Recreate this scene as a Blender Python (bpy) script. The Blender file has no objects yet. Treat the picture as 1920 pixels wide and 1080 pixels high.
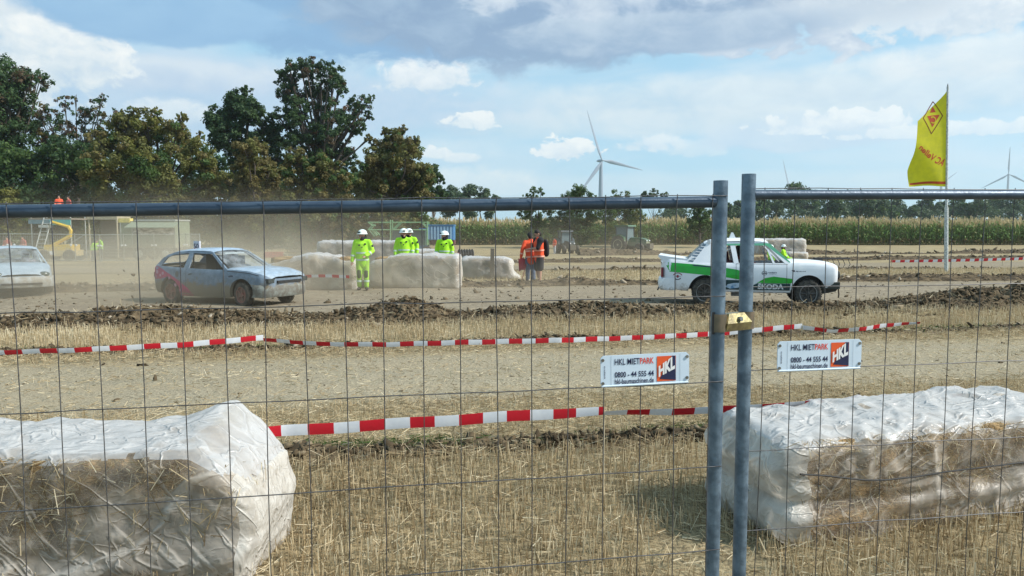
import bpy, bmesh, math, random
import numpy as np
from mathutils import Vector, Matrix
from mathutils.geometry import tessellate_polygon
R = math.radians
sc = bpy.context.scene
COL = sc.collection
rng = np.random.default_rng(7)
random.seed(7)
DUST = True; HAZE = 0.00018

# ------------------------------------------------------------------ camera
CAMZ = 1.85
F = 1400.0
TH = math.atan(111.0 / F)
cd = bpy.data.cameras.new('camera'); cam = bpy.data.objects.new('camera', cd); COL.objects.link(cam)
cam.location = (0, 0, CAMZ); cam.rotation_euler = (math.pi / 2 - TH, 0, 0)
cd.sensor_width = 36; cd.lens = 36 * F / 1920; cd.clip_start = .05; cd.clip_end = 9000
sc.camera = cam

def ray(px, py):
    a = (px - 960) / F; b = (540 - py) / F
    c, s = math.cos(TH), math.sin(TH)
    return Vector((a, c + b * s, -s + b * c))
def P(px, py, Y):
    d = ray(px, py); return Vector((0, 0, CAMZ)) + d * (Y / d.y)
def G(px, py, z=0.0):
    d = ray(px, py); return Vector((0, 0, CAMZ)) + d * ((z - CAMZ) / d.z)

# ------------------------------------------------------------------ node helper
class NG:
    def __init__(s, tree):
        s.t = tree; s.n = tree.nodes; s.l = tree.links
    def put(s, sock, v):
        if isinstance(v, bpy.types.NodeSocket): s.l.new(v, sock)
        elif v is not None:
            if hasattr(sock.default_value, '__len__'):
                if not hasattr(v, '__len__'): v = (v,) * len(sock.default_value)
                v = tuple(v)
                if len(sock.default_value) == 4 and len(v) == 3: v = v + (1,)
            sock.default_value = v
    def node(s, typ, out=0, props=None, **ins):
        nd = s.n.new(typ)
        for k, v in (props or {}).items(): setattr(nd, k, v)
        for k, v in ins.items():
            key = int(k[1:]) if k[0] == 'i' and k[1:].isdigit() else k.replace('_', ' ')
            s.put(nd.inputs[key], v)
        return nd if out is None else nd.outputs[out]
    def m(s, op, a, b=None, c=None, clamp=False):
        nd = s.n.new('ShaderNodeMath'); nd.operation = op; nd.use_clamp = clamp
        s.put(nd.inputs[0], a); s.put(nd.inputs[1], b); s.put(nd.inputs[2], c)
        return nd.outputs[0]
    def noise(s, vec, scale, detail=3, rough=.55, dist=0, out=0):
        return s.node('ShaderNodeTexNoise', out, Vector=vec, Scale=scale, Detail=detail, Roughness=rough, Distortion=dist)
    def rng(s, v, a, b, c=0, d=1, smooth=True):
        return s.node('ShaderNodeMapRange', 0, dict(interpolation_type='SMOOTHSTEP' if smooth else 'LINEAR'), i0=v, i1=a, i2=b, i3=c, i4=d)
    def mix(s, f, a, b):
        nd = s.n.new('ShaderNodeMix'); nd.data_type = 'RGBA'
        s.put(nd.inputs[0], f); s.put(nd.inputs[6], a); s.put(nd.inputs[7], b); return nd.outputs[2]
    def scale(s, vec, k):
        nd = s.n.new('ShaderNodeVectorMath'); nd.operation = 'MULTIPLY'; s.put(nd.inputs[0], vec); s.put(nd.inputs[1], k); return nd.outputs[0]
    def mixs(s, f, a, b):
        nd = s.n.new('ShaderNodeMixShader'); s.put(nd.inputs[0], f); s.l.new(a, nd.inputs[1]); s.l.new(b, nd.inputs[2]); return nd.outputs[0]

# ------------------------------------------------------------------ world, sun, exposure
SUN_DIR = Vector((.72, -.14, .66)).normalized()
SUN_EL = math.asin(SUN_DIR.z); SUN_ROT = math.atan2(SUN_DIR.x, SUN_DIR.y)
w = bpy.data.worlds.new('World'); sc.world = w; w.use_nodes = True
g = NG(w.node_tree); g.n.clear()
sky = g.node('ShaderNodeTexSky', 0, dict(sky_type='NISHITA', sun_disc=False, sun_elevation=SUN_EL, sun_rotation=SUN_ROT, air_density=1.0, dust_density=.6, ozone_density=1.4))
tc = g.node('ShaderNodeTexCoord', 0)
nrm = g.node('ShaderNodeVectorMath', 0, dict(operation='NORMALIZE'), i0=tc)
sep = g.node('ShaderNodeSeparateXYZ', None, i0=nrm)
az = g.m('ARCTAN2', sep.outputs[0], sep.outputs[1]); el = g.m('ARCSINE', sep.outputs[2])
pv = g.node('ShaderNodeCombineXYZ', 0, i0=az, i1=el, i2=0.0)
st = g.scale(pv, (2.2, 9.0, 1))          # stretched for stratus streaks
n1 = g.noise(st, 2.0, 7, .58, .4)
n2 = g.noise(g.scale(pv, (6, 11, 1)), 2.6, 8, .6, .35)
n3 = g.noise(g.scale(pv, (3.5, 6, 1)), 1.6, 5, .55, .2)
fine_big = g.m('SUBTRACT', n2, .5)
n4 = g.noise(g.scale(pv, (15, 22, 1)), 2.2, 7, .62, .3)
fine_small = g.m('SUBTRACT', n4, .5)
def A(px): return math.atan((px - 960) / F)
def E(px, py): return (429 - py) / math.hypot(F, px - 960)
S = 6.5
def cc(r, gg, b): return tuple(S * ((c / 255) ** 2.2) for c in (r, gg, b))
skyc = g.mix(.75, g.scale(sky, (.8, .8, .8)), cc(158, 214, 244))
veil = g.rng(n1, .36, .66)
col = g.mix(g.m('MULTIPLY', veil, .7), skyc, g.mix(n3, cc(182, 212, 234), cc(222, 236, 244)))
def blob(col, px, py, rx, ry, soft=.45, amp=1.1, top=(246, 249, 250), bot=(196, 212, 228), op=1.0, shade=.9, flat=0):
    fine = fine_big if rx > 160 else fine_small
    da = g.m('MULTIPLY', g.m('SUBTRACT', az, A(px)), F / rx)
    de = g.m('MULTIPLY', g.m('SUBTRACT', el, E(px, py)), F / ry)
    if flat:  # flatter base of cumulus: below centre distance grows faster
        neg = g.m('MINIMUM', de, 0); de2 = g.m('ADD', g.m('MAXIMUM', de, 0), g.m('MULTIPLY', neg, 1 + flat))
    else: de2 = de
    d = g.m('ADD', g.m('MULTIPLY', da, da), g.m('MULTIPLY', de2, de2))
    d = g.m('ADD', d, g.m('MULTIPLY', fine, amp * 2.4))
    mk = g.m('MULTIPLY', g.rng(d, 1.0 + soft, 1.0 - soft), op)
    sh = g.m('ADD', g.m('MULTIPLY', de, .5 * shade), g.m('ADD', .5, g.m('MULTIPLY', fine, -2.6)), clamp=True)
    return g.mix(mk, col, g.mix(sh, cc(*bot), cc(*top)))
LG = (198, 212, 228)
for b_ in [
    (1500, 190, 520, 46, .8, 1.2, (226, 236, 240), (196, 214, 228), .75),
    (1200, 235, 460, 24, .8, 1.2, (226, 236, 240), (200, 220, 232), .6),
    (350, 190, 520, 70, .7, .8, (196, 216, 236), (170, 200, 230), .9),
    (330, 150, 280, 26, .7, .8, (222, 232, 240), (186, 206, 230), .7),
    (60, 90, 150, 90, .3, 1.8, (252, 253, 250), (206, 222, 234), 1),
    (190, 5, 280, 60, .3, 1.3, (250, 252, 250), (214, 226, 234), 1),
    (120, 260, 220, 30, .8, .8, (190, 212, 234), (176, 204, 230), .7),
    (720, 290, 260, 26, .8, 1, (222, 238, 246), (190, 218, 238), .6),
    (330, 215, 60, 22, .6, 1, (240, 246, 248), (214, 228, 238), .8),
    (1880, 110, 200, 30, .7, 1.1, (240, 244, 244), (214, 226, 234), .8),
    (1450, 35, 330, 72, .22, 2.2, (253, 254, 252), (172, 192, 216), 1),
    (1760, 30, 150, 45, .35, 2.4, (246, 249, 249), (198, 214, 228), .95),
    (1640, -10, 160, 60, .6, 1.2, (214, 224, 232), (186, 202, 218), .9),
    (800, 152, 90, 26, .6, 2.4, (248, 250, 250), (214, 226, 236), .9),
    (720, -50, 600, 178, .13, .42, (140, 186, 224), (126, 170, 212), 1, .9),
    (310, 46, 200, 48, .22, .5, (148, 190, 226), (136, 180, 220), 1, .7),
    (1010, -15, 470, 152, .2, .6, (168, 192, 216), (130, 158, 192), .95, 1.2),
    (1230, 78, 300, 36, .35, .9, (186, 204, 222), (140, 168, 200), .95, .9),
    (1130, 14, 250, 34, .5, 2.2, (240, 245, 248), (172, 192, 216), .7),
    (890, 236, 52, 20, .3, 2.6, (250, 252, 250), (214, 228, 238), .95, .9, .8),
    (1062, 290, 56, 28, .22, 2.6, (252, 253, 250), (206, 222, 236), 1, .9, 1.2),
    (1215, 276, 50, 18, .6, 2.4, (238, 244, 246), (206, 222, 236), .8, .9, .8),
    (1300, 285, 60, 18, .7, 2.4, (224, 236, 242), (204, 222, 236), .6, .9, .8),
    (1500, 262, 170, 40, .4, .9, (206, 224, 238), (182, 208, 232), .85, .9, .8),
    (1560, 240, 120, 26, .2, 2.4, (244, 248, 248), (196, 216, 234), .9, .8, 1.2),
    (1770, 250, 150, 15, .3, 2.6, (238, 244, 246), (206, 222, 236), .85, .9, .8),
    (820, 292, 28, 14, .4, 2.2, (250, 252, 250), (220, 232, 240), .9, .9, 1),
    (865, 298, 34, 9, .6, 1, (244, 248, 248), (220, 232, 240), .8),
    (880, 345, 130, 28, .7, 1, (238, 244, 244), (214, 230, 240), .7),
    (1330, 350, 420, 24, .9, .8, (214, 230, 238), (198, 220, 236), .5),
]:
    col = blob(col, *b_)
bg = g.node('ShaderNodeBackground', 0, Color=col, Strength=.1)
g.l.new(bg, g.node('ShaderNodeOutputWorld', None).inputs[0])
sd = bpy.data.lights.new('sun', 'SUN'); sd.energy = 4.0; sd.angle = R(7); sd.color = (1, .95, .87)
so = bpy.data.objects.new('sun', sd); COL.objects.link(so)
so.rotation_euler = SUN_DIR.to_track_quat('Z', 'Y').to_euler(); so.location = (20, 20, 40)
sc.view_settings.view_transform = 'Standard'; sc.view_settings.look = 'None'
sc.view_settings.exposure = 0.68; sc.view_settings.gamma = 1
try:
    sc.cycles.volume_step_rate = 2.0; sc.cycles.volume_max_steps = 48
    sc.cycles.volume_bounces = 1; sc.cycles.transparent_max_bounces = 24; sc.cycles.max_bounces = 8
    sc.cycles.use_denoising = True
except Exception: pass

# ------------------------------------------------------------------ noise
def _h(ix, iy, iz, seed):
    n = (ix * 374761393 + iy * 668265263 + iz * 2147483647 + seed * 1274126177) & 0xffffffff
    n = ((n ^ (n >> 13)) * 1274126177) & 0xffffffff
    n = n ^ (n >> 16)
    return (n & 0xffff) / 65535.0
def vnoise(x, y, z=0.0, seed=0):
    x, y, z = np.broadcast_arrays(np.asarray(x, float), np.asarray(y, float), np.asarray(z, float))
    ix, iy, iz = (np.floor(q).astype(np.int64) for q in (x, y, z))
    fx, fy, fz = x - ix, y - iy, z - iz
    fx, fy, fz = (q * q * (3 - 2 * q) for q in (fx, fy, fz))
    r = 0
    for a in (0, 1):
        for b in (0, 1):
            for c in (0, 1):
                r = r + _h(ix + a, iy + b, iz + c, seed) * (fx if a else 1 - fx) * (fy if b else 1 - fy) * (fz if c else 1 - fz)
    return r * 2 - 1
def fbm(x, y, z=0.0, seed=0, o=4, g_=.5):
    r = 0; a = 1.0; k = 1.0; t = 0
    for i in range(o):
        r = r + a * vnoise(x * k, y * k, np.asarray(z) * k, seed + i * 17); t += a; a *= g_; k *= 2.03
    return r / t

# ------------------------------------------------------------------ mesh helpers
def tag(o, label=None, cat=None, group=None, kind=None):
    if label: o['label'] = label
    if cat: o['category'] = cat
    if group: o['group'] = group
    if kind: o['kind'] = kind
    return o
def link(name, me, parent=None, mats=None, smooth=None):
    o = bpy.data.objects.new(name, me); COL.objects.link(o)
    if mats is not None:
        for m_ in (mats if isinstance(mats, (list, tuple)) else [mats]): me.materials.append(m_)
    if parent is not None: o.parent = parent
    if smooth: shade(me, smooth)
    return o
def shade(me, ang=40):
    me.shade_smooth()
    if ang < 179: me.set_sharp_from_angle(angle=R(ang))
def raw_mesh(name, V, Fc, attr=None):
    V = np.asarray(V, np.float32); Fc = np.asarray(Fc, np.int32)
    me = bpy.data.meshes.new(name)
    me.vertices.add(len(V)); me.vertices.foreach_set('co', V.ravel())
    n, k = Fc.shape
    me.loops.add(n * k); me.loops.foreach_set('vertex_index', Fc.ravel())
    me.polygons.add(n); me.polygons.foreach_set('loop_start', np.arange(0, n * k, k, dtype=np.int32))
    if attr is not None:
        a = me.attributes.new('tone', 'FLOAT', 'POINT'); a.data.foreach_set('value', np.asarray(attr, np.float32))
    me.update(calc_edges=True); me.validate()
    return me
def empty(name, loc=(0, 0, 0), rz=0, rx=0, ry=0, scale=1):
    o = bpy.data.objects.new(name, None); COL.objects.link(o)
    o.location = loc; o.rotation_euler = (rx, ry, rz); o.scale = (scale,) * 3; o.empty_display_size = .2
    return o
def copy_tree(o, parent=None):
    c = o.copy(); COL.objects.link(c)
    if parent is not None: c.parent = parent
    for ch in [x for x in o.children]: copy_tree(ch, c)
    return c
class MB:
    def __init__(s): s.v = []; s.f = []; s.mi = []; s.cur = 0
    def add(s, vs, fs):
        b = len(s.v); s.v += [tuple(v) for v in vs]
        for f in fs: s.f.append(tuple(i + b for i in f)); s.mi.append(s.cur)
        return s
    def box(s, lo, hi, M=None):
        (a, b, c), (d, e, f) = lo, hi
        vs = [Vector(q) for q in ((a,b,c),(d,b,c),(d,e,c),(a,e,c),(a,b,f),(d,b,f),(d,e,f),(a,e,f))]
        if M is not None: vs = [M @ q for q in vs]
        return s.add(vs, [(0,3,2,1),(4,5,6,7),(0,1,5,4),(1,2,6,5),(2,3,7,6),(3,0,4,7)])
    def cbox(s, c, size, M=None):
        c = Vector(c); h = Vector(size) / 2
        return s.box(c - h, c + h, M)
    def tube(s, pts, r, n=8, cap=True, flat=None):
        pts = [Vector(p) for p in pts]; rs = r if hasattr(r, '__len__') else [r] * len(pts)
        rings = []; prev = None
        for i, p in enumerate(pts):
            d = (pts[min(i + 1, len(pts) - 1)] - pts[max(i - 1, 0)])
            d = d.normalized() if d.length > 1e-9 else Vector((0, 0, 1))
            if prev is None:
                ref = Vector((1, 0, 0)) if abs(d.x) < .8 else Vector((0, 1, 0))
                if flat is not None: ref = Vector(flat[0])
                u = (ref - d * ref.dot(d)).normalized()
            else:
                u = prev - d * prev.dot(d); u = u.normalized() if u.length > 1e-6 else prev
            prev = u; w_ = d.cross(u)
            k = flat[1] if flat is not None else 1
            rings.append([p + (u * math.cos(2 * math.pi * j / n) + w_ * math.sin(2 * math.pi * j / n) * k) * rs[i] for j in range(n)])
        vs = [q for rg in rings for q in rg]; fs = []
        for i in range(len(pts) - 1):
            for j in range(n):
                a = i * n + j; b = i * n + (j + 1) % n
                fs.append((a, b, b + n, a + n))
        if cap: fs += [tuple(range(n - 1, -1, -1)), tuple((len(pts) - 1) * n + j for j in range(n))]
        return s.add(vs, fs)
    def limb(s, pts, rs, n=12, flat=None):
        pts = [Vector(p) for p in pts]; rs = list(rs)
        d0 = (pts[0] - pts[1]).normalized(); d1 = (pts[-1] - pts[-2]).normalized()
        P_ = [pts[0] + d0 * rs[0] * .95, pts[0] + d0 * rs[0] * .6] + pts + [pts[-1] + d1 * rs[-1] * .6, pts[-1] + d1 * rs[-1] * .95]
        R_ = [rs[0] * .3, rs[0] * .8] + rs + [rs[-1] * .8, rs[-1] * .3]
        return s.tube(P_, R_, n, flat=flat)
    def ball(s, c, r, n=12, m=8):
        c = Vector(c); rx, ry, rz = (r if hasattr(r, '__len__') else (r, r, r))
        vs = [c + Vector((0, 0, rz))]; fs = []
        for i in range(1, m):
            a = math.pi * i / m
            for j in range(n):
                b = 2 * math.pi * j / n
                vs.append(c + Vector((rx * math.sin(a) * math.cos(b), ry * math.sin(a) * math.sin(b), rz * math.cos(a))))
        vs.append(c - Vector((0, 0, rz)))
        for j in range(n): fs.append((0, 1 + j, 1 + (j + 1) % n))
        for i in range(m - 2):
            for j in range(n):
                a = 1 + i * n + j; b = 1 + i * n + (j + 1) % n
                fs.append((a, a + n, b + n, b))
        e = len(vs) - 1; o = 1 + (m - 2) * n
        for j in range(n): fs.append((o + j, e, o + (j + 1) % n))
        return s.add(vs, fs)
    def lathe(s, prof, n=24, M=None, closed=False):
        # prof list of (r, h) revolved around local Y axis
        vs = []; fs = []
        for r, h in prof:
            for j in range(n):
                b = 2 * math.pi * j / n; v = Vector((r * math.cos(b), h, r * math.sin(b)))
                vs.append(M @ v if M is not None else v)
        k = len(prof)
        for i in range(k if closed else k - 1):
            for j in range(n):
                a = i * n + j; b = i * n + (j + 1) % n; c_ = ((i + 1) % k) * n
                fs.append((a, b, c_ + (j + 1) % n, c_ + j))
        return s.add(vs, fs)
    def prism(s, poly, axis_fn, t0, t1):
        n = len(poly)
        vs = [axis_fn(p, t0) for p in poly] + [axis_fn(p, t1) for p in poly]
        tri = tessellate_polygon([[Vector((p[0], p[1], 0)) for p in poly]])
        fs = [tuple(t) for t in tri] + [tuple(i + n for i in reversed(t)) for t in tri]
        fs += [(i, (i + 1) % n, (i + 1) % n + n, i + n) for i in range(n)]
        return s.add(vs, fs)
    def mesh(s, name='mesh'):
        me = bpy.data.meshes.new(name); me.from_pydata(s.v, [], s.f)
        if any(s.mi): me.polygons.foreach_set('material_index', s.mi)
        me.update()
        bm = bmesh.new(); bm.from_mesh(me); bmesh.ops.recalc_face_normals(bm, faces=bm.faces); bm.to_mesh(me); bm.free()
        return me
    def build(s, name, mat, parent=None, smooth=None):
        return link(name, s.mesh(name), parent, mat, smooth)
def remesh(mb, voxel, smooth_it=3):
    me = mb.mesh('tmp'); o = bpy.data.objects.new('tmp', me); COL.objects.link(o)
    m = o.modifiers.new('r', 'REMESH'); m.mode = 'VOXEL'; m.voxel_size = voxel; m.use_smooth_shade = True
    if smooth_it:
        sm = o.modifiers.new('s', 'SMOOTH'); sm.iterations = smooth_it; sm.factor = .5
    dg = bpy.context.evaluated_depsgraph_get(); dg.update()
    out = bpy.data.meshes.new_from_object(o.evaluated_get(dg))
    bpy.data.objects.remove(o); out.materials.clear()
    return out

# ------------------------------------------------------------------ materials
def newmat(name):
    m = bpy.data.materials.new(name); m.use_nodes = True
    g = NG(m.node_tree); g.n.clear()
    return m, g, g.node('ShaderNodeOutputMaterial', None)
def mat(name, c, rough=.6, c2=None, scale=8, metal=0, bump=0, bscale=40, coat=0, spec=.5, dirt=None, obj=True, detail=4, stretch=None, trans=0):
    """surface with mottled colour; dirt=(colour, z0, z1, amount): mud thrown up from below"""
    m, g, out = newmat(name)
    tc = g.node('ShaderNodeTexCoord', 3 if obj else 0)
    if stretch: tc = g.scale(tc, stretch)
    n = g.noise(tc, scale, detail, .6)
    c2 = c2 or tuple(q * .72 for q in c)
    colr = g.mix(g.rng(n, .35, .68), c2, c)
    rr = g.m('ADD', g.m('MULTIPLY', g.m('SUBTRACT', n, .5), .25), rough, clamp=True)
    if dirt:
        dc, z0, z1, am = dirt
        z = g.node('ShaderNodeSeparateXYZ', 2, i0=g.node('ShaderNodeTexCoord', 3))
        dn = g.noise(g.node('ShaderNodeTexCoord', 3), 5, 8, .72)
        fm = g.m('MULTIPLY', g.rng(z, z1, z0, 0, 1), .75)
        f = g.rng(g.m('ADD', g.m('ADD', dn, fm), -.5), .18, .42, 0, am)
        colr = g.mix(f, colr, dc); rr = g.m('ADD', rr, g.m('MULTIPLY', f, .45), clamp=True)
    b = g.node('ShaderNodeBsdfPrincipled', None, Base_Color=colr, Roughness=rr, Metallic=metal, Coat_Weight=coat, Specular_IOR_Level=spec)
    if bump:
        bn = g.noise(tc, bscale, 5, .6)
        g.l.new(g.node('ShaderNodeBump', 0, Strength=bump, Distance=.02, Height=bn), b.inputs['Normal'])
    sh = b.outputs[0]
    if trans: sh = g.mixs(trans, sh, g.node('ShaderNodeBsdfTranslucent', 0, Color=colr))
    g.l.new(sh, out.inputs[0]); return m
def tonemat(name, cols, rough=.85, trans=.25, spec=.2):
    """colour from per-piece 'tone' attribute"""
    m, g, out = newmat(name)
    t = g.node('ShaderNodeAttribute', None, dict(attribute_name='tone')).outputs['Fac']
    cr = g.n.new('ShaderNodeValToRGB'); g.l.new(t, cr.inputs[0])
    e = cr.color_ramp.elements
    for i, (p, c) in enumerate(cols):
        q = e[i] if i < 2 else e.new(p)
        q.position = p; q.color = (*c, 1)
    for i, (p, c) in enumerate(cols[:2]): pass
    n = g.noise(g.node('ShaderNodeTexCoord', 3), 30, 2)
    colr = g.mix(g.m('MULTIPLY', n, .35), cr.outputs[0], g.scale(cr.outputs[0], (.55, .52, .5)))
    b = g.node('ShaderNodeBsdfPrincipled', 0, Base_Color=colr, Roughness=rough, Specular_IOR_Level=spec)
    if trans: b = g.mixs(trans, b, g.node('ShaderNodeBsdfTranslucent', 0, Color=colr))
    g.l.new(b, out.inputs[0]); return m
def filmmat(name, a0=.3, white=(.85, .86, .88), noise_amt=.5, nscale=3.0, dirtc=None, bump=.6, wr=.3, fine_=1.0, grz=.6):
    """milky polythene: more opaque at grazing angles and where it is creased"""
    m, g, out = newmat(name)
    tc = g.node('ShaderNodeTexCoord', 3)
    n = g.noise(tc, nscale, 4, .5, .4)
    def ridges(rot, sc_, k, w_, dist=.6):
        mp = g.node('ShaderNodeMapping', 0, dict(vector_type='TEXTURE'), Vector=tc, Rotation=rot, Scale=sc_)
        q = g.m('ABSOLUTE', g.m('SUBTRACT', g.noise(mp, k, 3, .5, dist), .5))
        return g.rng(q, w_, 0, 0, 1)
    r1 = ridges((0, -.5, .15), (3.2, 1, 1), nscale * 1.5, .03)
    r2 = ridges((.2, .75, -.2), (3.0, 1, 1), nscale * 2.6, .03)
    r3 = ridges((.1, -.1, .1), (2.2, 1, 1), nscale * 5.0, .07, 1.0)
    rid = g.m('MAXIMUM', r1, g.m('MULTIPLY', r2, .8))
    rid = g.m('ADD', rid, g.m('MULTIPLY', r3, .22 * fine_))
    fac = g.node('ShaderNodeLayerWeight', None, Blend=.5).outputs['Facing']
    gr = g.rng(fac, .3, .9, 0, grz)
    al = g.m('ADD', g.m('ADD', a0, g.m('MULTIPLY', g.rng(n, .40, .64), noise_amt)), g.m('ADD', gr, g.m('MULTIPLY', rid, wr)), clamp=True)
    c = white
    if dirtc: c = g.mix(g.rng(n, .4, .7, .05, .6), white, dirtc)
    hgt = g.m('ADD', g.m('MULTIPLY', rid, .8), g.noise(tc, nscale * 5, 4, .55, .6))
    bumpn = g.node('ShaderNodeBump', 0, Strength=bump, Distance=.02, Height=hgt)
    d = g.node('ShaderNodeBsdfPrincipled', 0, Base_Color=c, Roughness=.33, Specular_IOR_Level=.45, Normal=bumpn)
    t = g.node('ShaderNodeBsdfTranslucent', 0, Color=c, Normal=bumpn)
    s = g.mixs(.42, d, t)
    tr = g.node('ShaderNodeBsdfTransparent', 0, Color=(.97, .97, .97, 1))
    g.l.new(g.mixs(al, tr, s), out.inputs[0]); return m

M = {}
M['galv'] = mat('galvanised steel', (.17, .235, .30), .5, (.085, .125, .17), 22, metal=.55, bump=.15, bscale=60)
M['rail'] = mat('painted rail steel', (.06, .09, .13), .42, (.04, .062, .095), 10, metal=.4, bump=.1, bscale=50)
M['wire'] = mat('wire steel', (.12, .12, .125), .45, (.065, .062, .062), 60, metal=.5)
M['zinc'] = mat('yellow zinc plating', (.34, .30, .15), .38, (.20, .17, .10), 30, metal=.8, bump=.1)
M['zincd'] = mat('brown zinc plating', (.22, .17, .12), .4, (.13, .12, .09), 25, metal=.6)
M['boltm'] = mat('bolt steel', (.3, .3, .28), .35, None, 40, metal=.9)
M['signw'] = mat('sign plate white', (.60, .70, .80), .4, (.54, .64, .74), 6)
M['navy'] = mat('navy print', (.012, .018, .07), .5, (.01, .012, .05), 10)
M['orange'] = mat('orange print', (.78, .11, .015), .5, (.7, .09, .02), 10)
M['redp'] = mat('red print', (.72, .07, .04), .5, (.62, .06, .04), 10)
M['white'] = mat('white paint', (.78, .78, .78), .5, (.7, .7, .7), 10)
M['black'] = mat('black plastic', (.02, .02, .022), .5, (.012, .012, .014), 12)
M['rubber'] = mat('tyre rubber with dust', (.10, .088, .07), .9, (.022, .021, .02), 9, bump=.4, bscale=30)
M['tred'] = mat('tape red', (.62, .012, .03), .4, (.55, .015, .03), 12, trans=.2)
M['twhite'] = mat('tape white', (.78, .80, .83), .4, (.7, .73, .78), 12, trans=.2)
M['wood'] = mat('rough wood', (.42, .34, .22), .85, (.26, .2, .13), 20, stretch=(6, 6, 1), bump=.4)
M['woodg'] = mat('weathered wood post', (.26, .22, .17), .9, (.15, .125, .1), 20, stretch=(6, 6, 1), bump=.4)
M['soil'] = mat('dug clay soil', (.15, .112, .068), .95, (.04, .03, .019), 4.5, bump=1.0, bscale=22, spec=.1, detail=9)
M['clod'] = tonemat('soil clods', [(0, (.035, .026, .016)), (.6, (.115, .087, .053)), (.92, (.22, .175, .115)), (1, (.36, .31, .24))], .95, 0, .1)
M['straw'] = tonemat('straw stalks', [(0, (.12, .08, .035)), (.3, (.30, .22, .12)), (.65, (.51, .41, .245)), (1, (.76, .68, .49))], .6, .3, .35)
# ------------------------------------------------------------------ terrain
SL = .17
def base_h(y):
    return np.interp(y, [-50, 0, 12, 16, 24, 30, 45, 75, 100, 4000], [0, 0, 0, .05, .03, 0, -.4, -.55, -.2, -.2])
def gz(x, y):
    x = np.asarray(x, float); y = np.asarray(y, float)
    v = y - SL * x
    r = base_h(y) + .035 * fbm(x * .35, y * .5, 0, 3, 3) * np.clip(y / 8, .4, 1.5)
    r = r + .012 * fbm(x * 3, y * 3, 0, 5, 3) * (y < 60)
    # shallow wheel ruts in the worn lane and on the track
    for c, wd, dp in ((8.6, .22, .03), (10.1, .22, .03), (18.0, .3, .05), (20.2, .35, .06), (22.0, .3, .04)):
        r = r - dp * np.exp(-((v - c + .12 * np.sin(x * .5)) / wd) ** 2)
    return r
def gzs(x, y): return float(gz(x, y))

ys = np.concatenate([np.linspace(-40, 0, 12, endpoint=False), np.linspace(0, 3, 14, endpoint=False), 3 * (3000 / 3) ** np.linspace(0, 1, 360)])
us = np.concatenate([[-60], np.linspace(-1.5, 1.5, 270), [60]])
Yg, Ug = np.meshgrid(ys, us, indexing='ij')
Xg = Ug * (np.abs(Yg) + 3.0)
Zg = gz(Xg, Yg)
nr, ncn = Yg.shape
Vv = np.stack([Xg, Yg, Zg], -1).reshape(-1, 3)
ii, jj = np.meshgrid(np.arange(nr - 1), np.arange(ncn - 1), indexing='ij')
a_ = (ii * ncn + jj).ravel()
Fq = np.stack([a_, a_ + 1, a_ + ncn + 1, a_ + ncn], -1)
gm, g, out = newmat('stubble field soil')
pos = g.node('ShaderNodeNewGeometry', 0)
sp = g.node('ShaderNodeSeparateXYZ', None, i0=pos)
vraw = g.m('SUBTRACT', sp.outputs[1], g.m('MULTIPLY', sp.outputs[0], SL))
wob = g.m('SUBTRACT', g.noise(pos, .45, 4), .5)
wob2 = g.m('SUBTRACT', g.noise(pos, 3.0, 4), .5)
v = g.m('ADD', vraw, g.m('ADD', g.m('MULTIPLY', wob, 1.1), g.m('MULTIPLY', wob2, .7)))
far = g.rng(vraw, 15, 45)
nf = g.noise(pos, 38, 6, .7)
nm = g.noise(pos, 7, 5, .65)
ns = g.noise(g.scale(pos, (.35, 2.2, 1)), 1.3, 5, .6)
big = g.noise(pos, .25, 3)
soilc = g.mix(g.rng(nf, .35, .68), (.07, .055, .034), (.24, .19, .115))
strawc = g.mix(g.rng(nf, .3, .7), (.17, .13, .072), (.46, .375, .225))
stub = g.mix(g.rng(nm, .36, .62, .3, .9), soilc, strawc)
stubfar = g.mix(g.rng(ns, .35, .65), (.21, .165, .095), (.34, .275, .16))
stub = g.mix(far, stub, stubfar)
lane = g.mix(g.rng(nf, .3, .72), (.16, .14, .10), (.42, .37, .27))
lane = g.mix(g.rng(ns, .4, .7, 0, .6), lane, (.33, .27, .18))
track = g.mix(g.rng(nm, .3, .7), (.17, .14, .10), (.31, .262, .19))
track = g.mix(g.rng(ns, .42, .62, 0, .7), track, (.20, .165, .12))
def band(a, b, s=.4): return g.m('MULTIPLY', g.rng(v, a - s, a + s), g.rng(v, b + s, b - s))
c = stub
c = g.mix(g.m('MULTIPLY', band(8.0, 11.0, .5), .85), c, lane)
c = g.mix(band(14.9, 23.3, .35), c, track)
c = g.mix(g.m('MULTIPLY', band(36.5, 46, 1.2), .9), c, track)
for q, wd in ((6.25, .22), (12.15, .25), (24.4, .9), (34.2, 1.1), (51.5, 1.6), (66, 1.0)):
    c = g.mix(g.m('MULTIPLY', band(q - wd, q + wd, .2 if q < 20 else .5), .75), c, g.mix(nm, (.06, .047, .032), (.15, .12, .082)))
c = g.mix(g.rng(big, .35, .7, 0, .22), c, (.2, .17, .11))
c = g.mix(g.rng(vraw, 100, 180), c, (.14, .17, .07))
bh = g.m('ADD', g.m('MULTIPLY', nf, .5), nm)
bp = g.node('ShaderNodeBump', 0, Strength=.8, Distance=.03, Height=bh)
g.l.new(g.node('ShaderNodeBsdfPrincipled', 0, Base_Color=c, Roughness=.95, Specular_IOR_Level=.1, Normal=bp), out.inputs[0])
go = link('ground', raw_mesh('ground', Vv, Fq), None, gm); shade(go.data, 180)
tag(go, 'dry stubble field with worn lane and bare dusty race track', kind='structure')

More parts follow.
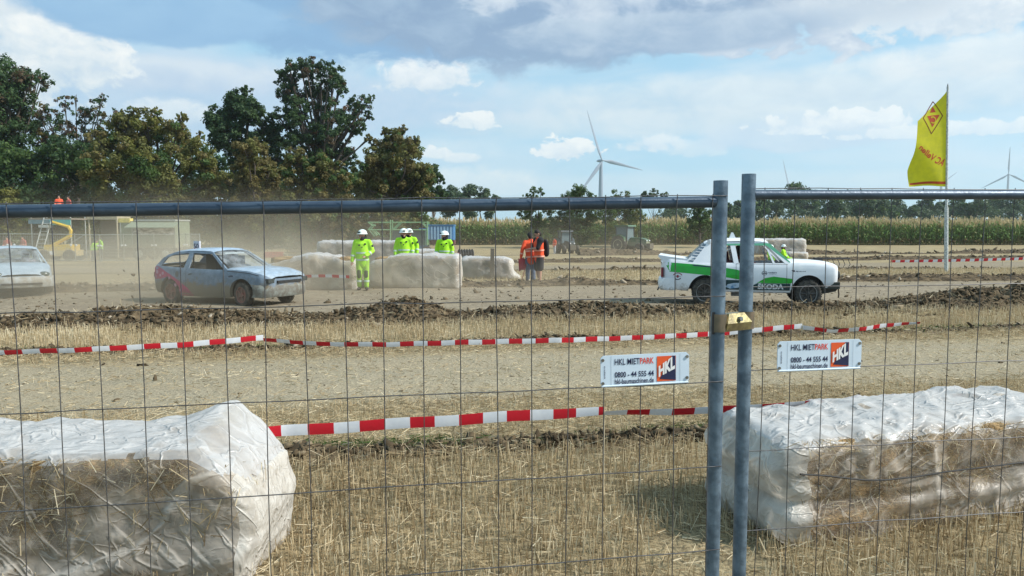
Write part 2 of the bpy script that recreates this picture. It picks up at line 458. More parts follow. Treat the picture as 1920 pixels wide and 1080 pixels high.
# ------------------------------------------------------------------ stalks and clods (uncountable stuff)
def strip(x0, x1, v0, v1, n, fall=0):
    x = rng.uniform(x0, x1, n); v = rng.uniform(v0, v1, n)
    return x, v + SL * x
def blades(x, y, h, w, lean, z=None, tone=None, tlo=0.0, thi=1.0, flatf=0.0):
    """straight stalks: quads with random lean; flatf = share lying down"""
    n = len(x); z = gz(x, y) if z is None else z
    an = rng.uniform(0, 2 * np.pi, n)
    lie = rng.random(n) < flatf
    le = np.where(lie, rng.uniform(1.15, 1.62, n), np.abs(rng.normal(0, lean, n)))
    L = h * rng.uniform(.5, 1.25, n)
    d = np.stack([np.cos(an) * np.sin(le), np.sin(an) * np.sin(le), np.cos(le)], -1)
    sd_ = rng.uniform(0, 2 * np.pi, n)
    s_ = np.stack([np.cos(sd_), np.sin(sd_) * .5, rng.uniform(-.3, .3, n)], -1)
    s_ = np.cross(d, s_); s_ /= np.linalg.norm(s_, axis=1, keepdims=True) + 1e-9
    b = np.stack([x, y, z + np.where(lie, rng.uniform(.004, .05, n), -.01)], -1)
    ww = (w * rng.uniform(.6, 1.3, n))[:, None] * s_ / 2
    t = b + d * L[:, None]
    V = np.stack([b - ww, b + ww, t + ww * .7, t - ww * .7], 1).reshape(-1, 3)
    Fq = np.arange(4 * n).reshape(n, 4)
    tn = tone if tone is not None else rng.uniform(tlo, thi, n)
    tn = np.clip(tn + .18 * fbm(x * 1.2, y * 1.2, 0, 9, 2), 0, 1)
    return V, Fq, np.repeat(tn, 4)
def join(parts):
    V, Fq, T = [], [], []; o = 0
    for v_, f_, t_ in parts:
        V.append(v_); Fq.append(f_ + o); T.append(t_); o += len(v_)
    return np.concatenate(V), np.concatenate(Fq), np.concatenate(T)
def in_view(x, y, mg=1.0): return np.abs(x) < .72 * y + mg
def dens_noise(x, y): return fbm(x * .9, y * 1.4, 0, 21, 3)
parts_ = []
# near stubble in drill rows
def rows(x0, x1, v0, v1, gap, dens, h, w, lean, flatf, tlo, thi):
    k = np.arange(v0, v1, gap)
    n = int(dens * (x1 - x0))
    x = rng.uniform(x0, x1, (len(k), n)); y = k[:, None] + rng.normal(0, .022, x.shape) + SL * x + .02 * np.sin(x * 2)
    x, y = x.ravel(), y.ravel()
    ok = in_view(x, y) & (y > 1.2) & (dens_noise(x, y) > -.42)
    return blades(x[ok], y[ok], h, w, lean, flatf=flatf, tlo=tlo, thi=thi)
parts_.append(rows(-7, 8, 1.8, 6.0, .125, 135, .135, .0058, .20, .06, .15, .95))
parts_.append(rows(-8, 9, 6.55, 8.0, .125, 80, .09, .006, .4, .35, .2, .85))
parts_.append(rows(-15, 16, 11.3, 12.0, .13, 60, .09, .007, .35, .3, .2, .85))
parts_.append(rows(-17, 20, 12.5, 14.7, .13, 75, .15, .0075, .25, .1, .3, .95))
parts_.append(rows(-12, 30, 25.2, 33, .3, 30, .16, .012, .3, .3, .3, .9))
def loose(x0, x1, v0, v1, dens, h, w, tlo, thi, mg=1):
    n = int(dens * (x1 - x0) * (v1 - v0)); x, y = strip(x0, x1, v0, v1, n)
    ok = in_view(x, y, mg) & (y > 1.2); x, y = x[ok], y[ok]
    return blades(x, y, h, w, .9, flatf=.86, tlo=tlo, thi=thi)
parts_.append(loose(-6, 7, 1.6, 6.6, 520, .12, .0055, .15, 1))
parts_.append(loose(-9, 10, 6.6, 8.2, 420, .11, .0055, .2, .95))
parts_.append(loose(-12, 14, 8.2, 11.2, 130, .08, .007, .25, .95))
parts_.append(loose(-15, 16, 11.2, 14.8, 180, .11, .008, .25, .9))
parts_.append(loose(-14, 32, 25, 34, 22, .2, .015, .3, .9))
V_, F_, T_ = join(parts_)
tag(link('straw_stubble', raw_mesh('straw_stubble', V_, F_, T_), None, M['straw']), 'cut golden straw stubble and loose stalks covering the field', 'stubble', kind='stuff')

ico = bpy.data.meshes.new('i'); bmI = bmesh.new(); bmesh.ops.create_icosphere(bmI, subdivisions=1, radius=1)
icoV = np.array([v_.co[:] for v_ in bmI.verts]); icoF = np.array([[q.index for q in f_.verts] for f_ in bmI.faces]); bmI.free()
def clods(x, y, z, r, tone):
    n = len(x)
    S3 = np.stack([r * rng.uniform(.7, 2.6, n), r * rng.uniform(.5, 1.3, n), r * rng.uniform(.25, .8, n)], -1)
    jit = rng.uniform(.4, 1.35, (n, len(icoV), 1))
    V = icoV[None] * jit * S3[:, None, :]
    for ax in (0, 1):
        a = rng.normal(0, .5, n); c_, s_ = np.cos(a)[:, None], np.sin(a)[:, None]
        p = [q for q in (0, 1, 2) if q != ax]
        A_, B_ = V[..., p[0]].copy(), V[..., p[1]].copy()
        V[..., p[0]] = A_ * c_ - B_ * s_; V[..., p[1]] = A_ * s_ + B_ * c_
    a = rng.uniform(0, 6.28, n); c_, s_ = np.cos(a)[:, None], np.sin(a)[:, None]
    A_, B_ = V[..., 0].copy(), V[..., 1].copy(); V[..., 0] = A_ * c_ - B_ * s_; V[..., 1] = A_ * s_ + B_ * c_
    V += np.stack([x, y, z], -1)[:, None, :]
    Fq = (icoF[None] + (np.arange(n) * len(icoV))[:, None, None]).reshape(-1, 3)
    return V.reshape(-1, 3), Fq, np.repeat(tone, len(icoV))
def ridge(name, label, x0, x1, vc, half, hfun, step, nclod, csz, ny=30, seed=1, rough=.35, weeds=0, bright=.10):
    xs = np.arange(x0, x1, step); ts = np.linspace(-1, 1, ny)
    X, T = np.meshgrid(xs, ts, indexing='ij')
    def prof(X, T):
        wid = half * (1 + .25 * fbm(X * .6, T * 0 + 3, 0, seed + 40, 2)) * (np.interp(X, [-6, 2, 8], [.85, 1, 1.3]) if seed == 1 else 1)
        Y = vc + T * wid + SL * X
        H = hfun(X)
        sh = np.clip(1 - np.abs(T) ** 1.7, 0, 1) ** .8
        rg = 1 - np.abs(fbm(X * 3.1, Y * 3.1, 0, seed, 4, .6)) * 2
        Z = gz(X, Y) - .03 + sh * H * (.72 + rough * rg) + sh * .07 * fbm(X * 9, Y * 9, 0, seed + 3, 3) * (H / .3).clip(.3, 1.2)
        return Y, Z
    Y, Z = prof(X, T)
    nn, mm = X.shape
    ii, jj = np.meshgrid(np.arange(nn - 1), np.arange(mm - 1), indexing='ij'); a = (ii * mm + jj).ravel()
    me = raw_mesh(name, np.stack([X, Y, Z], -1).reshape(-1, 3), np.stack([a, a + mm, a + mm + 1, a + 1], -1))
    o = link(name, me, None, M['soil']); shade(me, 180)
    tag(o, label, kind='structure')
    xx = rng.uniform(x0, x1, nclod); tt = np.clip(rng.normal(-.15, .55, nclod), -1.25, 1.2)
    yy, zz = prof(xx, np.clip(tt, -1, 1)); yy = yy + (tt - np.clip(tt, -1, 1)) * half
    rr = csz * np.exp(rng.normal(0, .55, nclod)); rr = np.minimum(rr, csz * (3.0 if half > .5 else 1.9))
    tone = np.clip(rng.beta(1.6, 2.6, nclod) + (.25 if vc > 20 else 0) + (rng.random(nclod) < bright) * .5, 0, 1)
    return clods(xx, yy, zz + rr * .15, rr, tone), prof
# near ridge: crest heights read along the ridge
_pp = [-300, 0, 150, 185, 250, 330, 420, 520, 600, 700, 760, 820, 870, 940, 1050, 1150, 1230, 1340, 1440, 1540, 1620, 1700, 1760, 1830, 1920, 2300]
_yy = [594, 594, 585, 576, 572, 574, 583, 588, 590, 572, 557, 573, 592, 576, 566, 570, 576, 574, 570, 572, 570, 562, 556, 547, 543, 550]
_cx, _ch = [], []
for px, py in zip(_pp, _yy):
    r_ = ray(px, py); t_ = 15.55 / (r_.y - SL * r_.x); q_ = Vector((0, 0, CAMZ)) + r_ * t_
    _cx.append(q_.x); _ch.append(q_.z - gzs(q_.x, q_.y))
hA = lambda X: np.maximum(np.interp(X, _cx, _ch) * np.interp(X, [0, 4, 8], [.88, 1.0, 1.12]), .10)
allc = []
cA, profA = ridge('dirt_ridge', 'long heap of dug dark soil along the near edge of the track', -14, 18, 15.55, 1.1, hA, .034, 14000, .025, 50, 1, rough=.5, bright=.05)
allc.append(cA)
hB = lambda X: .17 + .1 * fbm(X * .5, 0, 0, 31, 3)
cB, _ = ridge('dirt_ridge', 'low soil bank along the far edge of the track', -16, 32, 24.4, .9, hB, .07, 2000, .03, 18, 2, rough=.5); allc.append(cB)
cC, _ = ridge('dirt_ridge', 'soil bank beyond the stubble strip', -4, 42, 34.2, 1.0, lambda X: .13 + .09 * fbm(X * .4, 0, 0, 32, 3), .1, 1800, .035, 16, 3, rough=.5); allc.append(cC)
cD, _ = ridge('dirt_ridge', 'distant soil bank below the maize field', -10, 65, 51.5, 1.3, lambda X: .2 + .14 * fbm(X * .3, 0, 0, 33, 3), .15, 1200, .05, 14, 4, rough=.5); allc.append(cD)
cE, _ = ridge('dirt_ridge', 'farthest soil bank at the right under the maize', 6, 75, 66, 1.7, lambda X: np.maximum(.08, .32 + .35 * fbm(X * .12, 0, 0, 35, 3)), .2, 900, .08, 14, 5, rough=.5); allc.append(cE)
cF, _ = ridge('dirt_furrow', 'thin dark furrow of turned soil across the near stubble', -5.5, 7, 6.25, .24, lambda X: .075 + .05 * fbm(X * 1.1, 0, 0, 36, 3), .03, 2600, .022, 12, 6, bright=.02); allc.append(cF)
cG, _ = ridge('dirt_furrow', 'dark furrow of turned soil below the second tape', -11, 15, 12.2, .26, lambda X: .07 + .06 * fbm(X * .9, 0, 0, 37, 3), .05, 1700, .026, 12, 7, bright=.03); allc.append(cG)
# a lump of mown grass and soil on the near furrow
xm = rng.normal(.35, .13, 260); ym = 6.2 + .05 + rng.normal(0, .07, 260)
allc.append(clods(xm, ym + SL * (xm - .35), gz(xm, ym) + .09 * np.exp(-((xm - .35) / .14) ** 2) * rng.random(260), np.full(260, .02), rng.uniform(0, .35, 260)))
# stray crumbs on lane and track
x, y = strip(-12, 14, 7, 14.5, 900); allc.append(clods(x, y, gz(x, y), .011 * np.exp(rng.normal(0, .5, 900)), rng.uniform(.1, .7, 900)))
x, y = strip(-16, 22, 16.5, 23.5, 1500); allc.append(clods(x, y, gz(x, y), .022 * np.exp(rng.normal(0, .5, 1500)), rng.uniform(.2, .8, 1500)))
x, y = strip(-12, 12, 14.2, 14.9, 500); allc.append(clods(x, y, gz(x, y), .03 * np.exp(rng.normal(0, .5, 500)), rng.uniform(.1, .9, 500)))
V_, F_, T_ = join(allc)
o = link('soil_clods', raw_mesh('soil_clods', V_, F_, T_), None, M['clod'])
tag(o, 'loose clods of dug clay heaped along the soil banks', 'soil', kind='stuff')
# straw and roots stuck in the ridge
n = 2600; xx = rng.uniform(-14, 18, n); tt = rng.uniform(-1, .6, n); yy, zz = profA(xx, tt)
V_, F_, T_ = join([blades(xx, yy, .16, .009, 1.0, z=zz + .01, flatf=.5, tlo=.1, thi=.9)])
tag(link('straw_litter', raw_mesh('straw_litter', V_, F_, T_), None, M['straw']), 'dry stalks and roots sticking out of the near soil heap', 'straw', kind='stuff')
# green weeds
M['weed'] = tonemat('weeds', [(0, (.03, .06, .015)), (.6, (.07, .13, .03)), (1, (.14, .2, .06))], .7, .3)
pts = []
for cx, cy, sx, sy, n in ((-1.15, 6.25, .5, .06, 700), (1.95, 6.75, .45, .1, 1100), (-.6, 6.2, .2, .05, 160), (2.6, 6.7, .5, .1, 260), (.3, 6.3, .12, .05, 200)):
    x = rng.normal(cx, sx, n); y = rng.normal(cy, sy, n) + SL * (x - cx)
    pts.append(blades(x, y, .07, .007, .6, flatf=.3))
for cx, n in ((-6.5, 300), (-3, 200), (6, 300), (9, 300)):
    x = rng.normal(cx, 1.2, n); y = 12.3 + SL * x + rng.normal(0, .12, n); pts.append(blades(x, y, .08, .01, .6, flatf=.3))
V_, F_, T_ = join(pts)
tag(link('weeds', raw_mesh('weeds', V_, F_, T_), None, M['weed']), 'small green weeds along the furrow in the stubble', 'weeds', kind='stuff')

# ------------------------------------------------------------------ maize field
M['maize'] = tonemat('maize leaves', [(0, (.26, .18, .10)), (.3, (.22, .21, .09)), (.45, (.13, .22, .065)), (.75, (.20, .31, .095)), (.8, (.50, .40, .22)), (1, (.62, .51, .30))], .7, .3)
def maize(x0, x1, yf, nrows, gap, step, H, lw):
    Vs, Ts = [], []
    for r_ in range(nrows):
        xs = np.arange(x0, x1, step); n = len(xs)
        xs = xs + rng.uniform(-.4, .4, n) * step; y = yf + r_ * gap + rng.normal(0, .12, n) + .5 * np.sin(xs * .07)
        z0 = gz(xs, y); hh = H * rng.uniform(.84, 1.1, n) * (1 + .05 * fbm(xs * .15, y * .2, 0, 77, 3) * 2)
        # stalk, leaves at increasing height, tassel
        for k in range(9):
            fz = .08 + .085 * k + rng.uniform(-.03, .03, n); an = rng.uniform(0, 6.28, n)
            L = rng.uniform(.45, .85, n); up = rng.uniform(.25, .55, n)
            b = np.stack([xs, y, z0 + fz * hh], -1)
            d = np.stack([np.cos(an), np.sin(an), 0 * an], -1)
            m_ = b + d * (L * .5)[:, None] + np.array([0, 0, 1]) * (up * .8)[:, None]
            e = b + d * L[:, None] + np.array([0, 0, 1]) * (up * .35)[:, None]
            sd_ = np.stack([-np.sin(an), np.cos(an), rng.uniform(-.6, .6, n)], -1) * lw / 2
            q = np.stack([b - sd_ * .6, b + sd_ * .6, m_ + sd_, m_ - sd_, m_ - sd_, m_ + sd_, e + sd_ * .25, e - sd_ * .25], 1)
            tn = np.clip(rng.uniform(.42, .78, n) - (.28 - fz).clip(0, 1) * rng.uniform(1, 3, n), 0, .78)
            Vs.append(q.reshape(-1, 3)); Ts.append(np.repeat(tn, 8))
        for k in range(5):
            an = rng.uniform(0, 6.28, n); b = np.stack([xs, y, z0 + hh * rng.uniform(.70, .86, n)], -1)
            e = b + np.stack([np.cos(an) * .14, np.sin(an) * .14, hh * rng.uniform(.14, .22, n)], -1)
            sd_ = np.stack([-np.sin(an), np.cos(an), 0 * an], -1) * .035
            q = np.stack([b - sd_, b + sd_, e + sd_, e - sd_], 1)
            Vs.append(q.reshape(-1, 3)); Ts.append(np.repeat(rng.uniform(.82, 1, n), 4))
        b = np.stack([xs, y, z0], -1); e = b + np.array([0, 0, 1]) * (hh * .9)[:, None]; sd_ = np.array([.025, 0, 0])
        Vs.append(np.stack([b - sd_, b + sd_, e + sd_, e - sd_], 1).reshape(-1, 3)); Ts.append(np.repeat(rng.uniform(.1, .5, n), 4))
    V = np.concatenate(Vs); T = np.concatenate(Ts)
    return V, np.arange(len(V)).reshape(-1, 4), T
pa = [maize(-12, 82, 97, 5, .75, .26, 3.35, .14), maize(-14, 90, 101.5, 4, 1.8, .5, 3.35, .2), maize(-20, 120, 110, 6, 6, .8, 3.4, .35)]
V_, F_, T_ = join(pa)
tag(link('maize_field', raw_mesh('maize_field', V_, F_, T_), None, M['maize']), 'field of tall green maize with tan tassels behind the track', 'maize', kind='stuff')
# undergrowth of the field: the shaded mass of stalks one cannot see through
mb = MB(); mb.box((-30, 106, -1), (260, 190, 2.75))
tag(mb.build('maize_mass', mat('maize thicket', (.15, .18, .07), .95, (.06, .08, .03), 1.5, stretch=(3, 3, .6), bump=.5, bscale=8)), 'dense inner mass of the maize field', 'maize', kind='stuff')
# ------------------------------------------------------------------ trees
def leafmat(name, dark, mid, light, trans=.4):
    return tonemat(name, [(0, dark), (.5, mid), (1, light)], .6, trans, .3)
LM = {
    'oak': leafmat('dark oak leaves', (.026, .058, .028), (.055, .105, .04), (.10, .17, .055), .45),
    'green': leafmat('green leaves', (.035, .075, .022), (.075, .135, .036), (.14, .205, .055), .45),
    'olive': leafmat('olive leaves', (.085, .095, .03), (.17, .175, .052), (.26, .26, .085), .45),
    'brown': leafmat('turning brown leaves', (.09, .08, .028), (.175, .148, .05), (.26, .225, .08), .45),
    'yell': leafmat('yellow green leaves', (.08, .10, .026), (.18, .19, .045), (.28, .27, .075), .45),
    'red': leafmat('reddish brown leaves', (.05, .05, .028), (.11, .085, .045), (.20, .11, .07), .45),
    'far': leafmat('distant leaves', (.04, .075, .04), (.075, .12, .058), (.12, .165, .07), .3),
}
M['bark'] = mat('bark', (.11, .09, .07), .95, (.05, .04, .032), 6, stretch=(4, 4, .6), bump=.6)
def leaves(centers, radii, n, size, squash=.85):
    """n leaves spread over clumps; returns quads"""
    k = len(centers); wts = radii ** 2; wts = wts / wts.sum()
    pick = rng.choice(k, n, p=wts)
    d = rng.normal(size=(n, 3)); d /= np.linalg.norm(d, axis=1, keepdims=True)
    r = radii[pick] * (rng.random(n) ** .45)
    c = centers[pick] + d * r[:, None] * np.array([1, 1, squash])
    nrm_ = d + rng.normal(0, .55, (n, 3)) + np.array([0, 0, .35]); nrm_ /= np.linalg.norm(nrm_, axis=1, keepdims=True)
    u = np.cross(nrm_, rng.normal(size=(n, 3))); u /= np.linalg.norm(u, axis=1, keepdims=True)
    v_ = np.cross(nrm_, u)
    s = size * rng.uniform(.5, 1.25, n)[:, None]
    V = np.stack([c - u * s * .5, c + v_ * s * .32 + u * s * .05, c + u * s * .5, c - v_ * s * .32], 1)
    return V.reshape(-1, 3), pick
def tree(name, label, cat, Y, blobs, leaf, n, size=.3, sub=22, subr=.34, base=None, spread=1.0, trunk_r=.22, group=None, mixes=None, branches=True, shell=.85, depth=.8, jit=.0):
    """blobs: (px, py, r_px) lobes of the crown as seen, given real depth round the trunk"""
    sc_ = Y / F
    C = []; Rr = []
    for (px, py, rp) in blobs:
        p = P(px, py, Y); r = rp * sc_
        for k in range(2 if rp * sc_ > 1.0 else 1):
            C.append(np.array(p) + np.array([0, rng.normal(0, depth) * r, 0])); Rr.append(r)
    C = np.array(C); Rr = np.array(Rr)
    sc_c, sc_r = [], []
    for c, r in zip(C, Rr):
        d = rng.normal(size=(sub, 3)); d /= np.linalg.norm(d, axis=1, keepdims=True)
        rr = r * (rng.random(sub) ** (1 / 3)) * shell
        sc_c.append(c + d * rr[:, None]); sc_r.append(r * subr * rng.uniform(.6, 1.25, sub))
    sc_c = np.concatenate(sc_c); sc_r = np.concatenate(sc_r)
    ground_cut = gz(sc_c[:, 0], sc_c[:, 1]) + .25
    ok = sc_c[:, 2] > ground_cut; sc_c, sc_r = sc_c[ok], sc_r[ok]
    bx = base if base is not None else float(np.average(C[:, 0]))
    by = float(Y); bz = gzs(bx, by)
    root = empty(name, (bx, by, bz)); tag(root, label, cat, group)
    off = np.array([bx, by, bz]); n = int(n * 2.1); size = size * .93
    V, pick = leaves(sc_c - off, sc_r, n, size)
    ctone = rng.uniform(.1, .9, len(sc_c)); tn = np.clip(ctone[pick] * .55 + rng.uniform(0, .5, n), 0, 1)
    okl = V.reshape(n, 4, 3)[:, :, 2].min(1) > .03
    V = V.reshape(n, 4, 3)[okl].reshape(-1, 3); tn = tn[okl]; pick = pick[okl]
    me = raw_mesh('crown', V, np.arange(len(V)).reshape(-1, 4), np.repeat(tn, 4))
    mats_ = [LM[leaf]] + [LM[q] for q, _ in (mixes or [])]
    cr = link('crown', me, root, mats_)
    if mixes:
        cm = np.zeros(len(sc_c), int); u = rng.random(len(sc_c)); acc = 0
        for k, (_, pr) in enumerate(mixes): cm[(u >= acc) & (u < acc + pr)] = k + 1; acc += pr
        me.polygons.foreach_set('material_index', cm[pick].astype(np.int32))
    mb = MB(); top = C[np.argmax(C[:, 2])] - off
    H = max(top[2], 1.0); fork = H * .38
    lean = (top[0]) * .3
    mb.tube([(0, 0, -.2), (lean * .2, 0, fork * .5), (lean * .5, 0, fork), (lean, top[1] * .3, H * .6), (top[0] * .8, top[1] * .6, H * .8)], [trunk_r * 1.25, trunk_r, trunk_r * .8, trunk_r * .5, trunk_r * .2], 8)
    if branches:
        for c, r in zip(C - off, Rr):
            s0 = Vector((lean * .5, 0, fork * rng.uniform(.8, 1.3))); e0 = Vector(c)
            if e0.z < s0.z + .3: s0.z = max(.5, e0.z * .6)
            mid = s0.lerp(e0, .5) + Vector((rng.normal(0, .2), rng.normal(0, .2), -.1)) * r * .5
            mb.tube([s0, mid, e0], [trunk_r * .42, trunk_r * .26, trunk_r * .1], 5, cap=False)
            for q in range(5):
                d = Vector(rng.normal(size=3)).normalized() * r * .6
                mb.tube([e0 - (e0 - mid) * rng.uniform(0, .6), e0 + d * .5 + Vector((0, 0, .1)), e0 + d], [trunk_r * .12, trunk_r * .08, trunk_r * .03], 4, cap=False)
    mb.build('trunk', M['bark'], root)
    return root
WG = 'trees of the copse at the left'
def fill(x0, x1, y0, y1, r, step=None):
    step = step or r * 1.2; out = []
    y = y0
    while y <= y1:
        x = x0
        while x <= x1:
            out.append((x + rng.uniform(-.3, .3) * r, y + rng.uniform(-.25, .25) * r, r * rng.uniform(.8, 1.2))); x += step
        y += step
    return out
# tall tree at the frame's left edge
tree('oak_tree', 'tall dark tree cut off by the left edge of the picture', 'tree', 74,
     [(-10, 130, 40), (25, 165, 42), (45, 140, 24), (-30, 190, 60), (10, 215, 45), (-70, 150, 50), (30, 250, 35), (-20, 270, 60), (62, 150, 12), (-60, 240, 70)], 'oak', 15000, .34, 26, .26, mixes=[('red', .2)], trunk_r=.4, group=WG)
tree('ash_tree', 'open thin-leaved tree with bare branches against the sky', 'tree', 78,
     [(80, 215, 22), (110, 245, 24), (150, 215, 18), (180, 200, 16), (195, 225, 17), (125, 195, 14), (90, 265, 22), (150, 260, 24), (60, 240, 20), (200, 260, 18), (165, 290, 18), (120, 290, 20), (75, 300, 26), (215, 215, 12), (190, 182, 9), (140, 184, 8)], 'red', 5200, .30, 16, .3, mixes=[('oak', .45), ('brown', .1)], trunk_r=.26, shell=1.0, group=WG)
tree('oak_tree', 'dark green low tree under the open thin-leaved one', 'tree', 70,
     fill(-40, 175, 300, 440, 40), 'oak', 12000, .36, 22, .3, mixes=[('green', .35)], trunk_r=.3, group=WG)
tree('hazel_bush', 'yellow green bush at the far left behind the fence', 'bush', 66,
     [(0, 370, 26), (28, 385, 20), (-20, 390, 30), (15, 410, 26), (-10, 440, 30), (45, 430, 18)], 'yell', 5500, .28, 20, .3, trunk_r=.12, group=WG)
tree('maple_tree', 'broad olive and brown tree in the middle of the copse', 'tree', 68,
     [(235, 240, 34), (285, 240, 36), (200, 270, 30), (330, 265, 38), (255, 285, 45), (380, 300, 38), (300, 320, 50), (215, 330, 45), (410, 345, 32), (350, 370, 50), (270, 390, 55), (200, 400, 50), (400, 410, 45), (330, 440, 45), (240, 450, 45), (440, 400, 26), (255, 212, 14), (300, 214, 12), (345, 225, 14), (230, 212, 9), (375, 255, 10)], 'olive', 34000, .30, 24, .27, mixes=[('brown', .22), ('yell', .24), ('green', .15)], trunk_r=.35, group=WG)
tree('oak_tree', 'small round dark oak crown left of the tall oak', 'tree', 82,
     [(450, 200, 34), (415, 225, 30), (480, 215, 30), (435, 255, 36), (480, 262, 38), (400, 250, 18), (455, 290, 32), (500, 240, 20), (430, 182, 14), (468, 174, 12)], 'oak', 13000, .33, 26, .28, trunk_r=.35, group=WG)
tree('oak_tree', 'tall dark oak with gaps of sky rising above the copse', 'tree', 82,
     [(545, 140, 26), (580, 128, 24), (620, 140, 26), (535, 170, 22), (590, 165, 26), (640, 165, 18), (560, 200, 30), (610, 205, 32), (650, 210, 26), (680, 195, 18), (695, 185, 9), (530, 225, 26), (575, 240, 32), (630, 245, 32), (668, 235, 20), (540, 270, 32), (600, 275, 30), (640, 290, 26), (520, 300, 24), (565, 122, 9), (600, 118, 10), (530, 148, 9), (690, 215, 12), (655, 305, 14), (690, 262, 8)], 'oak', 15500, .31, 20, .24, mixes=[('red', .1)], trunk_r=.45, shell=.95, group=WG)
tree('beech_tree', 'narrow brown tree below the small round oak', 'tree', 66,
     [(480, 290, 30), (455, 320, 28), (500, 325, 32), (470, 355, 34), (515, 370, 32), (450, 400, 32), (500, 415, 34), (470, 445, 30), (480, 268, 12)], 'brown', 15000, .28, 22, .27, mixes=[('olive', .3)], trunk_r=.25, group=WG)
tree('alder_tree', 'mixed green and brown tree below the tall oak', 'tree', 64,
     [(560, 300, 26), (600, 315, 30), (560, 345, 34), (610, 360, 34), (645, 340, 24), (555, 395, 36), (610, 405, 36), (650, 395, 30), (580, 440, 32), (635, 445, 30), (545, 284, 9), (640, 312, 12)], 'olive', 17000, .28, 22, .27, mixes=[('brown', .33), ('green', .3)], trunk_r=.22, group=WG)
tree('maple_tree', 'rounded reddish brown tree at the right end of the copse', 'tree', 68,
     [(740, 265, 28), (710, 285, 28), (770, 285, 28), (695, 320, 30), (745, 315, 38), (795, 330, 26), (700, 360, 36), (760, 365, 42), (800, 375, 24), (690, 405, 34), (740, 415, 38), (790, 415, 26), (700, 445, 26), (722, 246, 10), (755, 243, 10), (690, 258, 9), (780, 262, 9)], 'brown', 22000, .28, 22, .27, mixes=[('olive', .38), ('green', .14)], trunk_r=.28, group=WG)
tree('oak_tree', 'small dark tree peeping out right of the reddish brown tree', 'tree', 95,
     [(810, 320, 16), (825, 335, 14), (822, 365, 18), (800, 350, 20)], 'oak', 2500, .36, 16, .3, trunk_r=.15, group=WG)
tree('bramble_thicket', 'low dark thicket closing the foot of the copse', 'thicket', 74,
     fill(-60, 700, 425, 455, 26, 26), 'green', 16000, .32, 16, .35, trunk_r=.08, mixes=[('olive', .4)], branches=False)
for i_, (x0_, x1_, y0_) in enumerate(((-60, 190, 320), (180, 430, 300), (400, 560, 330), (540, 690, 345), (660, 815, 340))):
    tree('oak_tree', 'shaded tree in the back row of the copse, %s' % ('at the left edge', 'behind the broad olive tree', 'behind the narrow brown tree', 'behind the mixed green and brown tree', 'behind the rounded reddish brown tree')[i_], 'tree', 88, fill(x0_ + 20, x1_ - 20, y0_, 430, 38, 44), 'green', 6000, .5, 16, .36, trunk_r=.25, mixes=[('oak', .5)], branches=False, group=WG)
# hedge and bushes in the middle
MG = 'bushes and small trees before the maize'
tree('hedgerow_tree', 'low dark hedge running right from the copse', 'hedge', 190,
     [(850, 362, 16), (880, 358, 16), (905, 365, 14), (930, 372, 10), (830, 372, 18), (865, 380, 18), (900, 384, 14), (940, 384, 10), (960, 386, 8), (980, 380, 9), (1010, 385, 9), (840, 395, 16), (880, 400, 14), (920, 400, 12)], 'far', 9000, .6, 16, .4, trunk_r=.2, branches=False)
tree('willow_bush', 'sparse bush with upright twigs left of the dense round bush', 'bush', 88,
     [(1000, 362, 13), (1015, 358, 9), (985, 372, 10), (1000, 385, 16), (1030, 390, 14), (985, 400, 16), (1010, 415, 20), (990, 430, 12), (1035, 420, 18)], 'green', 4200, .24, 16, .3, trunk_r=.08, group=MG)
tree('hawthorn_bush', 'dense round dark bush left of the big wind turbine', 'bush', 86,
     [(1085, 362, 18), (1068, 368, 16), (1105, 370, 14), (1085, 385, 24), (1060, 395, 20), (1110, 398, 22), (1080, 415, 24), (1050, 425, 22), (1110, 428, 24), (1085, 445, 24), (1060, 450, 14)], 'oak', 11000, .22, 20, .3, trunk_r=.1, mixes=[('green', .5)], group=MG)
tree('hawthorn_bush', 'loose green bush behind the right tractor', 'bush', 90,
     [(1155, 368, 14), (1175, 365, 9), (1150, 385, 20), (1180, 390, 18), (1140, 405, 20), (1175, 415, 26), (1195, 405, 16), (1150, 435, 24), (1190, 435, 22), (1165, 455, 16)], 'green', 8500, .22, 20, .3, trunk_r=.1, mixes=[('olive', .3)], group=MG)
tree('willow_bush', 'small bush showing above the rail right of the big turbine', 'bush', 150,
     [(1205, 366, 9), (1225, 362, 10), (1245, 366, 8), (1215, 378, 14), (1240, 380, 12)], 'far', 2200, .4, 14, .3, trunk_r=.1, group=MG)
tree('willow_tree', 'small leafy tree in front of the maize left of the gate posts', 'tree', 88,
     [(1310, 396, 14), (1325, 405, 12), (1300, 410, 12), (1316, 420, 18), (1335, 425, 12), (1300, 432, 10), (1318, 440, 14), (1305, 388, 9)], 'green', 5000, .25, 18, .28, trunk_r=.12, group=MG)
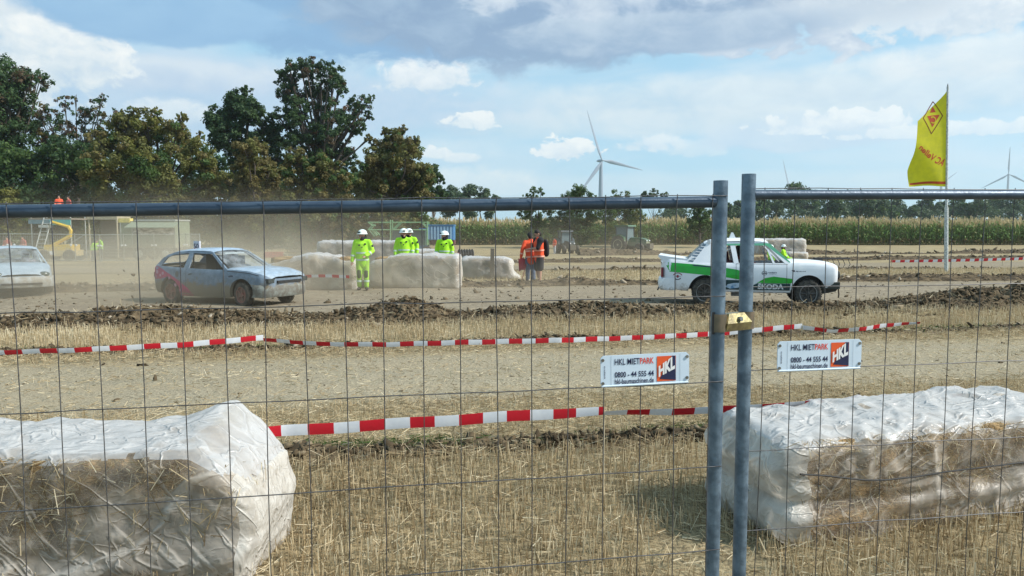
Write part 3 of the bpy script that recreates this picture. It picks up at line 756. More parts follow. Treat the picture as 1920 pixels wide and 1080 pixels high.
# tree line beyond the maize
FG = 'trees of the far tree line'
spec = [(1262, 392, 16, 0), (1362, 392, 12, 0), (1385, 385, 10, 0), (1378, 400, 16, 0), (1425, 380, 16, 0), (1455, 376, 20, 1), (1490, 366, 24, 1), (1522, 374, 20, 1), (1560, 378, 20, 0), (1592, 378, 22, 1), (1620, 382, 16, 0), (1650, 386, 18, 0), (1675, 386, 14, 1), (1708, 394, 8, 0), (1736, 384, 20, 0), (1768, 386, 10, 1), (1795, 384, 16, 1), (1830, 380, 20, 0), (1862, 382, 18, 1), (1895, 378, 18, 0), (1930, 380, 20, 1)]
names = ['rounded tree in the far tree line', 'broad dark tree in the far tree line', 'low bushy tree in the far tree line']
where = ['left of the gate posts', 'between the two gate posts, left', 'between the two gate posts, right', 'low behind the race car roof', 'right after the right gate post', 'left of the tallest clump', 'forming the tallest clump above the rail', 'right of the tallest clump', 'above the bonnet of the green-striped car', 'second right of the tallest clump', 'third right of the tallest clump', 'left of the gap of sky', 'dark one left of the gap of sky', 'tiny one in the gap of sky', 'just left of the flag pole', 'just right of the flag pole', 'second right of the flag pole', 'third right of the flag pole', 'fourth right of the flag pole', 'last but one at the right edge', 'at the right edge of the picture']
for (px, py, r_, k), wh in zip(spec, where):
    bl = [(px, py, r_), (px - r_ * .7, py + r_ * .6, r_ * .75), (px + r_ * .7, py + r_ * .5, r_ * .8), (px, py + r_ * .9, r_ * .9), (px + r_ * .2, py - r_ * .55, r_ * .5)]
    if px == 1490: bl += [(1478, 352, 10), (1500, 350, 9), (1512, 360, 10), (1490, 346, 6)]
    tree('distant_tree', '%s, %s' % (names[k], wh), 'tree', 240 + 14 * (k + (px % 3)), bl, 'far', 800 + int(r_ * 36), .95, 12, .36, trunk_r=.25, branches=False, group=FG, mixes=[('green', .3)])
mb_h = fill(1240, 1940, 398, 412, 11, 12)
tree('far_hedge', 'continuous dark hedge at the foot of the far tree line', 'hedge', 262, mb_h, 'far', 9000, .8, 8, .45, trunk_r=.2, branches=False)

# ------------------------------------------------------------------ wind turbines
M['turb'] = mat('turbine backlit grey', (.24, .28, .35), .6, (.22, .26, .33), .05)  # pale grey darkened to put the backlit shade into the colour
def turbine(label, Y, hub, blade_px, a0, yaw, base_z=-.3):
    h = P(hub[0], hub[1], Y); L = blade_px * Y / F
    root = empty('wind_turbine', (h.x, h.y, base_z)); tag(root, label, 'wind turbine', 'wind turbines on the horizon')
    H = h.z - base_z; rb = L * .036
    mb = MB(); mb.tube([(0, 0, 0), (0, 0, H * .5), (0, 0, H - L * .03)], [rb * 1.5, rb * 1.25, rb * .85], 20); mb.build('tower', M['turb'], root, 60)
    Ry = Matrix.Rotation(yaw, 4, 'Z'); T = Matrix.Translation((0, 0, H))
    ax = Ry @ Vector((0, -1, 0)); back = -ax
    mb = MB(); k = L * .012
    mb.tube([ax * k * 1.5, back * k * 1, back * k * 7, back * k * 11], [k * 1.6, k * 2.3, k * 2.3, k * 1.4], 10)
    n_ = mb.build('nacelle', M['turb'], root, 50); n_.location = (0, 0, H)
    mb = MB(); mb.tube([ax * k * 5.2, ax * k * 4.6, ax * k * 3, ax * k * 1.4], [k * .3, k * 1.4, k * 2, k * 2], 14)
    hb = mb.build('hub', M['turb'], root, 50); hb.location = (0, 0, H)
    c = ax * k * 3
    for q in range(3):
        a = a0 + q * 2 * math.pi / 3
        side = Ry @ Vector((math.cos(a), 0, math.sin(a)))
        tang = Ry @ Vector((-math.sin(a), 0, math.cos(a)))
        vs, fs = [], []
        secs = [(0, .024, .9, 0), (.05, .026, .9, .2), (.2, .068, .30, .35), (.35, .058, .22, .25), (.6, .040, .18, .12), (.85, .024, .16, .04), (1.0, .008, .2, 0)]
        for t, ch, th, tw in secs:
            e1 = tang * math.cos(tw) + ax * math.sin(tw); e2 = ax * math.cos(tw) - tang * math.sin(tw)
            for j in range(10):
                b = 2 * math.pi * j / 10
                vs.append(c + side * L * t + e1 * (math.cos(b) + .35) * ch * L * .55 + e2 * math.sin(b) * ch * L * .5 * th)
        for i in range(len(secs) - 1):
            for j in range(10):
                p = i * 10 + j; r2 = i * 10 + (j + 1) % 10; fs.append((p, r2, r2 + 10, p + 10))
        fs.append(tuple(range(60, 70)))
        b_ = MB().add(vs, fs).build('blade', M['turb'], root, 60); b_.location = (0, 0, H)
turbine('big wind turbine standing above the bushes in the middle', 1060, (1127, 301), 95, R(111), R(28))
turbine('wind turbine of which one blade rises above the tallest far trees', 1700, (1482, 367), 70, R(108), R(20))
turbine('wind turbine almost hidden behind the yellow flag', 2300, (1764, 345), 42, R(33), R(15))
turbine('small wind turbine near the right edge of the picture', 1900, (1891, 327), 50, R(90), R(-20))
# ------------------------------------------------------------------ construction fence in front
def fence_line(p0, p1): return Vector((p0[0], p0[1], 0)), Vector((p1[0] - p0[0], p1[1] - p0[1], 0)).normalized()
def jit(a): return float(rng.normal(0, a))
def fence_panel(label, pA, pB, length, z_top, tube_r, post_r, top_post, h_levels, v_at, before, post_at_end, topwire_z, lean=0.0):
    """pA->pB ground line; local x runs from the visible post along the panel"""
    o0, d = fence_line(pA, pB); nrm = Vector((d.y, -d.x, 0)); nrm = nrm if nrm.y < 0 else -nrm      # towards the camera
    root = empty('mesh_fence', (o0.x, o0.y, 0)); tag(root, label, 'fence', 'mobile construction fence panels')
    W = lambda s, n_, z: d * s + nrm * n_ + Vector((0, 0, z))
    MB().tube([W(0 + lean, 0, .02), W(0, 0, .5), W(0, 0, 1.4), W(0, 0, top_post)], post_r, 24).build('post', M['galv'], root, 50)
    MB().tube([W(length, 0, .02), W(length, 0, top_post)], post_r, 20).build('post', M['galv'], root, 50)
    mb = MB(); mb.tube([W(post_r * .8, 0, z_top[0]), W(length * .5, 0, (z_top[0] + z_top[1]) / 2), W(length - post_r, 0, z_top[1])], tube_r, 20); mb.build('top_rail', M['rail'], root, 50)
    MB().tube([W(post_r * .8, 0, .12), W(length - post_r, 0, .12)], tube_r, 12).build('bottom_rail', M['rail'], root, 50)
    wr = .00145; n_w = (tube_r + wr) if before else -(tube_r + wr)
    for i, z in enumerate(h_levels + [topwire_z]):
        pts = []
        for k in range(0, 29):
            s = -post_r * .6 + (length + post_r) * k / 28
            dz = (z_top[1] - z_top[0]) * s / length
            pts.append(W(s, n_w + .0035 + jit(.0012), z + dz * (1 if z > 1.8 else .5) + jit(.0016)))
        MB().tube(pts, wr * 1.05, 6).build('horizontal_wire', M['wire'], root, 80)
    for s in v_at:
        pts = []; z = .1; b1, b2 = jit(.004), jit(.003)
        zt = topwire_z + .004
        while z < zt:
            pts.append(W(s + b1 * math.sin(z * 3 + b2 * 900), n_w + jit(.0008), z)); z += .15
        pts.append(W(s, n_w, zt + (z_top[1] - z_top[0]) * s / length))
        MB().tube(pts, wr, 6).build('vertical_wire', M['wire'], root, 80)
    return root, W
def gx(px, py, pA, pB):
    """distance along the fence line of the point seen at this pixel"""
    o0, d = fence_line(pA, pB); r_ = ray(px, py)
    # solve t*(rx,ry) = o0 + s*d
    det = r_.x * (-d.y) - (-d.x) * r_.y
    t = (o0.x * (-d.y) + d.x * o0.y) / det; s = ((t * r_.x - o0.x) * d.x + (t * r_.y - o0.y) * d.y)
    return s, CAMZ + r_.z * t
def XY(px, py, Y): p = P(px, py, Y); return (p.x, p.y)
LA = XY(1347, 540, 2.165); LB = XY(0, 540, 1.86)
RA = XY(1399, 540, 2.235); RB = XY(1920, 540, 2.385)
vl = [gx(px, 600, LA, LB)[0] for px in (1327, 1262, 1195, 1130, 1062, 995, 930, 862, 792, 719, 646, 572, 500, 425, 346, 268, 190, 112, 30)]
while vl[-1] < 3.35: vl.append(vl[-1] + .1025)
vl = [s for s in vl if s < 3.42]
vr = [gx(px, 700, RA, RB)[0] for px in (1430, 1487, 1547, 1607, 1665, 1723, 1780, 1837, 1893)]
while vr[-1] < 3.35: vr.append(vr[-1] + .0985)
zl = [1.657 - .2515 * k for k in range(7)]; zr = [1.672 - .2525 * k for k in range(7)]
fL, WL = fence_panel('left wire mesh fence panel with the lower sign on it', LA, LB, 3.45, (1.927, 1.865), .0165, .0205, 1.988, zl, vl, True, True, 1.946)
fR, WR = fence_panel('right wire mesh fence panel with the higher sign on it', RA, RB, 3.45, (1.951, 1.975), .0145, .0205, 2.012, zr, vr, False, True, 1.969)
# concrete feet of the panels
M['conc'] = mat('foot concrete', (.3, .29, .27), .9, None, 12, bump=.4)
for nm_, (x, y), lb in (('concrete_foot', ((LA[0] + RA[0]) / 2, (LA[1] + RA[1]) / 2), 'concrete foot block under the two middle fence posts'),):
    mb = MB(); mb.box((-.35, -.11, 0), (.35, .11, .1)); mb.box((-.3, -.09, .1), (.3, .09, .13))
    o = mb.build(nm_, M['conc']); o.location = (x, y, gzs(x, y) - .01); o.rotation_euler.z = R(80); tag(o, lb, 'fence foot')
# clamp joining the two posts
a, b = Vector((*LA, 0)), Vector((*RA, 0)); mid = (a + b) / 2; dd = (b - a).normalized(); nn = Vector((dd.y, -dd.x, 0))
zc = P(1380, 602, 2.2).z
cl = empty('fence_clamp', (mid.x, mid.y, zc)); tag(cl, 'yellowish zinc clamp holding the two middle fence posts together', 'clamp')
def cw(s, n_, z): return dd * s + nn * n_ + Vector((0, 0, z))
hd = (b - a).length / 2
for sgn in (-1, 1):
    mb = MB(); vs, fs = [], []
    prof = [(-.027,), (.027,)]
    r1, r2 = .0225, .0255
    for zz in (-.026, .026):
        for rr in (r1, r2):
            for k in range(17):
                an = math.pi * k / 16; vs.append(cw(sgn * hd + rr * math.cos(an), rr * math.sin(an), zz))
    for k in range(16):
        A0, B0, C0, D0 = k, 17 + k, 34 + k, 51 + k
        fs += [(A0, A0 + 1, B0 + 1, B0), (C0, D0, D0 + 1, C0 + 1), (B0, B0 + 1, D0 + 1, D0), (A0, C0, C0 + 1, A0 + 1)]
    mb.add(vs, fs); mb.build('half_shell', M['zincd'], cl, 40)
mb = MB(); k = hd - .008
hexa = [(-k * .62, .028), (k * .62, .028), (k, .004), (k, -.02), (-k, -.02), (-k, .004)]
vs = []; fs = []
pr = [(-k, -.026, .024), (k, -.026, .024), (k * 1.0, -.002, .031), (-k * 1.0, -.002, .031), (k * .62, .0255, .018), (-k * .62, .0255, .018)]
vs = [cw(s, n_, z) for s, z, n_ in pr] + [cw(s, -.004, z) for s, z, n_ in pr]
fs = [(0, 1, 2, 3), (3, 2, 4, 5), (0, 6, 7, 1), (1, 7, 8, 2), (2, 8, 10, 4), (4, 10, 11, 5), (5, 11, 9, 3), (3, 9, 6, 0), (6, 9, 8, 7), (9, 11, 10, 8)]
mb.add(vs, fs); mb.build('bridge_plate', M['zinc'], cl, 30)
mb = MB(); mb.tube([cw(0, .022, .008), cw(0, .036, .010)], .0075, 6); mb.build('bolt', M['boltm'], cl)
mb = MB(); mb.box((-.003, -.003, -.032), (.003, .003, .032)); s_ = mb.build('clamp_hinge_pin', M['black'], cl); s_.location = cw(-hd - .024, .004, 0)

# ------------------------------------------------------------------ lettering
def text_bm(s, size=1, bold=.0, xs=1, shear=0, align='LEFT', space=1):
    cu = bpy.data.curves.new('t', 'FONT'); cu.body = s; cu.size = size; cu.offset = bold; cu.shear = shear
    cu.align_x = align; cu.space_character = space; cu.resolution_u = 3
    o = bpy.data.objects.new('t', cu); COL.objects.link(o)
    dg = bpy.context.evaluated_depsgraph_get(); dg.update()
    me = bpy.data.meshes.new_from_object(o.evaluated_get(dg)); bpy.data.objects.remove(o)
    bm = bmesh.new(); bm.from_mesh(me); bpy.data.meshes.remove(me)
    for v_ in bm.verts: v_.co.x *= xs
    return bm
def fit_text(s, x0, x1, y0, y1, bold=.02, shear=0):
    """glyphs scaled to fill the box exactly"""
    bm = text_bm(s, 1, bold, 1, shear)
    X = [v_.co.x for v_ in bm.verts]; Yv = [v_.co.y for v_ in bm.verts]
    a, b, c, d = min(X), max(X), min(Yv), max(Yv)
    for v_ in bm.verts:
        v_.co.x = x0 + (v_.co.x - a) / (b - a) * (x1 - x0); v_.co.y = y0 + (v_.co.y - c) / (d - c) * (y1 - y0)
    return bm
def faint_print(x0, x1, y0, y1, n):
    """tiny print that cannot be read in the photograph: a row of uneven strokes"""
    bm = bmesh.new(); st_ = (x1 - x0) / n; rr = random.Random(int(x0 * 1000) + n)
    for k in range(n):
        a = x0 + st_ * (k + .1); b = x0 + st_ * (k + .55 + .35 * rr.random()); c, d = y0 + (y1 - y0) * .25 * rr.random(), y1 - (y1 - y0) * .3 * rr.random()
        bm.faces.new([bm.verts.new(q) for q in ((a, c, 0), (b, c, 0), (b, d, 0), (a, d, 0))])
    return bm
def place_bm(bm, name, fn, mat_, parent):
    """fn maps (x, y) of the flat drawing to a point in the parent's space"""
    for v_ in bm.verts: v_.co = fn(v_.co.x, v_.co.y)
    me = bpy.data.meshes.new(name); bm.to_mesh(me); bm.free()
    return link(name, me, parent, mat_)
def poly_bm(pts):
    bm = bmesh.new(); vs = [bm.verts.new((p[0], p[1], 0)) for p in pts]; f = bm.faces.new(vs)
    bmesh.ops.triangulate(bm, faces=bm.faces); return bm
def sign(label, panelW, root_loc, s_c, z_c, w_, h_, rot, n_off, d, nrm):
    ctr = root_loc + panelW(s_c, n_off, z_c)
    # local frame: x to the right in the picture, y = up
    rx = -d if d.x < 0 else d
    up = Vector((0, 0, 1)); ex = (rx * math.cos(rot) + up * math.sin(rot)); ez = (up * math.cos(rot) - rx * math.sin(rot)); nn_ = nrm
    root = empty('fence_sign', ctr); tag(root, label, 'sign', 'rental signs on the fence')
    fn = lambda x, y, n_=0.0: ex * (x - .5) * w_ + ez * (y - .5) * h_ + nn_ * n_
    c = .03; pl = [(c, 0), (1 - c, 0), (1, c * 3), (1, 1 - c * 3), (1 - c, 1), (c, 1), (0, 1 - c * 3), (0, c * 3)]
    mb = MB(); mb.prism(pl, lambda p, t: fn(p[0], p[1], t), 0, .0035); mb.build('plate', M['signw'], root)
    mb = MB(); mb.tube([fn(.01, .0, .002), fn(.99, .0, .002)], .0035, 8); mb.build('lower_lip', M['signw'], root, 60)
    e = .0045
    for x in (.115, .895):
        place_bm(poly_bm([(x - .002, .02), (x + .002, .02), (x + .002, .98), (x - .002, .98)]), 'fold', lambda a, b: fn(a, b, .0042), mat('fold grey', (.45, .54, .62)), root)
    T = lambda s, x0, x1, y0, y1, m_, bold=.022, nm='lettering': place_bm(fit_text(s, x0, x1, y0, y1, bold), nm, lambda a, b: fn(a, b, e), m_, root)
    T('HKL MIET', .155, .435, .685, .885, M['navy'], .012)
    T('PARK', .438, .595, .685, .885, M['redp'], .02)
    T('0800 - 44 555 44', .155, .595, .27, .455, M['navy'], .022)
    T('hkl-baumaschinen.de', .155, .595, .055, .225, M['navy'], .018)
    # red and blue emblem
    q = lambda pts, m_, n_=e, nm='emblem': place_bm(poly_bm(pts), nm, lambda a, b: fn(a, b, n_), m_, root)
    q([(.63, .08), (.845, .08), (.845, .91), (.63, .91)], M['orange'])
    q([(.66, .16), (.845, .10), (.84, .91), (.80, .91)], M['navy'], e + .0008)
    bm = fit_text('HKL', 0, 1, 0, 1, .05)
    place_bm(bm, 'emblem_lettering', lambda a, b: fn(.648 + .185 * a, .22 + .42 * a * .62 + b * (.36 + .1 * a), e + .0016), M['white'], root)
    bm = faint_print(0, 1, 0, 1, 12)
    place_bm(bm, 'side_print', lambda a, b: fn(.035 + .0 * a - b * .016 + .016, .25 + .42 * a, e), M['navy'], root)
    for x, y in ((.022, .1), (.022, .86), (.975, .16), (.975, .86)):
        mb = MB(); mb.tube([fn(x, y, .003), fn(x, y, .0065)], .0045, 10); mb.build('rivet', M['boltm'], root)
    return root
o0, dL = fence_line(LA, LB); nL = Vector((dL.y, -dL.x, 0)); 
if nL.y > 0: nL = -nL
# make W's normal agree (towards the camera)
def sgn_place(pA, pB, px, py):
    return gx(px, py, pA, pB)
o0R, dR = fence_line(RA, RB); nR = Vector((dR.y, -dR.x, 0))
def put_sign(label, pA, pB, corners, noff):
    o0_, d_ = fence_line(pA, pB); n_ = Vector((d_.y, -d_.x, 0)); n_ = n_ if n_.y < 0 else -n_
    (s1, z1), (s2, z2), (s3, z3), (s4, z4) = [gx(*c_, pA, pB) for c_ in corners]   # TL TR BR BL
    sc_, zc_ = (s1 + s2 + s3 + s4) / 4, (z1 + z2 + z3 + z4) / 4
    w_ = abs(s2 - s1); h_ = ((z1 - z4) + (z2 - z3)) / 2; rot = math.atan2((z2 - z1 + z3 - z4) / 2, w_)
    W_ = lambda s, n, z: d_ * s + n_ * n + Vector((0, 0, z))
    return sign(label, W_, Vector((o0_.x, o0_.y, 0)), sc_, zc_, w_, h_, rot, noff, d_, n_)
put_sign('pale rental sign on the left fence panel, the lower of the two', LA, LB, ((1122, 665), (1286, 657), (1285, 713), (1120, 721)), .024)
put_sign('pale rental sign on the right fence panel, the higher of the two', RA, RB, ((1456, 641), (1613, 634), (1612, 690), (1455, 694)), .004)

# ------------------------------------------------------------------ barrier tapes
def tape(label, ctrl, block, width, first_red=True, twist=.0, group='red and white barrier tapes'):
    """ctrl: list of (point, tilt) ; tilt = angle of the band from upright"""
    P0 = [Vector(c_[0]) for c_ in ctrl]; tl = [c_[1] for c_ in ctrl]; wd = [c_[2] if len(c_) > 2 else width for c_ in ctrl]
    seg = [(P0[i + 1] - P0[i]).length for i in range(len(P0) - 1)]; cum = np.concatenate([[0], np.cumsum(seg)])
    L = cum[-1]; n = int(L / (block / 4)); s = np.linspace(0, L, n + 1)
    X = [np.interp(s, cum, [p[k] for p in P0]) for k in range(3)]
    for k in range(3):
        pass
    tlt = np.interp(s, cum, tl) + twist * np.sin(s * 1.7); wv = np.interp(s, cum, wd)
    vs, fs, mi = [], [], []
    for i in range(n + 1):
        p = Vector((X[0][i], X[1][i], X[2][i] + .003 * math.sin(s[i] * 9)))
        upv = Vector((0, -math.sin(tlt[i]), math.cos(tlt[i]))) * wv[i] / 2
        cr = Vector((0, -.004, 0))
        vs += [p - upv, p + cr, p + upv, p + upv + Vector((0, .0006, 0)), p + cr + Vector((0, .0006, 0)), p - upv + Vector((0, .0006, 0))]
    for i in range(n):
        a = i * 6; m_ = (int(s[i] / block + 1e-6) + (0 if first_red else 1)) % 2
        for q in ((0, 1), (1, 2), (3, 4), (4, 5)):
            fs.append((a + q[0], a + 6 + q[0], a + 6 + q[1], a + q[1])); mi.append(m_)
    me = bpy.data.meshes.new('barrier_tape'); me.from_pydata(vs, [], fs); me.update()
    o = link('barrier_tape', me, None, [M['tred'], M['twhite']]); me.polygons.foreach_set('material_index', mi); shade(me, 180)
    return tag(o, label, 'barrier tape', group)
def sag(pts, Y, n=12, s=.0):
    """densify px polyline between control points with depth per point"""
    out = []
    for (a, b) in zip(pts[:-1], pts[1:]):
        for k in range(n):
            t = k / n; sg = b[5] if len(b) > 5 else 0
            px = a[0] + (b[0] - a[0]) * t; py = a[1] + (b[1] - a[1]) * t + 4 * t * (1 - t) * sg
            Y_ = a[2] + (b[2] - a[2]) * t; ti = a[3] + (b[3] - a[3]) * t; w_ = a[4] + (b[4] - a[4]) * t
            out.append((P(px, py, Y_), ti, w_))
    b = pts[-1]; out.append((P(b[0], b[1], b[2]), b[3], b[4])); return out
tape('nearest tape, tied to the left wrapped bale and wide towards it', sag([(478, 812, 4.45, .1, .06), (535, 808, 4.55, .1, .073), (800, 791, 4.75, .15, .075), (1000, 778, 4.9, .1, .075), (1133, 771, 5.0, .2, .06)], 0), .158, .075, True)
tape('nearest tape, thin part running to the right wrapped bale', sag([(1133, 775, 5.0, .9, .06), (1250, 772, 5.05, .6, .066), (1390, 767, 5.1, .5, .066), (1480, 759, 5.12, .7, .07), (1640, 750, 5.3, .9, .07), (1800, 742, 5.5, 1.0, .07)], 0), .158, .07, False)
tape('second tape, left part rising to the small stake', sag([(-60, 667, 9.9, .5, .07), (0, 661, 10.0, .4, .07), (150, 656, 10.2, .3, .075), (350, 646, 10.7, .1, .08), (494, 633, 11.15, .0, .08)], 0), .215, .08, True)
tape('second tape, middle part hanging between two stakes', sag([(494, 637, 11.1, .6, .07), (600, 645, 11.0, .4, .07, 0), (720, 646, 11.1, .2, .075), (870, 642, 11.2, .1, .08), (1050, 638, 11.4, .1, .08), (1200, 633, 11.9, .2, .08), (1340, 626, 12.4, .1, .085), (1504, 611, 12.8, .1, .085)], 0), .205, .08, True)
tape('second tape, slack right part lying towards the ground', sag([(1504, 614, 12.8, .3, .08), (1560, 621, 12.7, .6, .07), (1615, 617, 12.8, .4, .08), (1660, 610, 13.2, .3, .08), (1725, 605, 13.6, .7, .05)], 0), .2, .08, False)
tape('far tape crossing behind the flag pole', sag([(1670, 490, 43, .3, .14), (1760, 489, 43.5, .3, .16), (1850, 487, 44, .3, .17), (1990, 483, 45, .3, .17)], 0), .3, .16, True)
tape('short tape on the ground behind the blue car', sag([(520, 521, 21.3, .3, .09), (600, 517, 21.2, .3, .09), (655, 519, 21.1, .3, .09)], 0), .2, .09, True)
M['stake'] = mat('pale wooden stake', (.55, .47, .32), .8, (.4, .33, .22), 20)
def stake(label, px, ytop, Y, r=.012, lean=.0):
    p = P(px, ytop, Y); z0 = gzs(p.x, p.y)
    o = MB().tube([(lean, 0, -.05), (0, 0, p.z - z0 + .02)], [r, r * .9], 6).build('tape_stake', M['stake'])
    o.location = (p.x, p.y, z0); tag(o, label, 'stake', 'stakes holding the barrier tape')
stake('thin pale stake holding the second tape at the left', 494, 635, 11.2, .016, .06)
stake('thin pale stake holding the second tape right of the posts', 1504, 612, 12.8, .012)
stake('thin stake holding the nearest tape in the middle', 1133, 771, 5.0, .005)
stake('stake carrying the far tape at the left of the flag pole', 1672, 489, 43, .02)
stake('stake carrying the far tape near the right edge', 1880, 484, 44.3, .02)
# ------------------------------------------------------------------ straw bales in plastic film
def grid_box(L, W, H, n):
    """closed box with evenly divided faces; returns unit-ish coords and faces (merged)"""
    bm = bmesh.new(); nx, ny, nz = max(2, int(L / n)), max(2, int(W / n)), max(2, int(H / n))
    idx = {}; fs = []
    def v_(i, j, k):
        key = (i, j, k)
        if key not in idx: idx[key] = len(idx)
        return idx[key]
    for i in range(nx):
        for j in range(ny):
            fs.append((v_(i, j, 0), v_(i, j + 1, 0), v_(i + 1, j + 1, 0), v_(i + 1, j, 0)))
            fs.append((v_(i, j, nz), v_(i + 1, j, nz), v_(i + 1, j + 1, nz), v_(i, j + 1, nz)))
    for i in range(nx):
        for k in range(nz):
            fs.append((v_(i, 0, k), v_(i + 1, 0, k), v_(i + 1, 0, k + 1), v_(i, 0, k + 1)))
            fs.append((v_(i, ny, k), v_(i, ny, k + 1), v_(i + 1, ny, k + 1), v_(i + 1, ny, k)))
    for j in range(ny):
        for k in range(nz):
            fs.append((v_(0, j, k), v_(0, j, k + 1), v_(0, j + 1, k + 1), v_(0, j + 1, k)))
            fs.append((v_(nx, j, k), v_(nx, j + 1, k), v_(nx, j + 1, k + 1), v_(nx, j, k + 1)))
    V = np.array([(i / nx, j / ny, k / nz) for (i, j, k) in idx]); return V, np.array(fs)
def rbox(L, W, H, n, rad, e=6):
    U, Fq = grid_box(L, W, H, n)
    c = U * 2 - 1                                   # -1..1
    h = np.array([L, W, H]) / 2
    p = c * h; inner = np.clip(p, -(h - rad), h - rad); dlt = p - inner
    ln = np.linalg.norm(dlt, axis=1, keepdims=True); nrm_ = dlt / (ln + 1e-9)
    p = inner + nrm_ * np.minimum(ln, rad)
    flat_ = ln[:, 0] < 1e-6
    ax = np.argmax(np.abs(c), axis=1); nf = np.zeros_like(p); nf[np.arange(len(p)), ax] = np.sign(c[np.arange(len(p)), ax])
    nrm_ = np.where(flat_[:, None], nf, nrm_)
    p[:, 2] += H / 2; return U, p, nrm_, Fq
def crease(p, k, seed):
    r = 1 - np.abs(fbm(p[:, 0] * k, p[:, 1] * k, p[:, 2] * k, seed, 3)) * 3.2
    return np.clip(r, 0, 1) ** 2
M['strawblock'] = mat('pressed straw', (.46, .31, .155), .95, (.13, .082, .038), 5, bump=1.0, bscale=45, stretch=(1.0, 1.6, 2.2), detail=9, spec=.1)
M['film'] = filmmat('milky polythene film', .10, (.74, .68, .60), .42, 1.5, wr=.34)
M['filmtop'] = filmmat('milky polythene film sunlit top', .52, (.68, .68, .675), .3, 1.5, bump=.6)  # more opaque, so the sunlit white of bale tops sits in the film
M['filmend'] = filmmat('milky polythene film hanging free', .45, (.76, .73, .67), .35, 1.6, wr=.3)
M['filmfar'] = filmmat('dusty polythene film', .46, (.74, .70, .62), .3, .9, (.62, .56, .44), bump=.5, wr=.12, fine_=0)
M['filmfar2'] = filmmat('greyish polythene film', .46, (.72, .70, .67), .3, .9, (.56, .52, .46), bump=.5, wr=.12, fine_=0)
M['twine'] = mat('black twine', (.02, .02, .02), .7)
def strands(U, p, nrm_, h, n, L=.10, w_=.0034, off=.012):
    """straws lying on the surface of the block"""
    k = rng.integers(0, len(p), n); b = p[k] + rng.normal(0, .02, (n, 3)) ; nn_ = nrm_[k]
    d = rng.normal(size=(n, 3)); d -= nn_ * (d * nn_).sum(1, keepdims=True) * .85; d /= np.linalg.norm(d, axis=1, keepdims=True)
    s_ = np.cross(d, nn_ + rng.normal(0, .4, (n, 3))); s_ /= np.linalg.norm(s_, axis=1, keepdims=True)
    b = b + nn_ * rng.uniform(0, off, (n, 1)); l = (L * rng.uniform(.3, 1.3, n))[:, None]; ww = (w_ * rng.uniform(.6, 1.4, n))[:, None] * s_ / 2
    V = np.stack([b - d * l / 2 - ww, b - d * l / 2 + ww, b + d * l / 2 + ww, b + d * l / 2 - ww], 1).reshape(-1, 3)
    V[:, 2] = np.clip(V[:, 2], .005, (h or 99))
    return V, np.arange(4 * n).reshape(n, 4), np.repeat(np.clip(rng.beta(1.5, 1.6, n), 0, 1), 4)
def bale(label, loc, yaw, L, W, H, fn=None, res=.03, gap=.03, film='film', nst=0, amp=.02, seed=1, roll=0, group='straw bales wrapped in plastic film', crk=6, topslot=None, straw_amp=.03, endside=1, fnb=None):
    root = empty('wrapped_bale', loc, rz=yaw, ry=roll); tag(root, label, 'straw bale', group)
    U, p, nn_, Fq = rbox(L, W, H, max(res * 1.3, .035), .05)
    q = p + nn_ * (straw_amp * fbm(p[:, 0] * 5, p[:, 1] * 5, p[:, 2] * 5, seed, 4))[:, None]; q[:, 2] = np.clip(q[:, 2], 0, H - .005)
    if fnb is not None: q = fnb(q, U)
    blk = link('straw_block', raw_mesh('straw_block', q, Fq), root, M['strawblock']); shade(blk.data, 180)
    if nst:
        V, F_, T = strands(U, q, nn_, H + .004, nst); o = link('loose_straw', raw_mesh('loose_straw', V, F_, T), root, M['straw']); tag(o, kind='stuff')
    U, p, nn_, Fq = rbox(L + 2 * gap, W + 2 * gap, H + gap, res, .075)
    big = fbm(p[:, 0] * 1.7, p[:, 1] * 1.7, p[:, 2] * 1.7, seed + 7, 3)
    cr = crease(p, 2.2, seed + 11) + .5 * crease(p, crk, seed + 19)
    edge_ = np.exp(-((U[:, 2] - 1) / .12) ** 2) * np.exp(-((np.abs(U[:, 1] - .5) - .5) / .15) ** 2)
    d = -edge_ * .022 * (1 + 1.6 * fbm(p[:, 0] * 3.1, p[:, 1] * 3, 0, seed + 31, 3)) + amp * (1.6 * np.abs(big) + .9 * cr) + .004 * fbm(p[:, 0] * 22, p[:, 1] * 22, p[:, 2] * 22, seed + 5, 2)
    q = p + nn_ * d[:, None]
    if fn is not None: q = fn(q, U, nn_)
    q[:, 2] = np.maximum(q[:, 2], .004)
    me = raw_mesh('plastic_film', q, Fq)
    fm = [M[film]] + ([M[topslot], M['filmend']] if topslot else [])
    o = link('plastic_film', me, root, fm); shade(me, 180)
    if topslot:   # sunlit-white film on the top, free-hanging film at one end
        fc = U[Fq].mean(1); pc = p[Fq].mean(1); idx = (fc[:, 2] > .955 + .05 * fbm(pc[:, 0] * 4, pc[:, 1] * 2, 0, seed + 51, 3) * 1.6).astype(np.int32); idx[((fc[:, 0] > .975) if endside > 0 else (fc[:, 0] < .055)) & (idx == 0)] = 2
        me.polygons.foreach_set('material_index', idx)
    return root
def bump3(U, c, s, a): return a * np.exp(-(((U - np.array(c)) / np.array(s)) ** 2).sum(1))
def cham_left(q, U):
    q = q.copy(); t = np.clip((U[:, 0] - .895) / .105, 0, 1); q[:, 2] -= .17 * t ** 1.1 * np.clip(U[:, 2] * 1.6 - .6, 0, 1); return q
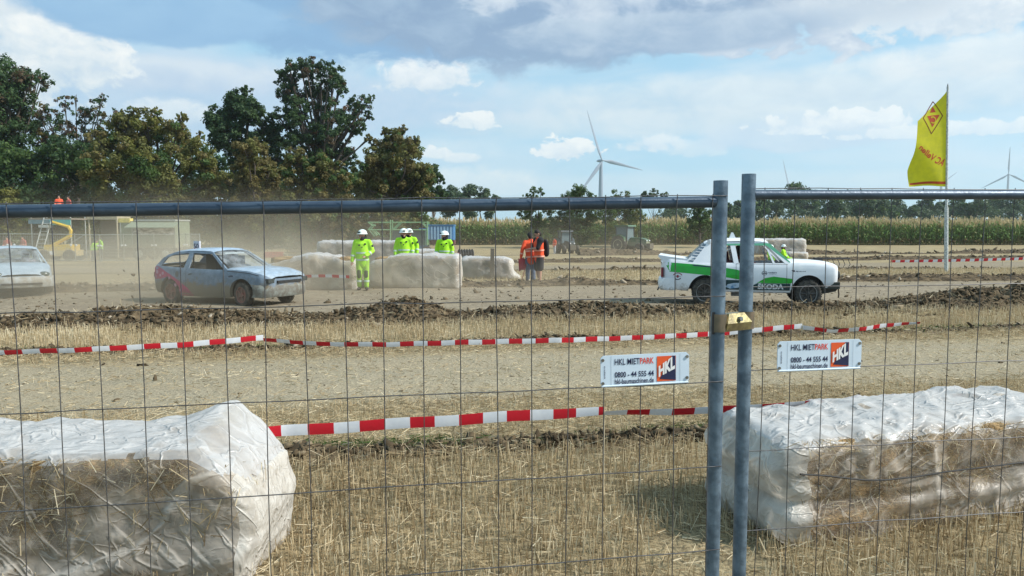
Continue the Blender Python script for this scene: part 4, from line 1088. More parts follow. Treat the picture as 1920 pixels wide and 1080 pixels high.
def fn_left(q, U, n):
    q = q.copy()
    q[:, 2] += bump3(U, (.885, .8, 1), (.07, .45, .25), .10) + .012 * (U[:, 2] > .9)
    # right end: film stands off and hangs in a slanting bag
    e = np.clip((U[:, 0] - .93) / .07, 0, 1)
    q[:, 0] += e * (.075 * np.exp(-((U[:, 2] - .55) / .35) ** 2)) * (1 - .35 * U[:, 1])
    pass
    # lower front flap folded outward
    f = np.clip((.06 - U[:, 1]) / .06, 0, 1) * np.exp(-((U[:, 2] - .28 + .35 * (1 - U[:, 0])) / .10) ** 2); q[:, 1] -= f * .03
    return cham_left(q, U)
pl = P(503, 900, 3.66)
bale('wrapped straw bale in the near left corner with a raised film corner', (-1.385 - 1.22, 4.06, gzs(-2, 4) - .01), R(0), 2.42, .74, .70, fn_left, .018, .02, 'film', 16000, .020, 3, topslot='filmtop', fnb=cham_left)
yw = R(17); cxr, cyr = 1.66, 4.25
def fn_right(q, U, n):
    q = q.copy()
    e = np.clip((.14 - U[:, 0]) / .14, 0, 1) ** .8
    q[:, 0] -= e * (.03 + .10 * np.exp(-((U[:, 2] - .72) / .16) ** 2) + .07 * np.exp(-((U[:, 2] - .25) / .2) ** 2)) * (.4 + .6 * (1 - np.abs(U[:, 1] - .5)))
    # tied in round the middle by the twine
    t = np.exp(-((U[:, 2] - .40 - .12 * np.clip(.25 - U[:, 0], 0, 1)) / .05) ** 2); q -= n * (t * .03)[:, None]
    f = np.clip((.04 - U[:, 1]) / .04, 0, 1)
    q[:, 1] -= f * .05 * np.exp(-((U[:, 2] - .28 - .15 * U[:, 0]) / .09) ** 2)
    q[:, 1] -= f * .08 * np.exp(-((U[:, 0] - .18) / .1) ** 2 - ((U[:, 2] - .05) / .15) ** 2)
    q[:, 2] += bump3(U, (.55, .8, 1), (.3, .5, .3), .03)
    return q
cc_ = Vector((cxr + 1.2 * math.cos(yw) - .4 * math.sin(yw), cyr + 1.2 * math.sin(yw) + .4 * math.cos(yw), 0))
rb = bale('wrapped straw bale in the near right corner with black twine across', (cc_.x, cc_.y, gzs(cc_.x, cc_.y) - .01), yw, 2.42, .8, .62, fn_right, .018, .02, 'film', 16000, .026, 8, topslot='filmtop', endside=-1)
pts = []
for k in range(40):
    t = k / 39; X_ = -1.22 + 2.45 * t
    z_ = .37 + .09 * max(0, .35 - t) / .35 + .0 * t - .03 * math.exp(-((t - .22) / .12) ** 2)
    pts.append((X_, -.4 - .052 - .004 * math.sin(k * 1.1) ** 2 - .02 * math.exp(-((t - .15) / .1) ** 2), z_))
MB().tube(pts, .0055, 6).build('twine', M['twine'], rb)
# bales round the track
def far_bale(label, px0, px1, ytop, Y, depth_, yaw=0, H=None, film='filmfar', seed=1, fn=None, amp=.05, L=None, zoff=0, roll=0):
    a = P(px0, ytop, Y); b = P(px1, ytop, Y); L = L or (b.x - a.x); cx = (a.x + b.x) / 2; cy = Y + depth_ / 2
    z0 = gzs(cx, cy) - .03 + zoff; H = H or (a.z - z0)
    return bale(label, (cx, cy, z0), yaw, L - .1, depth_, H - .05, fn, .09, .05, film, 0, amp, seed, roll=roll, crk=3, topslot='filmtop')
def fn_slope(q, U, n):
    q = q.copy(); q[:, 2] *= (1 - .16 * np.clip((.3 - U[:, 0]) / .3, 0, 1)); q[:, 0] -= .25 * np.clip((.12 - U[:, 0]) / .12, 0, 1) * (1 - U[:, 2]); return q
def fn_hump(q, U, n):
    q = q.copy(); q[:, 2] *= (.80 + .22 * np.exp(-((U[:, 0] - .52) / .28) ** 2) + .03 * (U[:, 0] > .72)); q[:, 2] *= 1 - .1 * np.clip((.12 - U[:, 0]) / .12, 0, 1); return q
def fn_tail(q, U, n):
    q = q.copy(); e = np.clip((U[:, 0] - .82) / .18, 0, 1); q[:, 0] += e * .35 * np.exp(-(U[:, 2] / .25) ** 2); q[:, 2] *= 1 - .08 * e; return q
far_bale('dusty wrapped bale in front of the two standing stewards, the widest one', 698, 860, 479, 22.6, 1.1, 0, film='filmfar', seed=21, fn=fn_slope)
far_bale('dusty wrapped bale with humped film behind the blue car bonnet', 503, 662, 479, 22.2, 1.1, R(4), film='filmfar', seed=22, fn=fn_hump, amp=.06)
far_bale('tall greyish wrapped stack behind the left steward', 596, 757, 453, 33.5, 1.3, 0, film='filmfar2', seed=23, amp=.05)
far_bale('small wrapped bale far behind the widest bale', 766, 818, 470, 37, 1.2, 0, film='filmfar', seed=24)
far_bale('flat wrapped bale with a weathered post before it', 866, 960, 484, 27.3, 1.1, R(-3), film='filmfar2', seed=25, fn=fn_tail)
far_bale('upper wrapped bale behind the seated stewards at the right', 1424, 1511, 450, 45.5, 1.2, 0, film='filmfar2', seed=26, H=.9, zoff=.75)
far_bale('lower wrapped bale under the upper one behind the race car', 1478, 1515, 474, 44.2, 1.2, 0, film='filmfar', seed=27)
M['straw_far'] = M['strawblock']
pp = P(922, 466, 26.9); z0 = gzs(pp.x, pp.y)
o = MB().box((-.07, -.05, -.1), (.07, .05, pp.z - z0)).build('wooden_post', M['woodg']); o.location = (pp.x, pp.y, z0); o.rotation_euler.y = R(1.5)
tag(o, 'weathered wooden post in front of the flat wrapped bale', 'post')
pp = P(495, 655, 11.2)
# ------------------------------------------------------------------ cars
MUD = (.20, .165, .115)
class Car:
    def __init__(s, st, arches, green, roofw, N=9):
        s.st = np.array(st, float)      # s, zbot, zbelt, halfwidth
        s.arch = arches; s.g = green; s.rw = roofw
    def zb0(s, x): return float(np.interp(x, s.st[:, 0], s.st[:, 1]))
    def belt(s, x): return float(np.interp(x, s.st[:, 0], s.st[:, 2]))
    def hw(s, x): return float(np.interp(x, s.st[:, 0], s.st[:, 3]))
    def zb(s, x):
        z = s.zb0(x)
        for (a, zc, r) in s.arch:
            if abs(x - a) < r: z = max(z, zc + math.sqrt(r * r - (x - a) ** 2))
        return z
    def sy(s, x, z):
        b = s.belt(x); w_ = s.hw(x); z0 = s.zb0(x)
        if z <= b + 1e-6:
            t = max(0, (z - z0) / max(b - z0, .01))
            k = np.interp(t, [0, .12, .3, .55, .8, .93, 1], [.945, .98, .995, 1.0, .985, .965, .93])
            return w_ * k
        zr = s.g['zr']; t = (z - b) / (zr - b)
        return w_ * .93 + (s.rw - w_ * .93) * t
    def skin(s, root, mat_, crown=.05, cabin=(0, 0), n_t=12, split=True):
        xs = list(np.arange(s.st[0, 0], s.st[-1, 0], .04)) + [s.st[-1, 0]]
        for (a, zc, r) in s.arch:
            h_ = r if zc >= s.zb0(a) else math.sqrt(max(r * r - (s.zb0(a) - zc) ** 2, 0))
            xs += [a - h_ - .001, a - h_ + .001, a + h_ - .001, a + h_ + .001] + [a + r * math.cos(q) for q in np.linspace(.15, math.pi - .15, 15)]
        xs = sorted(set(round(x, 4) for x in xs))
        mb = MB(); vs, fs = [], []
        for x in xs:
            b, zb = s.belt(x), s.zb(x)
            for side in (-1, 1):
                for k in range(n_t):
                    z = zb + (b - zb) * k / (n_t - 1); vs.append((x, side * s.sy(x, z), z))
        m_ = 2 * n_t
        for i in range(len(xs) - 1):
            for side in (0, 1):
                for k in range(n_t - 1):
                    a = i * m_ + side * n_t + k; fs.append((a, a + m_, a + m_ + 1, a + 1))
        # arch lips: short inward flange
        for i, x in enumerate(xs):
            pass
        mb.add(vs, fs)
        # inward lip along the lower edge
        base = len(mb.v); lv = []
        for i, x in enumerate(xs):
            for side in (-1, 1):
                zb = s.zb(x); y = s.sy(x, zb); lv += [(x, side * y, zb), (x, side * (y - .09), zb + .004)]
        lf = []
        for i in range(len(xs) - 1):
            for q in (0, 2): a = i * 4 + q; lf.append((a, a + 4, a + 5, a + 1))
        mb.add(lv, lf)
        # end caps
        for x, sg in ((xs[0], -1), (xs[-1], 1)):
            b, zb = s.belt(x), s.zb(x); cv = []
            ks = [k / 9 for k in range(10)]; cf = []
            for k in ks:
                z = zb + (b - zb) * k; y = s.sy(x, z)
                for j in range(9):
                    u = -1 + 2 * j / 8; cv.append((x + sg * .05 * (1 - u * u), u * y, z))
            for i in range(9):
                for j in range(8): a = i * 9 + j; cf.append((a, a + 1, a + 10, a + 9))
            mb.add(cv, cf)
        mb.build('body', mat_, root, 45)
        # decks
        us = np.linspace(-1, 1, 13)
        for nm_, x0, x1 in (('boot_lid', xs[0], cabin[0]), ('bonnet', cabin[1], xs[-1])):
            if x1 - x0 < .05: continue
            mb = MB(); xx = np.linspace(x0, x1, 22); vs, fs = [], []
            for x in xx:
                b = s.belt(x); w_ = s.hw(x) * .93
                for u in us: vs.append((x + (.05 * (1 - u * u) if x == xs[-1] else -.05 * (1 - u * u) if x == xs[0] else 0), u * w_, b + crown * (1 - abs(u) ** 2.4) + (.012 * (abs(u) > .6 and abs(u) < .9))))
            for i in range(21):
                for j in range(12): a = i * 13 + j; fs.append((a, a + 13, a + 14, a + 1))
            mb.add(vs, fs); mb.build(nm_, mat_, root, 45)
        # dark floor and inner wells
        mb = MB(); x0, x1 = xs[0] + .12, xs[-1] - .12
        segs = np.linspace(x0, x1, 40)
        for a, b in zip(segs[:-1], segs[1:]):
            m0 = (a + b) / 2; zt = s.belt(m0) - .05 if not (cabin[0] < m0 < cabin[1]) else s.zb(m0) + .12
            ww = s.hw(m0) * .9
            for (ac, zc, r) in s.arch:
                if abs(m0 - ac) < r + .02: ww = min(ww, s.hw(m0) - .26)
            mb.box((a, -ww, s.zb0(m0) + .03), (b, ww, max(zt, s.zb0(m0) + .06)))
        mb.build('underbody', M['black'], root)
    def pt(s, x, z, side=-1, e=.004): return Vector((x, side * (s.sy(x, z) + e), z))
    def lay(s, bm, name, mat_, root, side=-1, e=.004, cut=.1):
        xs = [v_.co.x for v_ in bm.verts]; zs = [v_.co.y for v_ in bm.verts]
        for ax, lo, hi in ((0, min(xs), max(xs)), (1, min(zs), max(zs))):
            q = lo + cut
            while q < hi:
                co = Vector((q, 0, 0)) if ax == 0 else Vector((0, q, 0)); no = Vector((1, 0, 0)) if ax == 0 else Vector((0, 1, 0))
                bmesh.ops.bisect_plane(bm, geom=bm.verts[:] + bm.edges[:] + bm.faces[:], plane_co=co, plane_no=no); q += cut
        for v_ in bm.verts: v_.co = s.pt(v_.co.x, v_.co.y, side, e)
        me = bpy.data.meshes.new(name); bm.to_mesh(me); bm.free(); return link(name, me, root, mat_)
    def poly(s, pts, name, mat_, root, side=-1, e=.004):
        bm = bmesh.new(); f = bm.faces.new([bm.verts.new((p[0], p[1], 0)) for p in pts]); return s.lay(bm, name, mat_, root, side, e)
    def plate(s, pts, name, mat_, root, th=.035, sides=(-1, 1)):
        for sd_ in sides:
            mb = MB(); mb.prism(pts, lambda p, t: Vector((p[0], sd_ * (s.sy(p[0], p[1]) - t), p[1])), 0, th); mb.build(name, mat_, root, 40)
def wheel(root, x, y, z, r, w_, side, tyre, rim, rimc=None, steer=0, spokes=6, label=None):
    t = MB(); prof = [(r * .62, -w_ / 2), (r * .80, -w_ / 2 * 1.08), (r * .93, -w_ / 2 * .98), (r, -w_ * .34), (r * .985, -w_ * .2), (r, -w_ * .17), (r, w_ * .17), (r * .985, w_ * .2), (r, w_ * .34), (r * .93, w_ / 2 * .98), (r * .80, w_ / 2 * 1.08), (r * .62, w_ / 2)]
    t.lathe(prof, 40)
    for k in range(36):   # tread blocks
        a = 2 * math.pi * k / 36; Mt = Matrix.Rotation(a, 4, 'Y')
        t.box((r * .985, -w_ * .46, -r * .05), (r * 1.03, -w_ * .05, r * .035), Mt); t.box((r * .985, w_ * .05, -r * .02), (r * 1.03, w_ * .46, r * .065), Mt)
    wh = t.build('wheel', tyre, root, 35); wh.location = (x, y, z); wh.rotation_euler.z = steer
    m = MB(); o = side * w_ * .5
    m.lathe([(r * .66, o * .98), (r * .645, o * 1.06), (r * .60, o * 1.02), (r * .57, o * .55), (r * .2, o * .45), (r * .16, o * .8), (.001, o * .82)], 32)
    for k in range(spokes):
        a = 2 * math.pi * k / spokes
        m.tube([(r * .15 * math.cos(a), o * .72, r * .15 * math.sin(a)), (r * .6 * math.cos(a), o * .8, r * .6 * math.sin(a))], r * .05, 6)
    m.build('rim', rim, wh, 40)
    if rimc:
        mm = MB(); mm.lathe([(r * .665, o * 1.0), (r * .65, o * 1.09), (r * .61, o * 1.07), (r * .60, o * .98)], 32); mm.build('rim_ring', rimc, wh, 50)
    return wh
def driver(root, x, y, z, suit, helmet):
    mb = MB(); mb.limb([(x, y, z), (x - .03, y, z + .25), (x - .02, y, z + .48)], [.16, .19, .13], 12); mb.limb([(x, y - .2, z + .42), (x + .2, y - .22, z + .25), (x + .42, y - .12, z + .36)], [.07, .055, .045], 8)
    mb.limb([(x, y + .2, z + .42), (x + .2, y + .22, z + .25), (x + .42, y + .12, z + .36)], [.07, .055, .045], 8); mb.build('driver_suit', suit, root, 60)
    mb = MB(); mb.ball((x + .01, y, z + .66), (.135, .125, .145), 16, 12); mb.build('driver_helmet', helmet, root, 60)
    mb = MB(); mb.box((x + .09, y - .085, z + .63), (x + .15, y + .085, z + .72)); mb.build('driver_visor', M['black'], root)
def bar(root, pts, r=.02, m_=None, name='roll_bar'):
    return MB().tube(pts, r, 8).build(name, m_ or M['white'], root, 60)

# ---- white and green rally saloon
M['wpaint'] = mat('white race paint', (.80, .82, .84), .35, (.72, .75, .79), 3, coat=.3, dirt=(MUD, -.1, .75, .85))
M['gpaint'] = mat('green livery', (.005, .40, .02), .35, (.005, .34, .02), 6, coat=.3, dirt=(MUD, 0, .7, .35))
M['gedge'] = mat('pale green trim', (.10, .42, .22), .4, (.12, .36, .24), 6)
M['dkg'] = mat('dark livery field', (.01, .035, .045), .35, (.015, .06, .06), 5, dirt=(MUD, 0, .6, .4))
M['greyrim'] = mat('dusty steel rim', (.16, .14, .12), .6, (.05, .045, .04), 14, metal=.4)
M['rimring'] = mat('rim edge', (.34, .34, .33), .45, (.22, .21, .2), 14, metal=.5)
M['darksuit'] = mat('dark red suit', (.10, .02, .025), .9)
M['mesh_blk'] = mat('dark window netting', (.03, .03, .03), .9)
M['mud'] = mat('mud underside', (.13, .10, .07), .95, (.05, .04, .03), 9, bump=.5)
sx = 80.5
st = [(-2.10, .62, .94, .62), (-2.02, .44, 1.05, .76), (-1.9, .36, 1.055, .80), (-1.46, .33, 1.0, .82), (-1.0, .33, .985, .825), (0, .315, .975, .83), (.96, .315, .985, .825), (1.2, .33, 1.0, .82), (1.6, .36, .99, .80), (1.9, .46, .965, .78), (2.05, .52, .935, .76), (2.12, .58, .88, .70)]
pos_ = P(1415, 572, 17.45)
sk = empty('rally_car', (pos_.x, 17.45 + .8, gzs(pos_.x, 18.2) + .0), rz=R(-13))
sk.scale = (.94, 1, 1.045)
tag(sk, 'white and green rally saloon with raised rear spoiler driving behind the fence posts', 'race car')
C = Car(st, [(-1.03, .30, .40), (1.44, .31, .415)], dict(zr=1.46), .60)
C.skin(sk, M['wpaint'], .045, (-1.40, .97))
# roof
mb = MB(); xs_ = [-1.06, -1.0, -.85, -.5, -.1, .3, .42, .50]; zs_ = [1.40, 1.435, 1.475, 1.50, 1.508, 1.497, 1.48, 1.435]; vs, fs = [], []
for x, z in zip(xs_, zs_):
    for u in np.linspace(-1, 1, 11): vs.append((x, u * .615, z + .03 * (1 - u * u) - .035 * (abs(u) > .95)))
for i in range(len(xs_) - 1):
    for j in range(10): a = i * 11 + j; fs.append((a, a + 11, a + 12, a + 1))
for i in range(len(xs_) - 1):   # gutter sides
    for j in (0, 10):
        pass
mb.add(vs, fs); mb.build('roof', M['wpaint'], sk, 40)
PL = lambda pts, nm, m_, th=.035: C.plate(pts, nm, m_, sk, th)
PL([(-1.06, 1.41), (-.98, 1.45), (.45, 1.46), (.52, 1.41), (.47, 1.37), (-.86, 1.37)], 'roof_rail', M['wpaint'])
PL([(-1.52, .985), (-1.06, 1.41), (-.86, 1.37), (-.86, 1.0), (-1.02, .97)], 'rear_pillar', M['wpaint'])
PL([(.42, 1.40), (.52, 1.41), (1.0, .99), (.90, .965)], 'front_pillar', M['wpaint'])
PL([(-.33, .96), (-.42, 1.38), (-.30, 1.38), (-.21, .96)], 'door_pillar', M['wpaint'])
PL([(.60, .965), (.46, 1.28), (.50, 1.29), (.655, .965)], 'window_bar', M['wpaint'], .02)
C.poly([(-1.49, 1.0), (-1.075, 1.40), (-1.0, 1.39), (-1.33, .985)], 'rear_quarter_glass', mat('blue grey quarter glass', (.22, .28, .34), .2, (.12, .17, .22), 6), sk, -1, .004)
for k in range(6):
    t = .1 + .15 * k; C.poly([(-1.49 + .415 * t, 1.0 + .4 * t), (-1.33 + .33 * t, .985 + .405 * t), (-1.315 + .33 * t, 1.0 + .405 * t), (-1.475 + .415 * t, 1.015 + .4 * t)], 'louvre', M['white'], sk, -1, .012)
# green edging round the side windows and front pillar
for sd_ in (-1, 1):
    C.poly([(-.84, 1.37), (.44, 1.37), (.98, 1.0), (1.02, 1.0), (.53, 1.415), (.44, 1.425), (-.84, 1.40)], 'green_edging', M['gedge'], sk, sd_, .003)
    C.poly([(-2.04, .985), (-1.2, .935), (-1.0, .915), (-.55, .87), (-.25, .83), (.14, .70), (.14, .60), (-.15, .60), (-.62, .67), (-1.2, .715), (-1.9, .765)], 'green_stripe', M['gpaint'], sk, sd_, .003)
    C.poly([(.22, .535), (.42, .65), (.62, .685), (1.06, .64), (1.06, .56), (1.02, .535)], 'green_stripe', M['gpaint'], sk, sd_, .003)
    C.poly([(-.60, .38), (-.62, .60), (-.2, .595), (.10, .60), (.02, .47), (-.2, .38)], 'dark_panel', M['dkg'], sk, sd_, .003)
    C.poly([(-.05, .38), (.2, .52), (.24, .53), (1.02, .53), (1.0, .38)], 'dark_panel', M['dkg'], sk, sd_, .003)
    C.poly([(-1.36, .935), (-.8, .89), (-.8, .865), (-1.3, .90)], 'dark_accent', M['navy'], sk, sd_, .006)
    C.poly([(-.6, .335), (-.6, .37), (1.02, .37), (1.02, .335)], 'sill_strip', M['white'], sk, sd_, .006)
C.lay(fit_text('ŠKODA', .25, .86, .40, .545, .045), 'lettering', M['white'], sk, -1, .007, .2)
for x0 in (-.52,):
    C.poly([(x0, .44), (x0 + .1, .40), (x0 + .3, .42), (x0 + .45, .54), (x0 + .2, .53), (x0 + .05, .50)], 'wave_graphic', mat('blue wave', (.06, .22, .42), .4, (.5, .6, .7), 9), sk, -1, .006)
# emblems and small lettering
def ring_bm(cx, cy, r0, r1, sx_=1, n=24, a0=0, a1=2 * math.pi):
    bm = bmesh.new(); A_ = [bm.verts.new((cx + r * math.cos(a0 + (a1 - a0) * k / n) * sx_, cy + r * math.sin(a0 + (a1 - a0) * k / n), 0)) for r in (r0, r1) for k in range(n + 1)]
    for k in range(n): bm.faces.new((A_[k], A_[k + 1], A_[n + 2 + k], A_[n + 1 + k]))
    return bm
M['ink'] = mat('dark ink', (.03, .05, .09), .5); M['inkr'] = mat('dull red ink', (.30, .04, .06), .5)
cx, cz = -1.70, .66
C.lay(ring_bm(cx, cz, .068, .085, 1.45, 16, .35, math.pi - .35), 'crest_band', M['inkr'], sk); C.lay(ring_bm(cx, cz, .064, .082, 1.2, 16, math.pi + .5, 2 * math.pi - .5), 'crest_band', M['ink'], sk)
C.lay(ring_bm(cx, cz, .001, .034, 1, 12), 'crest', M['inkr'], sk); C.poly([(cx - .1, cz + .004), (cx - .04, cz + .008), (cx - .04, cz - .004)], 'crest_wing', M['ink'], sk); C.poly([(cx + .1, cz + .004), (cx + .04, cz - .004), (cx + .04, cz + .008)], 'crest_wing', M['ink'], sk)
C.lay(ring_bm(.40, .76, .038, .048, 1.4, 20), 'round_logo', M['ink'], sk); C.poly([(.35, .745), (.45, .745), (.45, .76), (.42, .775), (.37, .765)], 'logo_mark', M['ink'], sk)
C.lay(faint_print(.49, .70, .755, .79, 7), 'door_print', M['ink'], sk, -1, .005, .3); C.lay(faint_print(.50, .68, .735, .748, 9), 'door_print', M['ink'], sk, -1, .005, .3)
C.poly([(1.03, .83), (1.10, .835), (1.12, .80), (1.07, .79)], 'bonnet_logo', M['navy'], sk); C.lay(faint_print(1.13, 1.37, .795, .82, 9), 'wing_print', M['ink'], sk, -1, .005, .3)
# door gaps
for x in (.92, -.28):
    C.poly([(x, .38), (x + .008, .38), (x + .008, .965), (x, .965)], 'door_gap', M['black'], sk, -1, .0065)
C.poly([(-.28, .958), (.95, .958), (.95, .965), (-.28, .965)], 'door_gap', M['black'], sk, -1, .0065)
# rear spoiler
mb = MB(); pr = [(-2.20, 1.115), (-2.18, 1.145), (-1.95, 1.11), (-1.45, 1.055), (-1.45, 1.0), (-1.85, 1.02), (-2.05, .97)]
mb.prism(pr, lambda p, t: Vector((p[0], t, p[1])), -.74, .74); mb.build('rear_spoiler', M['wpaint'], sk, 30)
# bumpers
mb = MB(); vs, fs = [], []
for (x, y) in ((-1.75, .83), (-2.05, .83), (-2.16, .70), (-2.19, .3), (-2.19, -.3), (-2.16, -.70), (-2.05, -.83), (-1.75, -.83)):
    for (dx, z) in ((.03, .34), (-.01, .42), (-.02, .52), (0, .60), (.05, .62)): vs.append((x + dx * (1 if x < -1.8 else 0), y, z))
for i in range(7):
    for j in range(4): a = i * 5 + j; fs.append((a, a + 5, a + 6, a + 1))
mb.add(vs, fs); mb.build('rear_bumper', M['wpaint'], sk, 50)
bar(sk, [(-2.2, -.55, .33), (-2.2, .55, .33)], .02, M['black'], 'tow_bar')
mb = MB()
mb.box((1.75, -.74, .43), (2.17, .74, .575)); mb.prism([(1.62, .43), (2.16, .43), (2.1, .36), (1.8, .30), (1.7, .27)], lambda p, t: Vector((p[0], t, p[1])), -.6, .6); mb.build('front_valance', mat('dark green valance', (.03, .045, .04), .6, (.06, .05, .035), 9), sk, 30)
bar(sk, [(2.16, -.6, .44), (2.18, -.6, .3), (2.17, -.6, .22)], .018, M['mud'], 'tow_hook')
mb = MB(); mb.box((2.135, -.58, .62), (2.165, .58, .80)); mb.build('grille', M['black'], sk)
for y in (-.56, .56):
    mb = MB(); mb.tube([(2.10, y, .72), (2.175, y, .72)], .09, 18); h_ = mb.build('headlight', M['mesh_blk'], sk, 50)
    mb = MB(); mb.tube([(2.176, y, .72), (2.185, y, .72)], .075, 18); mb.build('lens', mat('headlamp lens', (.25, .26, .26), .2), h_, 50)
for y in (-.70, .70):
    mb = MB(); mb.box((-2.115, y - .09, .64), (-2.07, y + .09, .86)); mb.build('tail_light', mat('tail light red', (.25, .02, .03), .3), sk)
# glass front and rear screen
M['glassd'] = None
m_, g, out = newmat('dusty window glass')
gl = g.node('ShaderNodeBsdfPrincipled', 0, Base_Color=(.35, .38, .40, 1), Roughness=.15)
tr = g.node('ShaderNodeBsdfTransparent', 0, Color=(.8, .86, .86, 1))
g.l.new(g.mixs(g.rng(g.noise(g.node('ShaderNodeTexCoord', 3), 4, 6), .3, .7, .12, .5), tr, gl), out.inputs[0]); M['glassd'] = m_
def screen(root, pb, wb, pt, wt, nm='windscreen', bow=.06, m_=None):
    mb = MB(); vs, fs = [], []
    for i in range(7):
        t = i / 6
        for j in range(9):
            u = -1 + 2 * j / 8; x = pb[0] + (pt[0] - pb[0]) * t; vs.append((x + math.copysign(bow, pb[0] - pt[0]) * (1 - u * u), u * (wb + (wt - wb) * t), pb[1] + (pt[1] - pb[1]) * t))
    for i in range(6):
        for j in range(8): a = i * 9 + j; fs.append((a, a + 1, a + 10, a + 9))
    mb.add(vs, fs); return mb.build(nm, m_ or M['glassd'], root, 60)
screen(sk, (.98, 1.0), .74, (.50, 1.42), .58); screen(sk, (-1.50, 1.0), .74, (-1.06, 1.41), .58, 'rear_window')
for k in range(4):
    t = .15 + .22 * k; bar(sk, [(-1.51 + .46 * t, -.70 + .1 * t, 1.0 + .42 * t), (-1.51 + .46 * t, .70 - .1 * t, 1.0 + .42 * t)], .008, M['rimring'], 'window_louvre')
# cage, seat, driver
for y in (-.60, .60):
    bar(sk, [(-.35, y, .4), (-.30, y * .93, 1.38), (.42, y * .93, 1.40), (.92, y * 1.15, .95), (.95, y * 1.15, .45)])
    bar(sk, [(-.30, y * .9, 1.36), (-1.25, y * .85, .8)]); bar(sk, [(-.33, y, .75), (.93, y * 1.1, .75)])
bar(sk, [(-.33, -.58, .5), (-.3, .56, 1.36)]); bar(sk, [(-.33, .58, .5), (-.3, -.56, 1.36)]); bar(sk, [(-.3, -.56, 1.37), (-.3, .56, 1.37)]); bar(sk, [(.42, -.56, 1.39), (.42, .56, 1.39)])
mb = MB(); mb.box((-.42, .12, .45), (.02, .55, .6)); mb.prism([(-.45, .5), (-.30, .5), (-.42, 1.2), (-.54, 1.2)], lambda p, t: Vector((p[0], t, p[1])), .12, .55); mb.build('seat', M['darksuit'], sk, 40)
mb = MB(); mb.box((-.5, -.62, .55), (-.36, -.15, 1.02)); mb.build('door_panel', M['darksuit'], sk)
driver(sk, -.15, .33, .55, M['darksuit'], M['black'])
# number plate fin and roof vents
mb = MB(); mb.prism([(-.42, 1.52), (-.36, 1.66), (-.32, 1.66), (-.24, 1.52)], lambda p, t: Vector((p[0], t, p[1])), -.03, .03); mb.build('roof_plate', M['white'], sk)
mb = MB(); mb.box((.0, -.12, 1.53), (.12, .12, 1.575)); mb.build('roof_vent', M['white'], sk, 30)
mb = MB(); mb.box((-.98, -.64, 1.41), (-.90, -.60, 1.49)); mb.build('roof_bracket', M['white'], sk)
for (x, zc) in ((-1.03, .30), (1.44, .31)):
    for sd_ in (-1, 1): wheel(sk, x, sd_ * .70, zc, .312, .21, sd_, M['rubber'], M['greyrim'], M['rimring'], spokes=8)
bar(sk, [(-1.03, -.6, .3), (-1.03, .6, .3)], .04, M['mud'], 'axle'); bar(sk, [(1.44, -.6, .3), (1.44, .6, .3)], .035, M['mud'], 'axle')
for (x, sd_) in ((-.72, -1), (-.72, 1)):
    mb = MB(); mb.box((x, sd_ * .6 - .1, .10), (x + .012, sd_ * .6 + .12, .36)); mb.build('mud_flap', M['black'], sk)
mb = MB(); mb.box((-.35, -.4, .2), (-.1, -.1, .34)); mb.build('skid_plate', M['rimring'], sk)

# ---- light blue three-door hatchback
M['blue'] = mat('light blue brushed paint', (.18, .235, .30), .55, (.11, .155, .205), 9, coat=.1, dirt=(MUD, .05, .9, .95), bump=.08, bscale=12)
M['bluet'] = mat('pale blue roof and bonnet paint', (.36, .45, .55), .35, (.25, .33, .42), 6, coat=.35, dirt=((.2, .21, .19), .3, 1.15, .5))  # same blue paint, lightened to carry the sky light on upward panels
M['mag'] = mat('magenta spray paint', (.42, .04, .13), .6, (.30, .03, .09), 6, dirt=(MUD, 0, .6, .5))
M['redrim'] = mat('dusty red rim', (.26, .09, .07), .7, (.18, .13, .1), 10)
st = [(-1.93, .50, .82, .62), (-1.88, .34, .90, .73), (-1.75, .27, .92, .80), (-1.35, .22, .90, .835), (-.6, .2, .87, .84), (.3, .2, .855, .84), (.75, .21, .86, .835), (1.1, .22, .86, .825), (1.5, .25, .835, .80), (1.8, .30, .775, .76), (1.95, .34, .73, .70), (2.02, .38, .67, .60)]
fw = G(461, 572, .05)
yaw = R(-25)
fr = Vector((1.26, -.72, 0)); ctr = Vector((fw.x, fw.y, 0)) - Matrix.Rotation(yaw, 3, 'Z') @ fr
ht = empty('hatchback_car', (ctr.x, ctr.y, gzs(ctr.x, ctr.y)), rz=yaw, rx=0)
ht.scale = (.95, .98, 1.03)
tag(ht, 'light blue battered hatchback with magenta spray on its rear wing', 'race car')
C = Car(st, [(-1.20, .29, .36), (1.26, .29, .375)], dict(zr=1.29), .585)
C.skin(ht, M['blue'], .05, (-1.62, .72))
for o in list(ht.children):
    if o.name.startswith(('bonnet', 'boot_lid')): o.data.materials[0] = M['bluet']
mb = MB(); xs_ = [-1.55, -1.45, -1.2, -.7, -.2, .02, .12]; zs_ = [1.12, 1.19, 1.26, 1.31, 1.315, 1.30, 1.26]; vs, fs = [], []
for x, z in zip(xs_, zs_):
    for u in np.linspace(-1, 1, 11): vs.append((x, u * .60, z + .035 * (1 - u * u) - .03 * (abs(u) > .95)))
for i in range(len(xs_) - 1):
    for j in range(10): a = i * 11 + j; fs.append((a, a + 11, a + 12, a + 1))
mb.add(vs, fs); mb.build('roof', M['bluet'], ht, 40)
PL = lambda pts, nm, m_=M['blue'], th=.04: C.plate(pts, nm, m_, ht, th)
PL([(-1.56, 1.10), (-1.45, 1.17), (-1.2, 1.24), (-.7, 1.28), (.02, 1.28), (.12, 1.25), (.07, 1.21), (-.7, 1.225), (-1.22, 1.18), (-1.42, 1.11)], 'roof_rail')
PL([(-1.86, .89), (-1.56, 1.12), (-1.42, 1.12), (-1.60, .89)], 'rear_pillar')
PL([(.06, 1.24), (.14, 1.24), (.80, .85), (.70, .84)], 'front_pillar')
